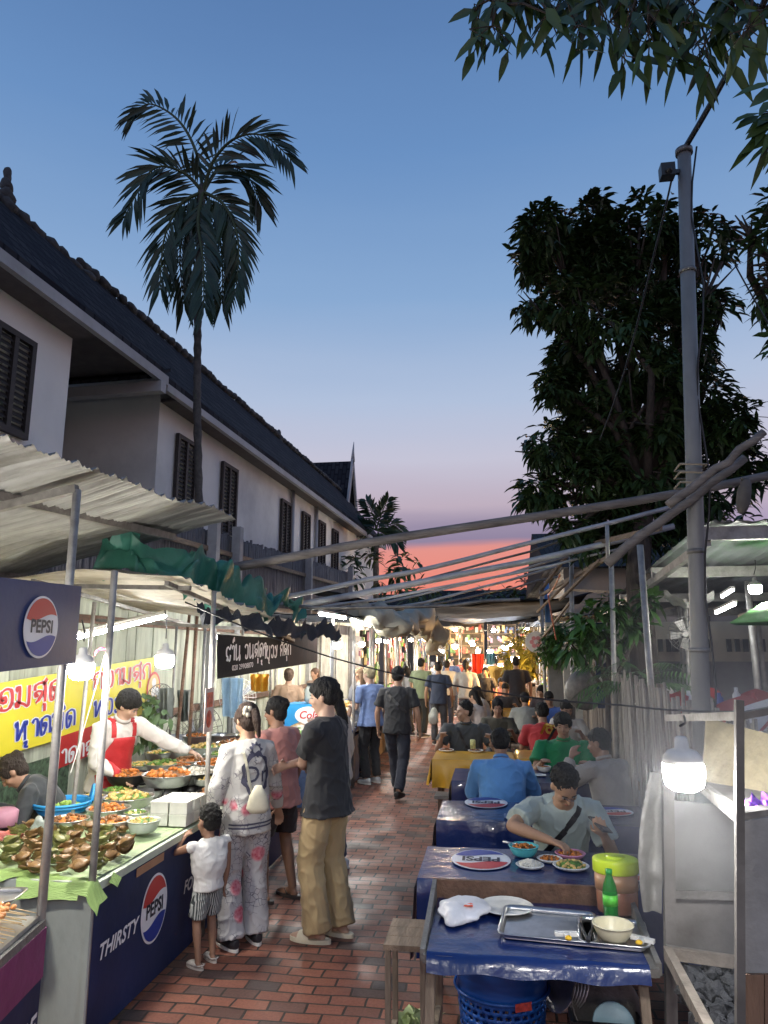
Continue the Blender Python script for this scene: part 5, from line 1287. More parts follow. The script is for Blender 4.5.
# green bottle
bx, by = .468, 3.39
t = thing('soft_drink_bottle', 'green plastic soft drink bottle standing in front of the yellow lidded tub', 'bottle', (bx, by, zz))
mb = MB(); mb.lathe([(.020, 0), (.029, .004), (.031, .03), (.029, .06), (.031, .085), (.031, .135), (.026, .165), (.015, .195), (.0125, .205), (.0125, .212)], 20, (bx, by, zz)); mb.build('bottle', mat((.02, .36, .05), .12, var=.05, bump=.03, trans=.55, key='green_pet'), t)
mb = MB(); mb.lathe([(.0318, .085), (.0318, .128)], 20, (bx, by, zz)); mb.build('label_band', mat((.10, .55, .05), .4, var=.5, vs=30), t)
mb = MB(); mb.lathe([(.0145, .207), (.0145, .225), (0, .226)], 14, (bx, by, zz)); mb.build('cap', mat((.02, .35, .06), .4), t)
for i, (x, y, r_, lab) in enumerate(((.262, 3.195, .1, 'white plastic peeler with yellow tip on the large tray edge'), (.555, 3.185, -.5, 'white plastic peeler with yellow tip right of the cream bowl'))):
    t = thing('peeler', lab, 'utensil', (x, y, zz+.022), r_); mb = MB(); mb.box((0, 0, .008), (.09, .022, .014)); mb.box((0, -.022, .008), (.022, .03, .014)); mb.build('grip', WHITEPL, t, False)
    mb = MB(); mb.ell((0, -.045, .009), (.014, .016, .009)); mb.build('tip', mat((.75, .45, .02), .4), t, False)
t = thing('tongs', 'black handled tongs lying between the two trays', 'tongs', (.35, 3.22, zz+.02))
for s in (-1, 1): mb = MB(); mb.tube([(.34, 3.13, zz+.03), (.345+s*.012, 3.2, zz+.035), (.36+s*.03, 3.30, zz+.03)], [.008, .007, .010], 6); mb.build('arm', BLKPL, t)
# blue laundry style basket
def basket(lab, c, r0, r1, h, m, holes=True, sy=1.0, nm='plastic_basket'):
    t = thing(nm, lab, 'basket', c); mb = MB(); n = 96; rows = 40
    def f(a, k, inn=0):
        z = h*k/rows; r = r0+(r1-r0)*(k/rows)**.8+.003*math.sin(k*2.2)-inn
        return V((c[0]+r*math.cos(a), c[1]+r*math.sin(a)*sy, c[2]+z))
    b0 = len(mb.v)
    for k in range(rows+1):
        for j in range(n): mb.v.append(f(2*math.pi*j/n, k))
    for k in range(rows):
        for j in range(n):
            if holes and 3 < k < rows-12 and k % 2 == 0 and (j+k//2) % 3 != 0: continue
            mb.f.append([b0+k*n+j, b0+k*n+(j+1) % n, b0+(k+1)*n+(j+1) % n, b0+(k+1)*n+j]); mb.mi.append(0); mb.sm.append(True)
    mb.f.append([b0+j for j in range(n)][::-1]); mb.mi.append(0); mb.sm.append(False)
    o = mb.build('body', m, t); sd = o.modifiers.new('s', 'SOLIDIFY'); sd.thickness = .006; sd.offset = -1
    mb = MB(); mb.tube([(c[0]+(r1+.006)*math.cos(6.2832*j/40), c[1]+(r1+.006)*math.sin(6.2832*j/40)*sy, c[2]+h) for j in range(41)], .010, 6)
    rm = r0+(r1-r0)*.78; mb.tube([(c[0]+(rm+.010)*math.cos(6.2832*j/40), c[1]+(rm+.010)*math.sin(6.2832*j/40)*sy, c[2]+h*.72) for j in range(41)], .007, 6)
    mb.build('rim', m, t)
    for s in (-1, 1):
        mb = MB(); a0 = 3.6 if s < 0 else .6
        P = []
        for j in range(9):
            q = j/8; a = a0+(q-.5)*.75; P.append((c[0]+(r1+.01)*math.cos(a), c[1]+(r1+.01)*math.sin(a)*sy, c[2]+h+.095*math.sin(math.pi*q)))
        mb.tube(P, .013, 7); mb.build('handle', m, t)
    return t
BPL = mat((.012, .085, .36), .35, var=.08, bump=.05, key='blue_plastic')
bk = basket('tall royal blue plastic basket with loop handles under the tray table', (.0, 3.64, 0), .16, .215, .56, BPL)
mb = MB()
mb.slab([V((.055, 3.64-.212, .38)), V((.125, 3.64-.178, .38)), V((.125, 3.64-.183, .415)), V((.055, 3.64-.217, .415))], (0, -.002, 0)); mb.build('label_sticker', mat((.55, .08, .07), .5, var=.4, vs=60), bk)
BKB = mat((.022, .022, .024), .4, bump=.05, key='black_crate')
ct = thing('dish_crate', 'black plastic crate with a perforated side full of pots under the tray table', 'crate', (.43, 3.5, 0))
mb = MB(); x0, x1, y0, y1, h = .29, .57, 3.38, 3.64, .38
for (a, b) in (((x0, y0), (x1, y0)), ((x1, y0), (x1, y1)), ((x1, y1), (x0, y1)), ((x0, y1), (x0, y0))):
    mb.bar((*a, h-.01), (*b, h-.01), .02, .03); mb.bar((*a, .02), (*b, .02), .015, .03)
    L = math.hypot(b[0]-a[0], b[1]-a[1]); n = int(L/.024)
    for k in range(n+1): p = V((*a, 0)).lerp(V((*b, 0)), k/n); mb.bar(p+V((0, 0, .02)), p+V((0, 0, h-.01)), .008, .006)
    for k in range(14): z = .05+k*.025; mb.bar((*a, z), (*b, z), .006, .008)
mb.box(((x0+x1)/2, (y0+y1)/2, .01), (x1-x0, y1-y0, .01)); mb.build('body', BKB, ct)
mb = MB(); M = Matrix.Translation((.43, 3.53, .36)) @ Euler((.9, 0, .1)).to_matrix().to_4x4(); mb.lathe([(.10, 0), (.14, .05), (.145, .10), (.141, .10), (.136, .05), (0, .006)], 28, M=M); tag(mb.build('cooking_pot', DULL), 'big dull aluminium pot tilted in the black crate', 'pot')
for k in range(5):
    mb = MB(); M = Matrix.Translation((.27+.014*k, 3.60-.004*k, .42+.004*k)) @ Euler((.35, -1.1, .2)).to_matrix().to_4x4(); mb.lathe([(.05, 0), (.10, .02), (.105, .025), (.10, .027), (.05, .006), (0, .005)], 26, M=M)
    tag(mb.build('metal_plate', STEEL), 'thin steel plate leaning in the row of plates in the black crate', 'plate', 'steel plates leaning in the black crate')
mb = MB(); M = Matrix.Translation((.46, 3.44, .35)) @ Euler((.95, 0, 0)).to_matrix().to_4x4(); mb.lathe([(.06, 0), (.085, .012), (.088, .014), (.083, .018), (.06, .006), (0, .005)], 26, M=M); tag(mb.build('plate', mat((.45, .68, .75), .4)), 'pale blue plate leaning at the front of the black crate', 'plate')
mb = MB(); M = Matrix.Translation((.45, 3.66, .42)); mb.lathe([(.07, 0), (.05, .08), (.02, .14), (0, .15)], 12, M=M); mb.v = [p+V((.02*noise.noise(p*20), .02*noise.noise(p*23), 0)) for p in mb.v]; tag(mb.build('red_bag', mat((.35, .03, .06), .3, bump=.4)), 'dark red plastic bag stuffed behind the plates', 'bag')
for i, (px, py, lab) in enumerate(((412, 1020, 'pale cabbage-like leafy bundle on the bricks at the bottom edge'), (432, 1018, 'small tuft of pale green stems beside the leafy bundle'))):
    p = atz(px, py+6, .04); t = MB(); rnd = random.Random(i); lv = Leaves()
    mb = MB()
    for k in range(26): d = V((rnd.gauss(0, .5), rnd.gauss(0, .5), rnd.uniform(.2, 1))); lv.leaf(p+V((rnd.gauss(0, .02), rnd.gauss(0, .02), 0)), d, V((rnd.gauss(0, 1), -1, 1)), .10 if i == 0 else .09, .07 if i == 0 else .006, .2)
    q = thing('vegetable', lab, 'vegetable', tuple(p)); lv.build('leaves', mat((.42, .50, .25), .6, var=.2), q)
# food on front table
zf = Zt+.008
TQ = mat((.10, .48, .52), .35, bump=.02, key='turquoise_melamine'); PKM = mat((.65, .28, .42), .35, bump=.02, key='pink_melamine'); WM = mat((.74, .73, .68), .3, bump=.02, key='white_melamine')
p = atz(524, 856, zf); bowl('turquoise bowl of noodles in front of the man with the phone', p.x, p.y, zf, .085, .055, TQ, FOODB, .05, fz=.8)
p = atz(530, 867, zf); bowl('small white plate heaped with white rice', p.x, p.y, zf, .075, .014, WM, FOODW, .45, foot=.7, nm='plate', cat='plate')
p = atz(571, 868, zf); bowl('white oval plate of green leafy vegetables near the table edge', p.x, p.y, zf, .095, .016, WM, FOODG, .30, foot=.7, nm='plate', cat='plate')
p = atz(571, 858, zf); bowl('pink plate beside the phone holding man\'s fingers', p.x, p.y+.03, zf, .085, .02, PKM, FOODB, .05, foot=.7, nm='plate', cat='plate')
p = atz(552, 862, zf); bowl('small grey plate of brown meat under the man\'s right hand', p.x-.01, p.y+.02, zf, .07, .014, WM, FOODB, .15, foot=.7, nm='plate', cat='plate')
mb = MB(); p = atz(512, 853, zf); mb.tube([p+V((-.05, .0, .06)), p+V((.08, .0, .04))], .007, 6); tag(mb.build('spoon', STEEL), 'steel spoon resting across the turquoise bowl', 'spoon')
mb = MB()
def crum(u, v):
    p = atz(507+u*28-14, 805, Zt+.01); return V((.05+.26*u, 5.36+.12*v, Zt+.012+.03*abs(noise.noise(V((u*5, v*4, 1))))+.02*noise.noise(V((u*9, v*7, 4)))))
mb.grid(crum, 24, 14); tag(mb.build('plastic_bag', mat((.30, .36, .5), .25, bump=.6, bs=25, alpha=.8)), 'crumpled clear plastic bag on the second table behind the man with the phone', 'bag')
zf = Zt+.006
for (px, py, r, h, m_, fd, lab, nm_) in ((543, 769, .07, .05, WM, FOODB, 'white soup bowl left of the man in green', 'bowl'), (578, 771, .09, .055, WM, FOODB, 'larger white soup bowl in front of the man in green', 'bowl'), (562, 777, .085, .012, WM, None, 'flat white plate between the two soup bowls', 'plate'), (540, 776, .06, .01, WM, None, 'small white saucer at the left of the third table', 'plate')):
    p = atz(px, py, zf); bowl(lab, p.x, min(p.y, 7.42), zf, r, h, m_, fd, .05, nm=nm_, cat=nm_, fz=.75)
for (px, py, lab) in ((450, 743, 'white plate at the left on the yellow table'), (477, 743, 'white plate before the man in the grey polo')):
    p = atz(px, py, zf); bowl(lab, p.x, min(p.y, 8.7), zf, .09, .02, WM, FOODO, .1, foot=.7, nm='plate', cat='plate')
t = thing('drink_can', 'pale yellow drink can standing on the yellow table', 'can', (-.36, 8.35, zf)); p = V((-.36, 8.35, zf)); p = atz(473, 750, zf)
t.location = p; mb = MB(); mb.lathe([(.028, 0), (.033, .006), (.033, .11), (.027, .12), (0, .12)], 16, p); mb.build('can', mat((.55, .55, .25), .3, .3, var=.4, vs=30), t)
t = thing('water_bottle', 'clear water bottle with pink and yellow wrap on the orange table', 'bottle', (0, 0, 0)); p = V((.78, 8.5, zf)); t.location = p
mb = MB(); mb.lathe([(.03, 0), (.034, .01), (.034, .14), (.028, .17), (.014, .2), (.014, .22)], 16, p); mb.build('bottle', mat((.6, .7, .75), .15, trans=.5, bump=0), t); mb = MB(); mb.lathe([(.036, .10), (.036, .16), (.03, .19), (.02, .24), (.03, .28), (0, .29)], 12, p); mb.build('wrap', mat((.7, .45, .35), .4, var=.6, vs=25), t)
# ------------------------------------------------------------------ charcoal grill
gr = thing('charcoal_grill', 'tall sooty steel charcoal grill with hood panels at the bottom right corner', 'grill', (.85, 2.9, 0))
SOOT = mat((.14, .13, .12), .65, .1, var=.4, vs=3.5, bump=.3, bs=14, dirt=.9, key='sooty_steel')
FP = aty(739, 700, 2.25)     # front post
FQ = aty(740, 1020, 2.25); FQ = FP+(FQ-FP)*(FP.z/(FP.z-FQ.z)); mb = MB(); mb.bar(FP, FQ, .022, .022); mb.build('front_post', SOOT, gr)
BP0 = aty(668, 790, 3.10); BP1 = aty(662, 1010, 3.10)
mb = MB(); mb.bar((BP0.x, 3.1, 1.38), (BP1.x, 3.1, 0), .04, .035); mb.build('back_post', SOOT, gr)
bx0 = BP0.x+.03
mb = MB()
# back panel: faces the camera
mb.slab([aty(672, 800, 3.14), aty(672, 893, 3.14), aty(742, 893, 3.14), aty(742, 808, 3.14)], (0, .008, 0))
mb.build('back_panel', mat((.20, .198, .19), .55, .2, var=.25, vs=3, bump=.12, bs=14, dirt=.85, key='smoked_steel'), gr)
mb = MB(); mb.slab([aty(669, 893, 3.12), aty(669, 953, 3.12), aty(742, 963, 3.12), aty(742, 893, 3.12)], (0, .008, 0)); mb.build('lower_panel', SOOT, gr)
mb = MB(); mb.bar(aty(665, 894, 3.10), aty(742, 896, 3.10), .012, .03); mb.bar(aty(667, 950, 3.05), aty(742, 962, 3.02), .03, .03); mb.build('cross_rail', DULL, gr)
# curtain sheet left of it
mb = MB()
def cur(u, v):
    p = aty(666-4*v, 775+v*140, 3.12); e = (14+8*math.sin(v*2.9))/F*3.1*u
    return V((p.x-e, 3.13+.02*math.sin(u*5)+.012*noise.noise(V((u*3, v*9, 0))), p.z+.01*u))
mb.grid(cur, 10, 30); mb.grid(lambda u, v: cur(u, v)+V((0, .006, 0)), 10, 30); mb.build('side_sheet', mat((.22, .215, .20), .55, .2, var=.3, vs=5, bump=.3, dirt=.5, key='foil_sheet'), gr)
# tray with charcoal
mb = MB(); z0 = .70
T = [atz(672, 962, z0), atz(742, 972, z0), atz(742, 1060, z0), atz(712, 1060, z0)]
mb.slab(T, (0, 0, -.02)); mb.build('charcoal_tray', BLACKW, gr)
mb = MB(); mb.bar(atz(668, 953, z0+.09), atz(716, 1045, z0+.09), .03, .045); mb.bar(atz(668, 953, z0+.09), atz(742, 963, z0+.09), .02, .04); mb.build('tray_rim', mat((.26, .22, .18), .7, .2, var=.4, vs=9, bump=.4, dirt=.6, key='ashy_rim'), gr)
rnd = random.Random(6)
CH = mat((.035, .036, .04), .8, var=.6, vs=14, bump=.7, bs=40, key='charcoal')
mb = MB()
for i in range(90):
    px = rnd.uniform(684, 745); py = rnd.uniform(968, 1035)
    if (px-672) < (py-962)*.42: continue
    p = atz(px, py, z0+.02+rnd.uniform(0, .05)); s = rnd.uniform(.018, .045)
    mb.ell(p, (s, s*rnd.uniform(.5, .9), s*rnd.uniform(.5, .8)), rot=(rnd.uniform(0, 3), rnd.uniform(0, 3), rnd.uniform(0, 3)), nu=7, nv=5, nz=.6, nf=40)
mb.smooth = False; o = tag(mb.build('charcoal', CH), 'heap of grey black charcoal lumps lying in the grill tray', 'charcoal', kind='stuff')
o.data.polygons.foreach_set('use_smooth', [False]*len(o.data.polygons))
# right hand cabinet beyond the post
mb = MB(); mb.slab([aty(741, 822, 2.28), aty(741, 1040, 2.28), aty(800, 1040, 2.28), aty(800, 812, 2.28)], (0, .01, 0)); mb.build('side_panel', mat((.30, .30, .30), .55, .2, var=.25, vs=4, bump=.2, dirt=.4, key='dark_smoked_steel'), gr)
mb = MB(); mb.slab([aty(743, 975, 2.262), aty(743, 1040, 2.262), aty(764, 1040, 2.262), aty(764, 975, 2.262)], (0, .012, 0)); mb.slab([aty(765, 975, 2.262), aty(765, 1040, 2.262), aty(800, 1040, 2.262), aty(800, 975, 2.262)], (0, .012, 0)); mb.build('wood_panel', mat((.20, .12, .08), .8, var=.3, vs=4, bump=.4, stretch=(8, 8, 1), dirt=.3), gr)
# shelf edges and top bar
mb = MB(); mb.bar(aty(700, 785, 3.1), aty(738, 815, 2.3), .02, .04); mb.bar(aty(740, 820, 2.3), aty(800, 812, 2.3), .02, .04); mb.bar(aty(668, 718, 3.1), aty(740, 716, 2.3), .025, .025); mb.bar(aty(740, 716, 2.3), aty(800, 705, 2.3), .03, .02); mb.build('shelf_rail', DULL, gr)
mb = MB(); mb.slab([aty(690, 778, 3.12), aty(740, 812, 2.35), aty(830, 812, 2.35), aty(800, 778, 3.12)], (0, 0, -.01)); mb.build('shelf', SOOT, gr)
SB = thing('tin_sheet', 'yellowed old tin sheet leaning on the grill shelf behind the post', 'sheet', tuple(aty(752, 795, 2.85)))
mb = MB(); mb.slab([aty(703, 784, 3.02), aty(800, 806, 2.62), aty(800, 742, 2.70), aty(707, 718, 3.08)], (0, .02, 0)); mb.bar(aty(703, 786, 3.0), aty(800, 808, 2.60), .02, .025); mb.build('sheet', mat((.24, .20, .12), .6, .1, var=.45, vs=5, bump=.3, dirt=.8, key='yellowed_steel'), SB)
mb = MB(); mb.grid(lambda u, v: aty(735+u*60, 796+v*14, 2.5)+V((0, -.06*v+.04*noise.noise(V((u*7, v*3, 0))), .02*noise.noise(V((u*9, v*5, 6))))), 40, 10)
tag(mb.build('purple_bag', mat((.28, .10, .62), .35, var=.2, bump=.6, bs=20, key='purple_film')), 'crumpled violet plastic bag on the grill shelf below the drum', 'bag')
lamp('large bright bulb hanging in front of the grill hood', aty(683, 764, 2.45), 1.0, 72, (1, .99, .97), cord=aty(684, 716, 2.75))

# thin smoke rising from the grill
m_, nt_, b_ = new_mat('smoke'); nt_.nodes.remove(b_); vp = nd(nt_, 'ShaderNodeVolumePrincipled'); nt_.links.new(vp.outputs[0], nt_.nodes['Material Output'].inputs['Volume'])
vp.inputs['Color'].default_value = (.85, .87, .9, 1)
tc_ = nd(nt_, 'ShaderNodeTexCoord'); gr_ = nd(nt_, 'ShaderNodeTexGradient', gradient_type='SPHERICAL'); mp_ = nd(nt_, 'ShaderNodeMapping'); mp_.inputs['Scale'].default_value = (1/.75, 1/1.1, 1/1.0)
nt_.links.new(tc_.outputs['Object'], mp_.inputs[0]); nt_.links.new(mp_.outputs[0], gr_.inputs[0])
nz_ = nd(nt_, 'ShaderNodeTexNoise', i_Scale=2.4, i_Detail=3); nt_.links.new(tc_.outputs['Object'], nz_.inputs['Vector'])
m1_ = nd(nt_, 'ShaderNodeMath', operation='MULTIPLY'); nt_.links.new(gr_.outputs['Fac'], m1_.inputs[0]); nt_.links.new(nz_.outputs[0], m1_.inputs[1])
m2_ = nd(nt_, 'ShaderNodeMath', operation='MULTIPLY'); m2_.inputs[1].default_value = .5; nt_.links.new(m1_.outputs[0], m2_.inputs[0]); nt_.links.new(m2_.outputs[0], vp.inputs['Density'])
sm = MB(); sm.ell((0, 0, 0), (.75, 1.1, 1.0), nu=24, nv=16); so_ = sm.build('smoke', m_); so_.location = (.95, 3.1, 1.35)
tag(so_, 'thin pale smoke drifting round the lit bulb above the charcoal grill', 'smoke', kind='stuff')
_D = None
CLR = [(.35, .07, .05), (.45, .28, .08), (.10, .2, .09), (.10, .15, .28), (.45, .43, .38), (.34, .16, .2), (.28, .18, .1), (.48, .38, .15)]
CM = [mat(c, .5, var=.3, vs=10) for c in CLR]
# ------------------------------------------------------------------ left stalls
CT = .75
st = thing('food_counter', 'long food counter fronted with dark blue vinyl beside the toddler', 'counter', (-2.5, 5.2, 0))
mb = MB(); mb.box((-2.52, 5.4, CT-.02), (1.06, 3.7, .04)); mb.build('countertop', mat((.52, .58, .46), .5, var=.15, bump=.1, dirt=.2), st)
mb = MB(); mb.slab([(-2.0, 3.56, .02), (-2.0, 7.24, .02), (-2.0, 7.24, CT-.002), (-2.0, 3.56, CT-.002)], (-.012, 0, 0)); fp = mb.build('front_panel', PEPSIB, st)
mb = MB(); mb.slab([(-1.996, 3.538, 0), (-2.46, 3.538, 0), (-2.46, 3.538, CT+.02), (-1.996, 3.538, CT+.02)], (0, .02, 0)); mb.box((-1.985, 3.535, .37), (.02, .02, .75)); mb.build('end_panel', mat((.50, .54, .50), .45, .1, var=.1, vs=3, bump=.1, dirt=.35, stretch=(1, 1, .5), key='grey_white_steel'), st)
for y in (3.6, 5.4, 7.2):
    for x in (-3.0,): mb = MB(); mb.box((x, y, CT/2-.02), (.05, .05, CT-.04)); mb.build('leg', DULL, st)
M = frame((-1.999, 4.27, .42), (0, 1, 0), (0, 0, 1))
cola_logo(M, .165, .185, st, z=.003)
for w_, y_ in (('THIRSTY', 3.86), ('FOR MORE', 4.93), ('THIRSTY', 5.75)): mb = MB(); put_text(mb, w_, frame((-1.994, y_, .40), (0, 1, 0), (0, 0, 1)), .105, .25, .025); mb.build('lettering', LWHITE, st)
mb = MB(); mb.slab([(-1.997, 4.02, .655), (-1.997, 4.36, .655), (-1.997, 4.36, .70), (-1.997, 4.02, .70)], (.002, 0, 0)); mb.build('label_strip', mat((.42, .22, .12), .6), st)
# nearest stall with skewers, bottom left
P0 = V((-1.98, 3.16, 0)); P1 = V((-1.82, 2.35, 0)); Pd = (P1-P0).normalized(); Pn = V((Pd.y*-1, Pd.x, 0))
fs = thing('food_counter', 'nearest counter with purple and blue front cut off at the bottom left corner', 'counter', (-2.4, 2.8, 0))
def fq(s, z, o=0): p = P0+Pd*s+V((1, .2, 0)).normalized()*o; return V((p.x, p.y, z))
mb = MB(); mb.slab([fq(0, .70), fq(.85, .70), V((-2.9, 2.35, .70)), V((-2.9, 3.16, .70))], (0, 0, .035)); mb.build('countertop', DULL, fs)
mb = MB(); mb.slab([fq(0, 0), fq(.85, 0), fq(.85, .50), fq(0, .50)], (-.012, 0, 0)); mb.build('front_panel', PEPSIB, fs)
mb = MB(); mb.slab([fq(-.01, .50, .003), fq(.85, .50, .003), fq(.85, .70, .003), fq(-.01, .70, .003)], (-.012, 0, 0)); mb.build('purple_strip', mat((.22, .04, .14), .35, var=.25, vs=3, bump=.3, bs=8, key='maroon_oilcloth'), fs)
mb = MB(); mb.slab([V((-2.0, 3.17, 0)), V((-2.9, 3.17, 0)), V((-2.9, 3.17, .70)), V((-2.0, 3.17, .70))], (0, .012, 0)); mb.build('end_panel', PEPSIB, fs)
mb = MB(); put_text(mb, 'MORE', frame(fq(.22, .33, .004), -Pd, (0, 0, 1)), .125, .25, .03, z=.003); mb.build('lettering', LWHITE, fs)
rnd = random.Random(3)
tr = thing('skewer_tray', 'flat tray of orange meat skewers and dumplings on the nearest counter', 'tray', (-2.15, 2.9, .735))
mb = MB(); mb.slab([fq(.02, .737, -.02), fq(.8, .737, -.02), fq(.8, .737, -.55), fq(.02, .737, -.55)], (0, 0, .018)); mb.build('tray', STEEL, tr)
sk = MB(); fo = MB()
for i in range(46):
    s = .03+i*.0165; o = -.03-rnd.uniform(0, .05); a = fq(s+.05, .775+rnd.uniform(0, .02), o+.03); b = fq(s-.02+rnd.gauss(0, .01), .79+rnd.uniform(0, .03), o-.24); sk.tube([a, b], .0022, 4)
    for k in range(5):
        q = a.lerp(b, .42+.12*k); fo.ell(q+V((0, 0, .005)), (.014, .016, .011), rot=(0, 0, rnd.uniform(0, 3)), nu=7, nv=5, nz=.4, nf=60)
sk.build('skewers', mat((.60, .45, .25), .7), tr); o = fo.build('meat', mat((.60, .24, .07), .4, var=.5, vs=30, bump=.5), tr)
fo = MB()
for i in range(22): q = fq(.25+rnd.uniform(0, .5), .785+rnd.uniform(0, .02), -.30-rnd.uniform(0, .2)); fo.ell(q, (.026, .026, .02), nu=8, nv=6, nz=.3, nf=50)
fo.build('dumplings', mat((.70, .52, .25), .5, var=.3, vs=30, bump=.3), tr)
p = atz(2, 866, .78); tray('pale blue tray edge at the left border behind the skewers', -2.35, 3.27, .14, .09, .2, .76)
# upright food on the counter
zc = CT+.006
t = thing('banana_leaf', 'cut pale green banana leaves lining the front edge of the counter', 'leaf', (-2.2, 3.7, zc)); mb = MB()
LF2 = mat((.28, .42, .13), .45, var=.15, vs=4, bump=.4, bs=30, stretch=(1, 14, 1), key='banana_leaf')
for (px, py, w_, rot, hang) in ((62, 884, .20, .1, 0), (86, 886, .15, -.2, 1), (110, 884, .16, .2, 1), (36, 882, .2, .3, 0), (15, 874, .2, .5, 0), (126, 872, .09, .6, 0)):
    c = atz(px, min(py, 884), zc+.004*(1+len(mb.v) % 3)); R_ = Euler((0, 0, rot)).to_matrix()
    def lf(u, v):
        q = R_ @ V(((u-.5)*w_, (v-.6)*w_*.9, 0)); p_ = c+q
        z = p_.z+.012+.012*noise.noise(p_*9)
        if p_.y < 3.53: z -= (3.53-p_.y)*.7; p_.y = 3.53-(3.53-p_.y)*.4
        if p_.x > -1.99: z -= (p_.x+1.99)*.6; p_.x = -1.99+(p_.x+1.99)*.3
        return V((p_.x, p_.y, z))
    mb.grid(lf, 12, 12)
mb.build('leaves', LF2, t)
mb = MB(); mb.grid(lambda u, v: V((-2.95+.93*u, 3.62+1.5*v, zc+.004+.006*noise.noise(V((u*5, v*8, 0))))), 30, 40)
tag(mb.build('counter_cloth', mat((.36, .46, .26), .45, var=.2, vs=5, bump=.3, bs=14)), 'pale green plastic sheet spread under the food on the vinyl fronted counter', 'cloth')
# folded leaf parcels
LP = [mat((.20, .115, .045), .38, var=.45, vs=18, bump=.5, bs=30, key='brown_leaf'), mat((.17, .17, .05), .38, var=.5, vs=18, bump=.5, bs=30, key='olive_leaf')]
def parcel():
    mb = MB()
    def f(u, v):
        a = v*2*math.pi; r = .05+.006*math.cos(4*a); q = r*(.3+.75*u)
        return V((q*math.cos(a), q*math.sin(a), .01+.030*u**1.6*(1+.25*math.cos(4*a))))
    mb.grid(f, 5, 24); mb.grid(lambda u, v: f(u, v)*.93+V((0, 0, .004)), 5, 24); mb.ell((0, 0, .012), (.035, .035, .012), nu=10, nv=6)
    mb.ell((0, 0, .032), (.036, .036, .018), nu=10, nv=6, nz=.5, nf=60)
    return mb
pm = [parcel().mesh('leaf_parcel', [m]) for m in LP]
n = 0
for row in range(9):
    for col in range(9):
        px = 4+col*15+rnd.uniform(-4, 4)+row*2; py = 876-row*6.5-col*1.5+rnd.uniform(-2, 2)
        if py < 828 or px > 132: continue
        p = atz(px, py, zc+.03+(.035 if (row+col) % 2 else 0))
        if p.x > -2.02 or p.y < 3.56: continue
        o = bpy.data.objects.new('leaf_parcel', pm[1 if (row*3+col) % 3 == 0 else 0]); COL.objects.link(o); o.location = p; o.rotation_euler = (rnd.uniform(-.45, .45), rnd.uniform(-.45, .45), rnd.uniform(0, 6)); s = rnd.uniform(.85, 1.1); o.scale = (s, s, s)
        tag(o, 'folded brown green banana leaf cup of food in the heap at the counter corner', 'leaf parcel', 'banana leaf food parcels'); n += 1
DP = mat((.03, .03, .032), .35, .5, var=.2, key='dark_pan')
PCL = mat((.62, .66, .62), .2, trans=.3, bump=.02, key='clear_plastic')
bl = [(92, 803, 26, .05, STEEL, FOODG, 'little steel bowl of chopped herbs right of the blue basket'), (136, 820, 26, .05, STEEL, FOODY, 'little steel bowl of pickles between the clear tubs'), (178, 772, 30, .06, STEEL, FOODB, 'steel pan of dark curry under the apron man fingers'), (205, 785, 28, .05, STEEL, FOODG, 'small steel pan of fried greens near the post'), (243, 758, 26, .06, STEEL, FOODO, 'steel bowl of red curry left of the pink tee'), (158, 760, 28, .07, STEEL, FOODG, 'steel pot of herbs beside the apron man sleeve'), (214, 762, 24, .07, STEEL, FOODW, 'steel pot of white porridge in the third row'), (112, 830, 40, .06, PCL, FOODO, 'clear bowl of orange and red shreds beside the leaf heap'), (143, 832, 34, .07, PCL, FOODG, 'clear tub of green herb salad nearest to the white boxes'), (68, 828, 40, .05, STEEL, FOODO, 'steel bowl of shredded carrot below the blue basket'),
      (128, 808, 52, .08, STEEL, FOODG, 'wide steel bowl of green vegetables behind the clear tubs'), (108, 818, 44, .06, STEEL, FOODB, 'steel bowl of brown stew left of the wide bowl'), (118, 797, 34, .05, STEEL, FOODY, 'steel bowl of yellow curry behind the wide bowl'),
      (150, 797, 34, .05, STEEL, None, 'empty steel bowl left of the white box stack'), (128, 784, 46, .06, DP, FOODB, 'dark pan of brown sauce behind the steel bowls'), (140, 772, 34, .06, STEEL, FOODG, 'tall steel bowl of green soup by the vendor arm'), (168, 786, 56, .05, STEEL, FOODB, 'broad steel platter of meat in front of the apron man hand'),
      (163, 772, 40, .07, STEEL, FOODY, 'steel pot of noodles under the apron man arm'), (192, 783, 50, .05, DP, FOODW, 'dark pan of pale stir fry behind the white boxes'), (215, 800, 40, .05, DP, FOODO, 'dark pan heaped with orange fried pieces beside the woman sleeve'), (190, 768, 38, .06, STEEL, FOODO, 'steel tray of orange curry beyond the hand'),
      (212, 772, 40, .06, STEEL, FOODB, 'steel pan of dark meat behind the orange fried pan'), (176, 757, 40, .08, STEEL, None, 'shiny steel stock pot farthest left on the back row'), (205, 755, 40, .08, STEEL, FOODG, 'steel pot of green soup in the back row'), (232, 750, 36, .08, STEEL, FOODO, 'steel pot of red soup in the back row'), (225, 762, 40, .06, STEEL, FOODY, 'steel pan of yellow noodles near the woman with the hair clip'),
      (222, 742, 30, .08, STEEL, None, 'small steel pot with nothing in it at the far end of the counter'), (250, 742, 34, .07, STEEL, FOODG, 'steel bowl of greens left of the woman in pink'), (196, 743, 30, .08, STEEL, FOODB, 'steel pot of brown broth under the grey fan'), (262, 755, 30, .06, PCL, FOODW, 'clear tub of white rice noodles in front of the woman in pink')]
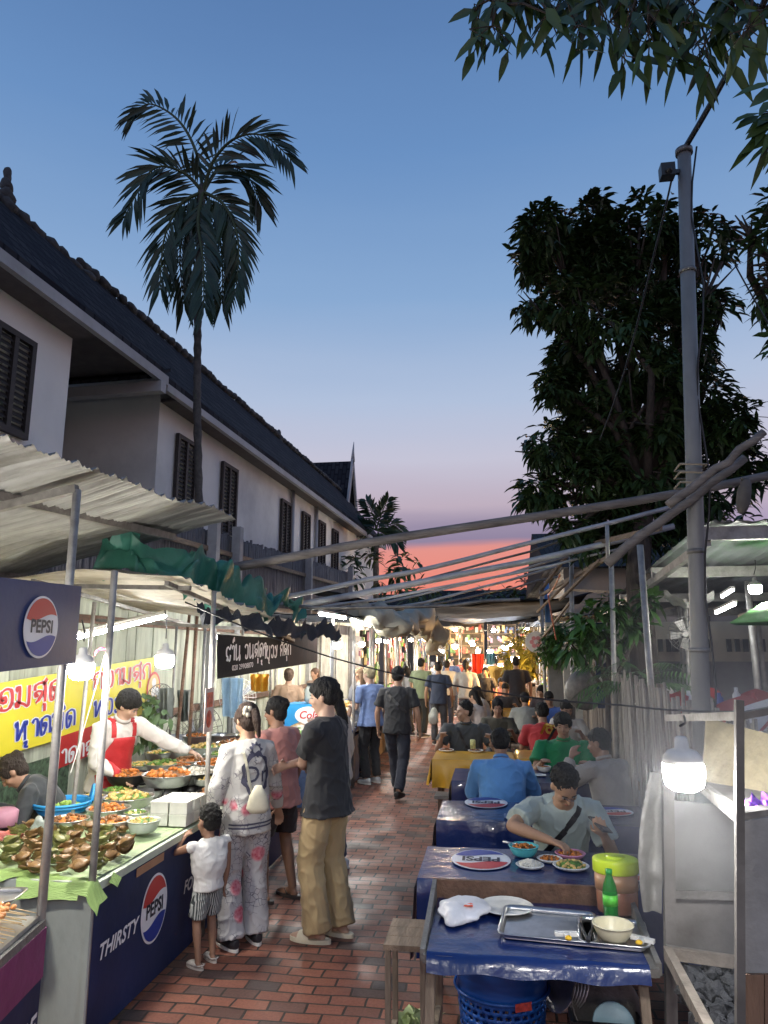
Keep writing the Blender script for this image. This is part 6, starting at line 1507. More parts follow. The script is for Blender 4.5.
for px, py, w_, h, m_, fd, lab in bl:
    zt = zc + (.10 if py < 790 else .03); p = atz(px, py, zt); dd = p.length; r = w_/2/F*dd*.84
    bw_ = bowl(lab, p.x, p.y, zt, r, max(h, r*.45), m_, fd, .18, foot=.62, fz=.8)
    if py < 790:
        mb = MB(); mb.lathe([(r*.5, 0), (r*.5, zt-zc-.003)], 12, (p.x, p.y, zc)); mb.build('foot_ring', DP, bw_)
bsk = basket('wide shallow bright blue plastic basket of green salad on the counter', tuple(atz(62, 812, zc+.02)), .15, .19, .07, mat((.03, .28, .62), .4, bump=.05, key='sky_blue_plastic'), holes=False)
mb = MB(); q = bsk.location; pieces(mb, q.x, q.y, q.z+.03, .12, 60, .022, rnd, .4); mb.build('salad', mat((.30, .45, .08), .5, var=.5, vs=30, bump=.4), bsk)
BOX = mat((.66, .66, .60), .6, var=.08, vs=20, bump=.05, key='carton'); 
bxm = MB(); bxm.box((0, 0, .033), (.118, .098, .066)); bxm.box((0, 0, .069), (.124, .104, .008))
bme = bxm.mesh('food_box', [BOX]); k = 0
for lay in range(2):
    for i in range(2):
        for j in range(4 if lay == 0 else 3):
            p = V((-2.20+.132*i+.004*j, 4.74+.112*j, zc+.012+.076*lay)); o = bpy.data.objects.new('food_box', bme); COL.objects.link(o); o.location = p; o.rotation_euler = (0, 0, rnd.gauss(0, .05)+.03)
            tag(o, 'white lidded food carton in the block of stacked cartons before the toddler', 'carton', 'white food cartons')
mb = MB(); p = atz(40, 836, zc+.03)
t = thing('plastic_bag', 'clear crumpled plastic bag standing below the blue basket', 'bag', tuple(p)); mb.ell(p+V((0, 0, .05)), (.06, .05, .07), nz=.9, nf=14, nu=24, nv=16); mb.build('bag', mat((.55, .62, .58), .2, trans=.4, bump=.5, bs=20), t)
t = thing('plastic_bag', 'red and white plastic bag lying at the left edge behind the leaf heap', 'bag', tuple(atz(8, 836, zc))); mb = MB(); mb.ell(atz(8, 836, zc+.02), (.12, .07, .035), nz=.8, nf=14, nu=24, nv=16); mb.build('bag', mat((.6, .18, .16), .35, var=.6, vs=12, bump=.5), t)
t = thing('pink_tub', 'dusty pink plastic tub beside the woman in the dark jacket', 'tub', tuple(atz(2, 826, zc))); mb = MB(); p = atz(2, 826, zc); mb.lathe([(.08, 0), (.09, .01), (.095, .09), (.07, .11), (0, .115)], 22, p); mb.build('tub', mat((.42, .20, .27), .5, bump=.05), t)
# light pole in the stall and white cord
cable('white electric cord with a switch looping down in the nearest stall', [aty(105, 655, 3.6), aty(95, 690, 3.7), aty(82, 735, 3.8), aty(70, 775, 3.8)], .0025, WHITEPL)
mb = MB(); mb.grid(lambda u, v: aty(94+16*u, 653-6*math.sin(u*3.1)+v*3, 3.6)+V((0, .02*noise.noise(V((u*9, v*5, 0))), 0)), 14, 4); tag(mb.build('pink_ribbon', mat((.6, .08, .2), .5)), 'bright pink ribbon tied round the stall post', 'ribbon')
for (a, b, X, lab) in (((88, 665), (75, 790), -2.9, 'thin grey post behind the counter left of the apron man'), ((175, 655), (171, 720), -3.6, 'thin white upright pipe on the board wall')):
    A = atx(*a, X); B = atx(*b, X); d = A-B; B = B-d*(B.z/d.z); A = A+d*((2.25-A.z)/d.z); mb = MB(); mb.tube([B, A], .015, 8); tag(mb.build('thin_post', GALV), lab, 'post')
# bulbs
lamp('white bulb hanging left of the apron man under the blue sign', aty(82, 664, 3.45), 1.0, 115, cord=aty(82, 620, 3.5))
lamp('white bulb hanging in front of the yellow banner right end', aty(165, 656, 4.6), 1.0, 170, cord=aty(165, 610, 4.6))
tube_lamp('long tube lamp under the beige awning edge', aty(78, 637, 4.9), aty(165, 616, 6.0), 70)
tube_lamp('tube lamp under the awning above the black banner', aty(320, 614, 8.2), aty(345, 618, 9.2), 60)
tube_lamp('second tube lamp behind the black banner stall', aty(352, 620, 9.8), aty(370, 626, 11), 60)
lamp('added white bulb under the zinc awning above the nearest counter, outside the picture', (-2.35, 2.35, 2.15), 1.0, 170)  # unseen bulb added to brighten the counter end panel
lamp('added white bulb hung on its cord behind the camera, outside the picture', (.1, -.35, 2.55), 1.0, 230, cord=(.1, -.35, 3.4))  # unseen bulb added behind the camera to light the tables
tube_lamp('added hidden tube lamp under the beige awning behind the black banner, over the pots', (-2.6, 6.6, 2.02), (-2.6, 7.8, 1.98), 60)  # hidden tube added for more light along the left stalls
# goods closing the lane
for i, (x0, x1, y, lab) in enumerate(((-2.0, -.4, 35.5, 'rack of bright hanging goods at the lane end, left part'), (-.2, 1.2, 37, 'rack of bright hanging goods at the lane end, middle part'), (1.3, 3.0, 35, 'rack of bright hanging goods at the lane end, right part'))):
    t = thing('goods_rack', lab, 'rack', ((x0+x1)/2, y, 0)); rd = random.Random(60+i); mb = MB()
    for x in (x0, x1): mb.bar((x, y, 0), (x, y, 3.2), .05, .05)
    for z in (1.5, 2.1, 2.7, 3.15): mb.bar((x0, y, z), (x1, y, z), .04, .04)
    mb.build('frame', WOOD, t)
    mb = MB(); mb.box(((x0+x1)/2, y+.2, 1.6), (x1-x0, .04, 3.2)); mb.build('back_sheet', mat((.10, .08, .06), .9, var=.3, vs=2), t)
    for g in range(5):
        gb = MB()
        for k in range(14): s = rd.uniform(.06, .16); gb.box((rd.uniform(x0, x1), y-.06-rd.uniform(0, .12), rd.choice((1.35, 1.95, 2.55, 3.0))-rd.uniform(0, .2)), (s, .05, s*rd.uniform(1, 2.4)), rot=(0, 0, rd.uniform(-.3, .3)))
        gb.build('goods', CM[(g*2+i) % 8], t)['kind'] = 'stuff'
    for b, q in (('upper', 2.9), ('lower', 2.2)): lamp(b+' bulb hanging before the '+lab, (x0+(.3 if b == 'upper' else 1.1), y-1.2, q), 1.6, 130, (1, .8, .5) if (i+len(b)) % 2 else (1, .95, .9))
# signs and banners
sg = thing('fascia_sign', 'dark blue rectangular sign with round cola logo hanging above the nearest counter', 'sign', (-2, 2.8, 2))
A = atx(79, 590, -2.0); B = atx(79, 661, -2.0); S = V((-1.87, 2.2, 0))
Ax = V((-1.945, 3.17, 0)); u_ = (Ax-S).normalized()
mb = MB(); mb.slab([V((S.x, S.y, 1.80)), V((Ax.x, Ax.y, 1.84)), V((Ax.x, Ax.y, 2.20)), V((S.x, S.y, 2.17))], (-.03, 0, 0)); mb.build('board', mat((.012, .03, .13), .35, var=.1, bump=.05, coat=.2, key='sign_blue'), sg)
nn = V((u_.y, -u_.x, 0)); pc = atp(40, 627, S, nn)
cola_logo(frame(pc+nn*.002, u_, (0, 0, 1)), .135, .132, sg)
mb = MB()
for yy in (2.4, 3.15): mb.tube([V((-1.99, yy, 2.19)), V((-1.99, yy, 2.62))], .005, 5)
mb.build('wire', BLKPL, sg)
# yellow banner: corners on the board wall
YB = thing('yellow_banner', 'yellow banner with red and blue round lettering behind the vendors', 'banner', (-3.9, 6.5, 1.4))
BX = -3.90; TL = atx(0, 683, BX); TR = atx(155, 657, BX); BR = atx(150, 712, BX); BL = atx(0, 757, BX)
y0_, y1_ = TL.y-1.4, TR.y
def lin(a, b, y): return a.z+(b.z-a.z)*(y-a.y)/(b.y-a.y)
yz = lambda y: lin(BL, BR, y)
mb = MB(); zt0, zt1, zb0, zb1 = lin(TL, TR, y0_), lin(TL, TR, y1_), lin(BL, BR, y0_), lin(BL, BR, y1_)
mb.slab([(BX, y0_, zb0), (BX, y1_, zb1), (BX, y1_, zt1), (BX, y0_, zt0)], (-.01, 0, 0)); mb.build('cloth', mat((.72, .62, .03), .5, var=.05, vs=3, bump=.15, bs=4, key='yellow_vinyl'), YB)
mb = MB(); mb.slab([(BX+.002, 6.2, yz(6.2)-.26), (BX+.002, y1_-.6, zb1-.25), (BX+.002, y1_-.6, zb1+.02), (BX+.002, 6.2, yz(6.2)+.02)], (-.01, 0, 0)); mb.build('red_strip', mat((.45, .02, .02), .5, var=.1, bump=.1), YB)
up = V((0, (0), 1)); sl = (zt1-zt0)/(y1_-y0_); du = V((0, 1, sl))
ym = (TL.y+TR.y)/2
def yf(y, fr_): zt = zt0+(zt1-zt0)*(y-y0_)/(y1_-y0_); zb = zb0+(zb1-zb0)*(y-y0_)/(y1_-y0_); return V((BX+.004, y, zb+(zt-zb)*fr_))
RL = mat((.52, .03, .03), .5, bump=0); BLL = mat((.02, .04, .32), .5, bump=0)
def outlined(s, P, size, m, name, sx):
    mb = MB(); lao(mb, s, frame(P, du, (0, 0, 1)), size, .30, sx, .0); mb.build(name+'_outline', LWHITE, YB)
    mb = MB(); lao(mb, s, frame(P, du, (0, 0, 1)), size, .17, sx, .003); mb.build(name, m, YB)
outlined('omsud', yf(5.75, .76), .165, RL, 'lettering', 1.15); outlined('cwamsuk', yf(7.30, .76), .165, RL, 'lettering', 1.2)
outlined('hladmid', yf(6.0, .27), .15, BLL, 'lettering', 1.1); outlined('hlwg', yf(7.0, .30), .15, BLL, 'lettering', 1.1)
Mx = frame(yf(7.98, .42), du, (0, 0, 1)); mb = MB(); disc(mb, Mx, .17, .19, .003); mb.build('emblem_ring', RL, YB); mb = MB(); disc(mb, Mx, .14, .16, .005); mb.build('emblem_ground', mat((.72, .5, .2), .5), YB)
mb = MB(); disc(mb, Mx @ Matrix.Translation((0, .07, 0)), .05, .05, .007); disc(mb, Mx @ Matrix.Translation((0, -.04, 0)), .06, .08, .007); mb.build('emblem_shape', LWHITE, YB)
mb = MB(); lao(mb, 'adasug', frame(V((BX+.006, 6.6, zb0+(zb1-zb0)*.45-.12)), du, (0, 0, 1)), .13, .17, 1.2); mb.build('lettering', LWHITE, YB)
gs = thing('dark_sheet', 'dark green speckled sheet on the wall below the yellow banner at left', 'cloth', (-3.9, 5, .8)); mb = MB(); mb.slab([(-3.905, 3.6, .2), (-3.905, 6.4, .2), (-3.905, 6.4, .98), (-3.905, 3.6, .86)], (-.02, 0, 0)); mb.build('cloth', mat((.06, .10, .06), .6, var=.9, vs=18, bump=.2), gs)
# black banner
BB = thing('black_banner', 'black shop banner with white round lettering and rust brown right end', 'banner', (-2.1, 6.9, 1.9))
X = -2.1; q0, q1, q2, q3 = atx(217, 634, X), atx(317, 630, X), atx(317, 662, X), atx(217, 679, X)
def bbf(u, v, o=0):
    t = q0.lerp(q1, u); b_ = q3.lerp(q2, u); p = b_.lerp(t, v); p.z -= .05*math.sin(math.pi*u)*v; p.x = X+o+.012*math.sin(u*9); return p
mb = MB(); mb.grid(lambda u, v: bbf(u*.62, v), 30, 8); mb.build('cloth', mat((.008, .008, .010), .8, var=.1, bump=.1, key='black_vinyl'), BB)
mb = MB(); mb.grid(lambda u, v: bbf(.62+u*.38, v), 20, 8); mb.build('cloth_end', mat((.035, .014, .010), .8, var=.4, vs=4, bump=.1, key='brown_vinyl'), BB)
du2 = (q1-q0).normalized()
mb = MB(); lao(mb, 'ra1n wnsuda', frame(bbf(.20, .60, .012), du2, (0, 0, 1)), .115, .18, 1.05, .003); mb.build('lettering', LWHITE, BB); mb = MB(); lao(mb, 'laylwg cisuk', frame(bbf(.50, .56, .012), du2, (0, 0, 1)), .115, .18, 1.05, .003)
mb.build('lettering', LWHITE, BB); mb = MB(); put_text(mb, '020 29908870', frame(bbf(.16, .22, .012), du2, (0, 0, 1)), .06, 0, .01, sx=1.5, z=.003); mb.build('lettering', LWHITE, BB)
mb = MB(); mb.box((X-.02, q0.y-.01, (q0.z+q3.z)/2), (.03, .035, q0.z-q3.z+.06)); mb.build('edge_batten', WHITEPL, BB)
# little poster on the post, fans, orange cloth, hung utensils, blue cooler
mb = MB(); p = atx(209, 710, -1.97); mb.box(p, (.004, .16, .30)); t = thing('poster', 'small white poster with a red picture taped to the stall post', 'poster', tuple(p)); mb.build('sheet', mat((.6, .5, .45), .6), t); mb = MB(); mb.box(p+V((.004, 0, .07)), (.003, .10, .10)); mb.ell(p+V((.003, 0, -.06)), (.004, .05, .06)); mb.build('print', mat((.5, .1, .06), .6, var=.7, vs=30), t)
for (px, py, X, r, lab, wb, n_) in ((195, 735, -3.5, .36, 'big grey pedestal fan behind the soup pots', DULL, (1, -.9, 0)), (238, 698, -3.4, .26, 'white pedestal fan below the black banner', WHITEPL, (.9, -1, 0)), (160, 702, -3.7, .2, 'small fan hung on the board wall beside the yellow banner', DULL, (1, -.5, 0))):
    c = atx(px, py, X); t = thing('pedestal_fan', lab, 'fan', (c.x, c.y, 0)); a_, b_, c_ = MB(), MB(), MB(); fan_head(a_, b_, c_, c, n_, r)
    a_.build('guard', wb, t); b_.build('blades', mat((.35, .38, .42), .4), t); c_.build('motor', wb, t); mb = MB(); mb.tube([(c.x-.1, c.y+.1, 0), (c.x-.1, c.y+.1, c.z)], .02, 8); mb.build('pole', DULL, t)
def hungcloth(lab, px0, px1, py0, py1, Y, m, nm='hanging_cloth', cat='cloth', sd=0):
    mb = MB()
    def f(u, v): p = aty(px0+(px1-px0)*(u+.12*v*(.5-u)), py0+(py1-py0)*v*(1-.15*abs(u-.5)), Y); return p+V((0, .05*math.sin(u*17+sd)+.03*noise.noise(V((u*5, v*4, sd))), 0))
    mb.grid(f, 24, 10); mb.grid(lambda u, v: f(u, v)+V((0, .006, 0)), 24, 10); return tag(mb.build(nm, m), lab, cat)
hungcloth('orange yellow cloth hanging below the black banner', 250, 270, 674, 692, 9.0, mat((.75, .38, .03), .6))
hungcloth('pale blue plastic sheet hanging on the board wall', 220, 243, 678, 718, 8.2, mat((.32, .48, .62), .4, bump=.3), sd=2)
hungcloth('grey apron hanging on the board wall left of the black banner', 160, 172, 688, 720, 7.4, mat((.22, .24, .22), .7), sd=4)
hungcloth('dark plastic bags hanging beside the yellow banner', 178, 190, 690, 722, 7.6, mat((.10, .12, .11), .5), sd=6)
t = thing('potted_greens', 'bundle of leafy greens and plastic bags behind the apron man', 'vegetables', tuple(atx(148, 730, -3.6))); lv = Leaves(); p = atx(148, 728, -3.5)
for k in range(110): d = V((rnd.gauss(0, 1), rnd.gauss(0, 1), rnd.gauss(0, 1))); lv.leaf(p+V((rnd.gauss(0, .07), rnd.gauss(0, .07), rnd.gauss(0, .12))), d, V((1, -1, 1)), .11, .06, .3)
lv.build('leaves', leafmat((.10, .17, .07)), t)
cl = atx(310, 742, -2.75) ; 
t = thing('drinks_cooler', 'light blue drinks cooler with an oval red lettered logo behind the khaki man', 'cooler', (-2.8, 8.5, 0)); cc = atx(313, 714, -2.6)
mb = MB(); mb.box((cc.x, cc.y, .98), (.7, .5, .32)); mb.build('body', mat((.03, .28, .60), .4, var=.1), t); mb = MB(); mb.box((cc.x-.1, cc.y, .70), (.9, .55, .2)); mb.build('base', mat((.02, .05, .28), .4), t)
Mc = frame((cc.x, cc.y-.255, .99), (1, 0, 0), (0, 0, 1)); mb = MB(); disc(mb, Mc, .20, .12, .002); mb.build('logo', LWHITE, t); mb = MB(); put_text(mb, 'Cola', Mc, .15, .2, .02, z=.004); mb.build('lettering', LRED, t)
mb = MB(); mb.box((cc.x, cc.y, .3), (.85, .5, .58)); mb.build('stand', DULL, t)
t = thing('glass_jar', 'round glass jar with dark lid standing on the blue cooler', 'jar', (cc.x, cc.y, 1.15)); mb = MB(); mb.lathe([(.10, 0), (.13, .03), (.13, .18), (.09, .24), (0, .245)], 18, (cc.x, cc.y, 1.145)); mb.build('jar', mat((.6, .66, .62), .15, trans=.4), t)
mb = MB(); mb.lathe([(.10, .245), (.10, .28), (0, .285)], 18, (cc.x, cc.y, 1.145)); mb.build('lid', BLKPL, t)
# rolled pale tarpaulin over the middle stalls
def lump(pts, rad, n=26, seed=0):
    mb = MB(); P = []; Rr = []
    for i in range(len(pts)-1):
        for k in range(8): u = k/8; P.append(V(pts[i]).lerp(V(pts[i+1]), u)); Rr.append(rad[i]*(1-u)+rad[i+1]*u)
    P.append(V(pts[-1])); Rr.append(rad[-1]); mb.tube(P, Rr, n)
    mb.v = [p+V((noise.noise(p*3.5+V((seed, 0, 0))), noise.noise(p*3.5+V((0, seed+3, 0))), noise.noise(p*3.5+V((0, 0, seed+5)))))*.2+V((0, 0, 1))*abs(noise.noise(p*8))*.14 for p in mb.v]; return mb
tag(lump([aty(352, 622, 10.2), aty(372, 618, 10.6), aty(392, 624, 11), aty(398, 626, 11.5), aty(420, 622, 13), aty(434, 638, 14), aty(437, 656, 14.5)], [.10, .15, .22, .09, .22, .16, .08]).build('rolled_tarpaulin', mat((.46, .43, .33), .6, var=.15, bump=.4, bs=8, key='cream_tarpaulin')), 'bunched cream tarpaulin lit from below over the middle stalls at left', 'tarpaulin')
# middle and far stalls on both sides
_x = 0
def stall(lab, x0, x1, y0, y1, side, roof_m, zr=2.35, goods=30, wall=True, seed=0, rack=False, warm=False, bulbs=1, pw=160, zc_=.78):
    rd = random.Random(seed); t = thing('market_stall', lab, 'stall', ((x0+x1)/2, (y0+y1)/2, 0))
    mb = MB(); mb.box(((x0+x1)/2, (y0+y1)/2, zc_-.03), (x1-x0, y1-y0, .05)); mb.box(((x0+x1)/2, (y0+y1)/2, zc_/2-.06), ((x1-x0)*.94, (y1-y0)*.97, zc_-.14)); mb.build('counter', CM[rd.choice((1, 3, 4, 6))] if not rack else WOOD, t)
    xf = x1 if side < 0 else x0; xb = x0-.5 if side < 0 else x1+.5
    for y in (y0+.05, (y0+y1)/2, y1-.05):
        for x in (xf, xb): mb = MB(); mb.tube([(x, y, 0), (x, y, zr+(.1 if x == xb else 0))], .022, 6); mb.build('post', GALV, t)
    mb = MB(); mb.grid(lambda u, v: V((xf-side*.25*0+(xb-xf)*u+(-side*.15)*(1-u), y0-.1+(y1-y0+.2)*v, zr+.14*u-.06*math.sin(math.pi*u)+.05*noise.noise(V((u*4, v*6, seed))))), 10, 16); o = mb.build('canopy', roof_m, t); sd = o.modifiers.new('s', 'SOLIDIFY'); sd.thickness = .01
    gm = [MB() for _ in range(4)]
    for i in range(goods):
        x = rd.uniform(x0+.08, x1-.08); y = rd.uniform(y0+.1, y1-.1); s = rd.uniform(.05, .13); g = rd.choice(gm)
        if rack: g.box((xb+side*-.15*(-1 if side > 0 else 1)+rd.gauss(0, .05), y, rd.uniform(.9, zr-.1)), (.06, s*2, s*2.4))
        g.ell((x, y, zc_+s*.3), (s, s*.9, s*.6), nu=8, nv=6, nz=.5, nf=20)
    for i, g in enumerate(gm):
        if g.v: g.build('goods', CM[(seed*3+i*2+i) % 8] if i else FOODG, t)['kind'] = 'stuff'
    if wall: mb = MB(); mb.box((xb-(.03 if side < 0 else -.03), (y0+y1)/2, 1.15), (.03, y1-y0, 2.3)); mb.build('back_sheet', mat(((.40, .40, .34), (.30, .32, .36), (.36, .30, .24))[seed % 3], .8, var=.3, vs=3, dirt=.3), t)
    for b in range(bulbs):
        y = y0+(y1-y0)*(b+.5)/bulbs+rd.uniform(-.2, .2); x = (x0+x1)/2+rd.uniform(-.2, .2)
        lamp(('near' if b == 0 else 'far')+' bulb of the '+lab, (x, y, zr-.35), 1.0, pw, (1, .62, .28) if warm else (1, .95, .88))
    return t
TARP = [mat((.018, .021, .028), 1.0, var=.3, vs=3, bump=0, key='dark_tarp'), mat((.40, .38, .31), .6, var=.2, key='cream_tarp'), mat((.08, .11, .16), .6, var=.3, key='blue_tarp')]
for m_ in TARP: m_.node_tree.nodes['Principled BSDF'].inputs['Specular IOR Level'].default_value = .03
stall('fruit and greens stall just past the black banner', -3.2, -2.0, 8.9, 11.9, -1, TARP[0], 2.35, 60, False, 1, pw=220, bulbs=2)
stall('second food stall on the left under the cream tarpaulin', -3.3, -2.05, 12.4, 15.6, -1, TARP[1], 2.4, 50, False, 2, pw=220, bulbs=2)
stall('third left stall behind the couple with the plastic bag', -3.4, -2.1, 16.2, 19.6, -1, TARP[0], 2.5, 40, True, 3, bulbs=2)
stall('fourth left stall hung with colourful goods', -3.4, -2.1, 20.2, 24, -1, TARP[2], 2.6, 50, True, 4, rack=True, warm=True, bulbs=2)
stall('fifth left stall hung with bags and clothes', -3.2, -1.9, 25, 29.5, -1, TARP[0], 2.7, 60, True, 5, rack=True, bulbs=2)
stall('sixth left stall near the far bend of the lane', -2.8, -1.4, 31, 36, -1, TARP[1], 2.9, 70, True, 6, rack=True, warm=True, bulbs=2)
stall('right hand stall with a green counter under the round sign', 1.35, 2.3, 15.0, 18.5, 1, TARP[0], 2.6, 30, True, 7, warm=True)
stall('right hand stall with hanging plants past the round sign', 1.4, 2.6, 20, 24.5, 1, TARP[2], 2.7, 40, True, 8, rack=True, warm=True)
stall('far right stall stacked with bright goods', 1.2, 2.6, 26, 32, 1, TARP[0], 2.9, 60, True, 9, rack=True, bulbs=2)
stall('stall closing the view at the lane end, left one', -2.2, .2, 40, 42, -1, TARP[1], 3.0, 60, True, 10, rack=True, bulbs=2, pw=260)
stall('stall closing the view at the lane end, right one', .6, 3.0, 38, 40, 1, TARP[2], 3.0, 60, True, 11, rack=True, bulbs=2, pw=260)
# strings of small far lights
PWF = 1.6
for i, (px, py, Y, warm, lab) in enumerate(((505, 646, 22, 0, 'bright white bulb in the middle of the far lane, right one'), (490, 650, 26, 0, 'white bulb in the middle of the far lane, left one'), (515, 657, 17, 1, 'orange glowing bulb beside the round sign'), (455, 645, 24, 1, 'warm bulb above the far crowd at left'), (440, 650, 20, 0, 'white bulb above the person in green'), (472, 641, 30, 1, 'small warm bulb over the red garment'), (478, 650, 30, 0, 'small white bulb just left of the red garment'), (528, 640, 28, 0, 'small white bulb high on the right side'), (425, 638, 27, 1, 'small warm bulb at the end of the cream tarpaulin'))):
    lamp(lab, aty(px, py, Y), 1.5, (220 if not warm else 160)*PWF, (1, .55, .2) if warm else (1, .95, .88))
sl = thing('street_lamp', 'small yellow street lamp high above the far end of the lane', 'street lamp', (aty(464, 650, 44).x, 44, 0)); p = aty(464, 607, 44); mb = MB(); mb.ell(p, (.16, .16, .14)); mb.build('lamp_glass', bulbmat((1, .7, .3), 60), sl)
mb = MB(); mb.tube([(p.x+.6, 44, 0), (p.x+.6, 44, p.z+.3), (p.x, 44, p.z+.25)], .06, 8); mb.build('pole', DULL, sl)
hungcloth('bright red orange garment hanging high in the middle of the lane', 471, 484, 654, 674, 19, mat((.80, .07, .03), .6), 'garment', 'garment', 3)
hungcloth('light blue garment hanging right of the red one', 486, 495, 653, 665, 20, mat((.20, .50, .68), .6), 'garment', 'garment', 5)
rs = thing('round_sign', 'round white sign with a pink flower design on a pole at right', 'sign', tuple(aty(536, 642, 14)-V((0, 0, 1)))); p = aty(536, 642, 14)
mb = MB(); M = frame(p, (1, 0, 0), (0, 0, 1)); mb.lathe([(.19, 0), (.20, .01), (.20, .03), (.19, .04)], 30, M=M @ Matrix.Translation((0, 0, -.04))); mb.build('disc', mat((.7, .66, .6), .5), rs); mb = MB()
for k in range(6): disc(mb, M @ Matrix.Translation((.08*math.cos(k*1.047), .08*math.sin(k*1.047), 0)), .04, .04, .008)
mb.build('design', mat((.65, .25, .25), .5), rs); mb = MB(); mb.tube([(p.x+.24, 14, 0), (p.x+.24, 14, 3.2)], .05, 8); mb.bar(p+V((.02, .03, .15)), (p.x+.24, 14.03, p.z+.15), .03, .03); mb.build('pole', mat((.10, .22, .45), .5), rs)
# dark roofs and houses closing the far end
for i, (x0, x1, y0, y1, z0, z1, lab) in enumerate(((-3.6, 1.9, 13.5, 20, 3.05, 2.95, 'broad dark tarpaulin roof slung across the lane past the pipes'), (-3.4, 1.6, 24, 30, 3.35, 3.2, 'second dark tarpaulin roof farther across the lane'), (-2.5, 3.0, 33, 44, 3.9, 3.8, 'last dark tarpaulin roof at the lane end'))):
    mb = MB(); mb.grid(lambda u, v: V((x0+(x1-x0)*u, y0+(y1-y0)*v, z0+(z1-z0)*u-.25*math.sin(math.pi*u)+.12*noise.noise(V((u*5, v*4, i))))), 24, 16); o = tag(mb.build('tarpaulin_roof', TARP[i % 2 * 2]), lab, 'tarpaulin'); sd = o.modifiers.new('s', 'SOLIDIFY'); sd.thickness = .01
def far_house(lab, x, y, w_, d_, h, rh, c, rot=0):
    t = thing('house', lab, 'house', (x, y, 0)); mb = MB(); mb.box((x, y, h/2), (w_, d_, h)); mb.build('wall', mat(c, .9, var=.15, vs=.6, dirt=.4), t); mb = MB(); e = .5
    a, b_, c_, d__ = V((x-w_/2-e, y-d_/2-e, h)), V((x+w_/2+e, y-d_/2-e, h)), V((x+w_/2+e, y+d_/2+e, h)), V((x-w_/2-e, y+d_/2+e, h)); r0_, r1_ = V((x-w_/2-e, y, h+rh)), V((x+w_/2+e, y, h+rh))
    mb.add([a, b_, r1_, r0_, d__, c_], [(0, 1, 2, 3), (3, 2, 5, 4), (0, 3, 4), (1, 5, 2), (0, 4, 5, 1)]); mb.build('roof', TILE, t)
    for k in range(3): m2 = MB(); m2.box((x-w_/2+w_*(k+.5)/3, y-d_/2-.03, h*.62), (w_/9, .06, h*.2)); wd = m2.build('window', SHUT, t)
far_house('dark low house with a hipped roof at the right of the far lane', 5.6, 27, 7, 12, 4.2, 2.0, (.25, .24, .22))
far_house('dark house at the far end of the lane under the red sky', -1.5, 55, 10, 8, 4.0, 2.4, (.2, .2, .2))
far_house('dark long house at the far end right of the street lamp', 9, 52, 11, 8, 3.6, 2.2, (.2, .19, .18))
far_house('dark house beyond the small palm on the left of the lane end', -11, 48, 9, 9, 3.6, 2.0, (.22, .21, .2))
t = thing('shrub', 'hanging green plants on the fence right of the round sign', 'shrub', tuple(aty(552, 650, 13.2))); lv = Leaves()
for (px, py, Y, r) in ((553, 640, 13.2, .3), (548, 655, 13.3, .25), (560, 632, 13, .25)):
    c = aty(px, py, Y)
    for k in range(60): d = V((rnd.gauss(0, 1), rnd.gauss(0, 1), rnd.gauss(0, 1))).normalized(); lv.rosette(c+d*r*rnd.uniform(.1, .8), d, 4, .12, .04, rnd)
lv.build('foliage', GL, t)
t = thing('shrub', 'yellow green bush lit by the orange bulb left of the round sign', 'shrub', tuple(aty(520, 655, 18.5))); lv = Leaves()
for (px, py, Y, r) in ((522, 648, 18.5, .5), (528, 660, 18.3, .45), (515, 662, 18.8, .4)):
    c = aty(px, py, Y)
    for k in range(60): d = V((rnd.gauss(0, 1), rnd.gauss(0, 1), rnd.gauss(0, 1))).normalized(); lv.rosette(c+d*r*rnd.uniform(.2, 1), d, 5, .2, .06, rnd)
lv.build('foliage', leafmat((.16, .16, .03)), t)
# ------------------------------------------------------------------ the people
BLK = (.018, .019, .022); NAV = (.025, .035, .07)
SK = (.40, .235, .155); SKD = (.28, .155, .10); SKL = (.50, .32, .23)
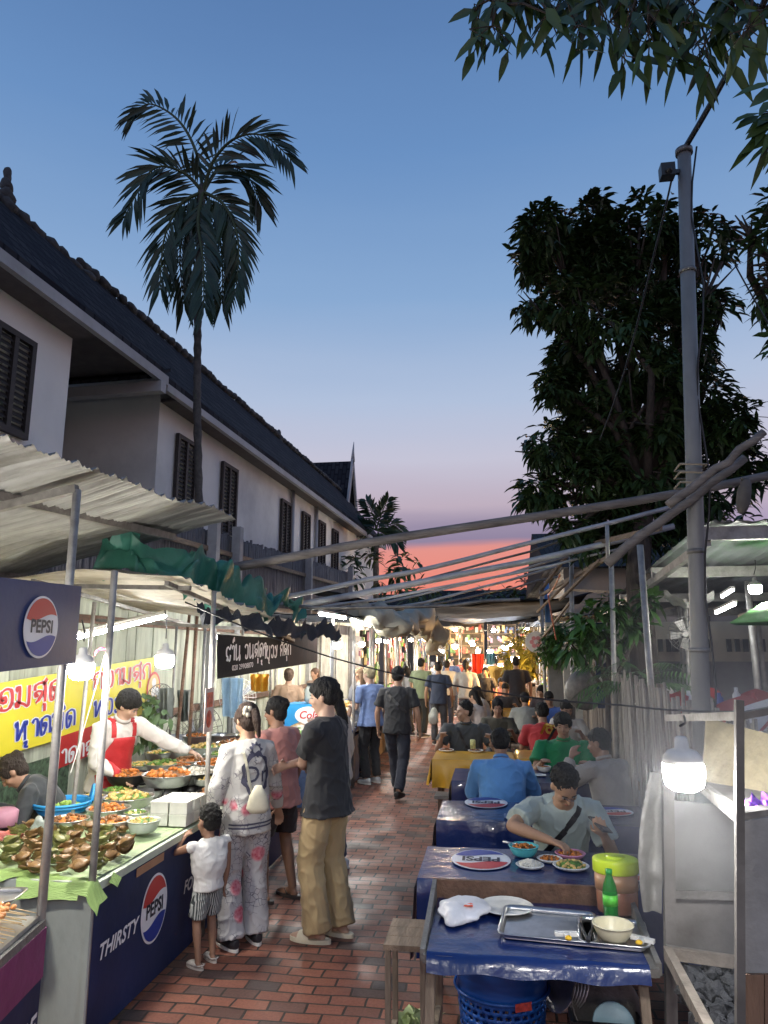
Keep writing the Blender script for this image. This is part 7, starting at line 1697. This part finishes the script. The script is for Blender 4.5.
# printed white suit of the woman with the flower clip
def floral(base=(.50, .49, .465)):
    m, nt, b = new_mat('printed_fabric'); tc = nd(nt, 'ShaderNodeTexCoord')
    v = nd(nt, 'ShaderNodeTexVoronoi', feature='DISTANCE_TO_EDGE', i_Scale=26); nt.links.new(tc.outputs['Object'], v.inputs['Vector'])
    n1 = nd(nt, 'ShaderNodeTexNoise', i_Scale=8, i_Detail=3); nt.links.new(tc.outputs['Object'], n1.inputs['Vector'])
    def mm(a, lo, hi):
        r = nd(nt, 'ShaderNodeMapRange'); r.inputs[1].default_value = lo; r.inputs[2].default_value = hi; nt.links.new(a, r.inputs[0]); return r.outputs[0]
    line = mm(v.outputs['Distance'], .05, .02); zone = mm(n1.outputs[0], .46, .56)
    mu = nd(nt, 'ShaderNodeMath', operation='MULTIPLY'); nt.links.new(line, mu.inputs[0]); nt.links.new(zone, mu.inputs[1])
    x1 = nd(nt, 'ShaderNodeMix', data_type='RGBA'); x1.inputs[6].default_value = (*base, 1); x1.inputs[7].default_value = (.12, .11, .14, 1); nt.links.new(mu.outputs[0], x1.inputs[0])
    v2 = nd(nt, 'ShaderNodeTexVoronoi', i_Scale=6.5); nt.links.new(tc.outputs['Object'], v2.inputs['Vector'])
    sx_ = nd(nt, 'ShaderNodeSeparateXYZ'); nt.links.new(tc.outputs['Object'], sx_.inputs[0])
    band = mm(sx_.outputs[2], 1.04, 1.0)
    ro = mm(v2.outputs['Distance'], .42, .30); m2 = nd(nt, 'ShaderNodeMath', operation='MULTIPLY'); nt.links.new(ro, m2.inputs[0]); nt.links.new(band, m2.inputs[1])
    sc = nd(nt, 'ShaderNodeSeparateColor'); nt.links.new(v2.outputs['Color'], sc.inputs[0]); pick = mm(sc.outputs[0], .45, .5)
    m3 = nd(nt, 'ShaderNodeMath', operation='MULTIPLY'); nt.links.new(m2.outputs[0], m3.inputs[0]); nt.links.new(pick, m3.inputs[1])
    v3 = nd(nt, 'ShaderNodeTexVoronoi', i_Scale=40); nt.links.new(tc.outputs['Object'], v3.inputs['Vector'])
    rr = nd(nt, 'ShaderNodeValToRGB'); rr.color_ramp.elements[0].color = (.45, .04, .08, 1); rr.color_ramp.elements[1].color = (.68, .32, .36, 1); nt.links.new(v3.outputs['Distance'], rr.inputs[0])
    x2 = nd(nt, 'ShaderNodeMix', data_type='RGBA'); nt.links.new(m3.outputs[0], x2.inputs[0]); nt.links.new(x1.outputs[2], x2.inputs[6]); nt.links.new(rr.outputs[0], x2.inputs[7])
    nt.links.new(x2.outputs[2], b.inputs['Base Color']); b.inputs['Roughness'].default_value = .8; return m
def stripes(c1, c2, sc=26):
    m, nt, b = new_mat('striped_fabric'); tc = nd(nt, 'ShaderNodeTexCoord'); wv = nd(nt, 'ShaderNodeTexWave', i_Scale=sc); wv.inputs['Distortion'].default_value = .6; nt.links.new(tc.outputs['Object'], wv.inputs['Vector'])
    r = nd(nt, 'ShaderNodeValToRGB'); r.color_ramp.elements[0].position = .5; r.color_ramp.elements[1].position = .6; r.color_ramp.elements[0].color = (*c1, 1); r.color_ramp.elements[1].color = (*c2, 1)
    nt.links.new(wv.outputs['Fac'], r.inputs[0]); nt.links.new(r.outputs[0], b.inputs['Base Color']); b.inputs['Roughness'].default_value = .85; return m
def on_shirt(D, s, size, zc, front, m, name='print', x=0, sx=1, bold=.01, shapes=None, tgt=None):
    """print text or shapes on the front or back of a shirt"""
    tgt = tgt or D['shirt']; dv = V((0, -1, 0)) if front else V((0, 1, 0))
    M = frame((x, .6 if front else -.6, zc), (-1, 0, 0) if front else (1, 0, 0), (0, 0, 1))
    vs, fs = text2d(s, size, 0, bold) if s else shapes
    P = project([(p[0]*sx, p[1], 0) for p in vs], fs, tgt, M, dv, .006)
    mb = MB(); mb.add(P, fs); return mb.build(name, m, D['root'], False)
# ---- left side of the lane
r, D = person('toddler in white top and striped shorts reaching for the counter', -1.80, 4.60, 55, .87, hs=1.62, build=1.45, hair='crop', shirt=((.66, .65, .62), 'sleeveless'), legs=((.2, .2, .2), 'shorts'), lmat=stripes((.05, .06, .06), (.45, .47, .45), 14),
    shoes=((.50, .46, .42), 'clog'), hands=((-.16, .32, 1.42), (.25, .02, .80)), elbow=((-1, -.3, -.8), None), skin=SKD, vox=.014, feet=((-.12, 0, 0), (.12, .06, 0)), lean=3, head=(0, 5), hem=-.08)
r, D = person('woman in a white printed suit with a flower hair clip beside the toddler', -1.68, 4.93, 42, 1.53, build=.86, hair='ponytail', hairc=(.035, .018, .012), shirt=((.62, .61, .58), 'long'), smat=floral(), lmat=floral((.47, .46, .46)), legs=((.5, .5, .5), 'wide'),
    shoes=((.02, .02, .025), 'shoe'), hands=(None, (.34, .16, .86)), skin=SK, vox=.009, loose=.95, hem=-.16, head=(8, 16), lean=4)
ring = MB(); n_ = 36
sh = ([], [])
def ringshape(rx, ry, w_, k=36, wob=.0):
    vs, fs = [], []
    for i in range(k+1):
        a = 2*math.pi*i/k; f = 1+wob*math.cos(9*a); vs += [(rx*f*math.cos(a), ry*f*math.sin(a)), ((rx-w_)*math.cos(a), (ry-w_)*math.sin(a))]
    for i in range(k): fs.append((2*i, 2*i+1, 2*i+3, 2*i+2))
    return vs, fs
DK = mat((.07, .07, .11), .8, bump=0)
on_shirt(D, None, 0, 1.20, False, DK, x=.02, shapes=ringshape(.115, .155, .028, wob=.08)); on_shirt(D, 'Dr', .17, 1.19, False, DK, x=.02, bold=.006); 
on_shirt(D, None, 0, 1.37, False, DK, x=.02, shapes=ringshape(.05, .05, .02, wob=.2), name='print')
def slabshape(w_, h): 
    n = 16; vs = []; fs = []
    for i in range(n+1): x_ = -w_+2*w_*i/n; vs += [(x_, -h), (x_, h)]
    for i in range(n): fs.append((2*i, 2*i+2, 2*i+3, 2*i+1))
    return vs, fs
for zz_ in (.855, .83): on_shirt(D, None, 0, zz_, False, DK, shapes=slabshape(.17, .006), name='print')
mb = MB(); HM = D['HM']
for k in range(7): a = k*.9; mb.ell((-.048+.026*math.cos(a), -.108-.01*(k % 2), .045+.026*math.sin(a)), (.021, .016, .021), M=HM, nu=8, nv=6)
mb.build('flower_clip', mat((.68, .62, .48), .5), r, False)
p = aty(258, 800, 4.70); t = thing('shoulder_bag', 'soft cream shoulder bag at the back of the woman in the printed suit', 'bag', tuple(p)); mb = MB(); mb.rings([(p+V((0, 0, -.08)), V((1, .3, 0)).normalized(), V((-.3, 1, 0)).normalized(), .05, .02), (p+V((0, 0, -.05)), V((1, .3, 0)).normalized(), V((-.3, 1, 0)).normalized(), .075, .03), (p+V((0, 0, .03)), V((1, .3, 0)).normalized(), V((-.3, 1, 0)).normalized(), .055, .025), (p+V((0, 0, .09)), V((1, .3, 0)).normalized(), V((-.3, 1, 0)).normalized(), .02, .01)], 14); mb.build('bag', mat((.58, .55, .42), .6), t)
strap('strap', [D['spine'](.47)+V((-.10, 0, 0)), D['spine'](.42)+V((-.08, -.12, 0)), D['spine'](.15)+V((-.02, -.15, 0))], D['shirt'], .02, mat((.58, .55, .42), .6), r)
r, D2 = person('woman in a salmon pink tee and dark shorts with hair in a bun', -1.72, 5.80, 66, 1.52, hair='bun', shirt=((.46, .20, .17), 'tee'), legs=((.035, .025, .025), 'shorts'), shoes=((.05, .04, .04), 'flip'), hands=(None, None), skin=SKD, vox=.009, build=1.12, loose=1.5, hem=-.16, head=(12, 6), feet=((-.12, .05, 0), (.12, -.06, 0)))
r, D4 = person('tall young man in a black tee and wide khaki trousers with folded arms', -1.165, 5.12, 74, 1.70, hair='mop', shirt=(BLK, 'tee'), legs=((.42, .31, .16), 'wide'), shoes=((.66, .60, .45), 'slide'), hands=((.12, .24, 1.06), (-.10, .27, 1.10)), elbow=((-1, .0, -.7), (1, .0, -.7)), palm=((0, 1, .2), (0, 1, .2)), skin=SKL, vox=.008, loose=1.15, hem=-.14, head=(14, 8), lean=2, feet=((-.09, .04, 0), (.08, -.05, 0)), curl=(.5, .35))
person('woman in a cream top with long dark hair half hidden behind the khaki man', -1.42, 6.6, 75, 1.56, hair='long', shirt=((.55, .47, .38), 'long'), legs=((.05, .06, .10), 'trousers'), shoes=((.6, .6, .6), 'shoe'), hands=((-.1, .22, 1.30), None), skin=SKL, vox=.012, head=(10, 8))
person('woman in a blue tee with short blond grey hair by the fruit stall', -1.80, 10.75, 45, 1.66, hair='short', hairc=(.42, .36, .22), shirt=((.13, .19, .36), 'tee'), legs=(BLK, 'trousers'), shoes=((.6, .6, .6), 'shoe'), hands=((-.15, .3, 1.1), None), skin=SKL, vox=.012, loose=1.3, head=(15, 5))
person('person with brown hair next to the blond one, mostly hidden', -2.02, 11.25, 60, 1.64, hair='long', hairc=(.14, .08, .04), shirt=((.12, .12, .13), 'tee'), skin=SK, vox=.016)
rr_, D7 = person('man in black tee and black trousers walking away down the lane', -1.28, 9.75, -8, 1.68, hair='short', shirt=(BLK, 'tee'), legs=((.022, .026, .04), 'trousers'), shoes=((.03, .03, .03), 'shoe', (.05, .05, .05)), feet=((-.07, .26, 0), (.08, -.22, .05)), skin=SK, vox=.011, lean=4, build=1.08)
strap('bag_strap', [(-.14, -.10, 1.38), (0, -.14, 1.25), (.16, -.12, 1.10)], D7['shirt'], .035, BLKPL, rr_)
stand = [('woman with brown bun and backpack straps behind the black banner stall', atx(288, 700, -3.3), 10, 1.6, 'bun', (.30, .20, .13), 'tee', BLK, 'trousers', SK, (.08, .05, .03)),
 ('vendor with brown hair looking out behind the blue cooler', atx(316, 700, -3.5), 150, 1.55, 'long', (.35, .25, .2), 'tee', BLK, 'trousers', SK, (.10, .05, .03)),
 ('man in an olive green tee and black trousers facing right', V((-1.62, 16.4, 0)), -30, 1.72, 'short', (.20, .25, .15), 'tee', (.02, .022, .02), 'trousers', SKL, None),
 ('person in a navy tee carrying a clear plastic bag', V((-1.12, 15.2, 0)), 5, 1.66, 'short', (.035, .05, .09), 'tee', (.06, .065, .075), 'trousers', SK, None),
 ('woman in a white hooded top with a ponytail', V((-.62, 17.0, 0)), 0, 1.66, 'ponytail', (.60, .60, .57), 'long', (.12, .13, .16), 'trousers', SK, None),
 ('woman in a white tee leaning to the left stall', V((-1.95, 16.6, 0)), 60, 1.55, 'long', (.55, .55, .58), 'tee', BLK, 'trousers', SK, None),
 ('woman with long black hair and dark top by the left stall', V((-2.1, 18.2, 0)), 70, 1.62, 'long', (.05, .05, .06), 'tee', BLK, 'trousers', SKD, None),
 ('person in a pale top just behind the navy tee', V((-1.15, 18.4, 0)), -10, 1.64, 'short', (.5, .5, .46), 'tee', NAV, 'trousers', SK, None),
 ('man in a dark patterned shirt standing among the right tables', V((.52, 16.2, 0)), 10, 1.76, 'short', (.035, .035, .045), 'tee', BLK, 'trousers', SK, None),
 ('woman in black seated low behind the white hooded top', V((-.15, 17.4, 0)), 160, 1.5, 'long', (.04, .04, .045), 'tee', BLK, 'trousers', SK, None),
 ('person in a dark red top far down the lane', V((-.9, 24, 0)), 0, 1.65, 'short', (.25, .05, .04), 'tee', BLK, 'trousers', SK, None),
 ('person in a grey top far down the lane', V((-.3, 25.5, 0)), 180, 1.6, 'long', (.3, .3, .3), 'tee', BLK, 'trousers', SK, None),
 ('person in orange brown far down the lane at left', V((-1.5, 26.5, 0)), 40, 1.62, 'short', (.35, .15, .05), 'tee', BLK, 'trousers', SKD, None),
 ('person in white near the lane end', V((.1, 29, 0)), 0, 1.66, 'short', (.6, .6, .58), 'tee', NAV, 'trousers', SK, None),
 ('person in dark blue near the lane end', V((-.7, 31, 0)), 170, 1.66, 'short', (.05, .08, .2), 'tee', BLK, 'trousers', SK, None),
 ('person in beige near the lane end at left', V((-1.3, 33, 0)), 0, 1.6, 'long', (.4, .33, .24), 'tee', BLK, 'trousers', SK, None)]
for i, (lab, p, a, h, hair, c, k, lc, lk, sk_, hc) in enumerate(stand):
    r, Dn = person(lab, p.x, p.y, a, h, hair=hair, hairc=hc, shirt=(c, k), legs=(lc, lk), skin=sk_, vox=.014 if p.y < 14 else .018, feet=((-.1, .06*(i % 3), 0), (.1, -.05*(i % 2), 0)), build=1+.05*(i % 3))
p = aty(434, 716, 15.0); t = thing('plastic_bag', 'thin clear shopping bag carried by the person in the navy tee', 'bag', tuple(p)); mb = MB(); mb.ell(p, (.10, .07, .15), nz=.5, nf=9, nu=20, nv=14); mb.tube([p+V((-.03, 0, .12)), p+V((0, 0, .25)), p+V((.03, 0, .12))], .006, 5); mb.build('bag', mat((.6, .66, .62), .25, trans=.3, bump=.4), t)
# ---- vendors
r, D = person('young vendor man in white long sleeves and red apron reaching over the pots', -3.15, 5.75, -120, 1.62, hair='mop', shirt=((.66, .64, .60), 'long'), legs=((.1, .1, .12), 'trousers'), lean=16, bend=10, head=(32, 22), hands=((-.62, .42, 1.06), (.12, .36, .98)), skin=SKL, vox=.009)
AP = mat((.50, .03, .035), .6, var=.12, bump=.2, key='red_apron')
def apron(D, root, m, z0, z1, w_):
    me = D['shirt'].data; bv = BVHTree.FromPolygons([v.co.copy() for v in me.vertices], [list(p.vertices) for p in me.polygons]); mb = MB(); last = {}
    nu, nv = 22, 20; pts = {}
    for i in range(nu+1):
        for j in range(nv+1):
            v = j/nv; x_ = (-.5+i/nu)*w_*(1.0 if v < .6 else 1.0-.45*(v-.6)/.4); z = z0+(z1-z0)*v
            h, n, k, d = bv.ray_cast(V((x_, 1.0, z)), V((0, -1, 0))); pts[i, j] = (h+V((0, .012, 0))) if h is not None else V((x_, .14, z))
    b = 0
    for i in range(nu+1):
        for j in range(nv+1): mb.v.append(pts[i, j])
    for i in range(nu):
        for j in range(nv): a = i*(nv+1)+j; mb.f.append([a, a+nv+1, a+nv+2, a+1]); mb.mi.append(0); mb.sm.append(True)
    o = mb.build('apron', m, root, False); s = o.modifiers.new('s', 'SOLIDIFY'); s.thickness = .006; return o
apron(D, r, AP, .72, 1.26, .34)
for e in (-1, 1): strap('apron_strap', [D['spine'](.34)+V((e*.10, .14, 0)), D['spine'](.46)+V((e*.10, .07, .06)), D['spine'](.44)+V((e*.09, -.10, 0))], D['shirt'], .04, AP, r)
on_shirt(D, None, 0, 1.02, True, LWHITE, 'pocket_print', x=-.02, shapes=slabshape(.07, .06))
r, D = person('vendor woman in a dark jacket bending over at the left edge', -3.12, 5.05, 118, 1.56, pose='sit', hipz=.58, hair='bun', hairc=(.03, .02, .015), shirt=((.035, .04, .045), 'long'), lean=34, bend=10, head=(0, 18), hands=((-.2, .5, .85), (.2, .5, .85)), skin=SK, vox=.010)
strap('apron_strap', [D['spine'](.45)+V((.09, .09, 0)), D['spine'](.30)+V((.10, .13, 0)), D['spine'](.15)+V((.10, .12, 0))], D['shirt'], .03, cloth((.6, .6, .56)), r)
# ---- diners
r, D = person('man in pale grey green tee with black sling strap, eating and holding a phone', .40, 5.02, 180+4, 1.68, pose='sit', hipz=.52, hair='crop', shirt=((.36, .43, .40), 'tee'), lean=22, bend=14, head=(10, 24), hands=((-.20, .40, .83), (.13, .50, .82)), elbow=((-.5, -.5, -1), (1, -.1, .1)), palm=((0, .3, -1), (0, 0, 1)), curl=(.5, .8), skin=(.40, .235, .145), vox=.0075, build=1.05, loose=1.1)
strap('sling_strap', [D['spine'](.47)+V((-.10, .05, 0)), D['spine'](.33)+V((-.02, .16, 0)), D['spine'](.15)+V((.11, .14, 0)), D['spine'](.05)+V((.17, .0, 0))], D['shirt'], .035, BLKPL, r)
on_shirt(D, 'H1', .035, 1.02, True, DK, 'print', x=-.01)
w_, h_ = D['arms'][0][2], None
wr = r.matrix_basis @ D['arms'][0][2]; fwd = (D['arms'][0][2]-D['arms'][0][1]).normalized()
t = thing('phone', 'dark smartphone held in the left hand of the man with the sling strap', 'phone', tuple(wr))
mb = MB(); Mp = Matrix.Translation(r.matrix_basis @ (D['arms'][0][2]+fwd*.085+V((0, 0, .022)))) @ Euler((.35, .2, .5)).to_matrix().to_4x4(); mb.box((0, 0, 0), (.075, .15, .009), M=Mp); mb.build('case', BLKPL, t)
mb = MB(); mb.box((0, 0, .0055), (.068, .14, .002), M=Mp); mb.build('screen', mat((.05, .06, .08), .1, bump=0), t)
r, D = person('person in light blue long shirt and dark belt, sitting with back to the camera', .05, 6.42, 0, 1.64, pose='sit', hipz=.50, hair='short', shirt=((.10, .27, .56), 'long'), legs=((.08, .14, .3), 'trousers'), lean=16, head=(0, 16), hands=((-.18, .42, .84), (.2, .42, .84)), skin=SKD, vox=.010, build=1.12, loose=1.8)
mb = MB(); P = [D['spine'](.03)+V((.20*math.cos(a), .155*math.sin(a), 0)) for a in [k*6.2832/30 for k in range(31)]]; mb.tube(P, .014, 6); mb.build('belt', BLKPL, r, False)
r, D = person('stout man in a green polo shirt facing the camera at the third table', .70, 7.80, 180-4, 1.70, pose='sit', hipz=.50, hair='mop', shirt=((.015, .21, .075), 'polo'), lean=6, head=(-2, 4), hands=((-.2, .42, .82), (.22, .40, .82)), skin=(.40, .24, .16), vox=.009, build=1.25, loose=1.5)
on_shirt(D, 'polo', .03, 1.17, True, LWHITE, 'print', x=-.10)
r, D = person('man in a grey beige shirt turned to the man in green beside the bamboo fence', 1.0, 6.62, 42, 1.66, pose='sit', hipz=.48, hair='short', shirt=((.34, .31, .27), 'long'), lean=12, head=(22, 4), hands=((-.22, .28, 1.0), (.2, .4, .84)), skin=SKD, vox=.010, build=1.1, loose=1.6)
r, D = person('man in a dark grey polo with a cross strap looking left at the yellow table', -.35, 9.30, 180, 1.74, pose='sit', hipz=.50, hair='crop', shirt=((.055, .06, .062), 'polo'), lean=10, head=(-62, -2), hands=((-.3, .34, .84), (.28, .30, .84)), skin=SKL, vox=.010, build=1.2, loose=1.3)
strap('bag_strap', [D['spine'](.46)+V((.10, .08, 0)), D['spine'](.25)+V((0, .16, 0)), D['spine'](.05)+V((-.14, .12, 0))], D['shirt'], .03, BLKPL, r)
r, D = person('man in a red football jersey seen from behind with yellow digits', .62, 9.40, 4, 1.68, pose='sit', hipz=.50, hair='short', shirt=((.42, .03, .035), 'tee'), lean=16, head=(0, 12), hands=((-.18, .42, .84), (.2, .42, .84)), skin=SK, vox=.010, build=1.1, loose=1.4)
on_shirt(D, '18', .22, .96, False, mat((.65, .42, .08), .6, bump=0), 'number', bold=.02)
strap('bag_strap', [D['spine'](.46)+V((.13, -.08, 0)), D['spine'](.28)+V((0, -.14, 0)), D['spine'](.10)+V((-.16, -.10, 0))], D['shirt'], .03, BLKPL, r)
seat = [('smiling woman in a dark olive blouse facing the camera behind the yellow table', .05, 10.55, 180, 'long', (.07, .065, .045), 'tee', SK, (5, 6)), ('young person in a white tee with glasses right of the red jersey', 1.02, 10.6, 170, 'short', (.58, .57, .52), 'tee', SKL, (20, 14)), ('man in a plain grey shirt, back turned, past the olive blouse', .52, 12.3, 0, 'short', (.30, .31, .28), 'tee', SK, (0, 8)),
 ('man in a blue shirt leaning over behind the grey shirt', .95, 12.6, 160, 'short', (.05, .11, .35), 'tee', SK, (20, 18)), ('woman in a pale top seated left of the grey shirt', -.22, 12.9, 60, 'long', (.5, .45, .42), 'tee', SKL, (0, 8)), ('woman with black hair in a white blouse at the far table', -.15, 14.3, 100, 'long', (.55, .55, .55), 'long', SK, (0, 8)),
 ('man in a dark tee facing the camera at the far table', .25, 15.4, 180, 'short', (.05, .05, .06), 'tee', SK, (0, 10)), ('woman in dark clothes eating beside the round sign pole', 1.0, 14.8, 150, 'bun', (.06, .05, .06), 'tee', SK, (0, 12)), ('person in pink seated at the farthest table', .2, 19.0, 180, 'long', (.5, .25, .3), 'tee', SK, (0, 8)), ('person in black seated at the farthest table', .8, 18.6, 90, 'short', (.05, .05, .05), 'tee', SK, (0, 8))]
for i, (lab, x, y, a, hair, c, k, sk_, hd) in enumerate(seat):
    person(lab, x, y, a, 1.62, pose='sit', hipz=.50, hair=hair, shirt=(c, k), lean=10+3*(i % 3), head=hd, hands=((-.2, .36, .84), (.2, .38, .84)), skin=sk_, vox=.012 if y < 12 else .018, loose=1.3)
    if y > 12.0: stool('stool of '+lab, x, y-.02 if a < 90 else y, .45, WOOD)

rd = random.Random(99)
cols = [('black', BLK), ('white', (.55, .55, .53)), ('grey', (.22, .22, .22)), ('navy', NAV), ('red', (.3, .04, .04)), ('beige', (.4, .33, .24)), ('olive', (.1, .11, .06)), ('pink', (.45, .22, .25)), ('teal', (.04, .2, .2)), ('mustard', (.4, .25, .05))]
spots = [(-1.7, 20.5), (-1.2, 21.5), (-.5, 20.8), (.1, 21.6), (.7, 21), (-1.6, 23), (.5, 23.6), (-.2, 23), (-1.2, 28.2), (.5, 27), (-.6, 28), (.9, 30.5), (-1.0, 30), (.3, 32.5)]
for i, (x, y) in enumerate(spots):
    cn, c = cols[(i*3) % 10]; back = i % 3 != 1; hr = ('short', 'long', 'bun', 'ponytail')[(i*5) % 4]
    person('%s %s in %s %s, %s row of the far crowd%s' % ('tall' if i % 2 else 'short', 'walker' if back else 'shopper facing here', cn, 'tee', ('first', 'second', 'third')[0 if y < 22 else 1 if y < 25 else 2], '' if i < 10 else ' near the racks'), x, y, rd.uniform(-20, 20)+(0 if back else 180), 1.72 if i % 2 else 1.58, hair=hr, shirt=(c, 'tee'), legs=(BLK if i % 2 else NAV, 'trousers'), skin=SK, vox=.02, head=(rd.uniform(-30, 30), 5))
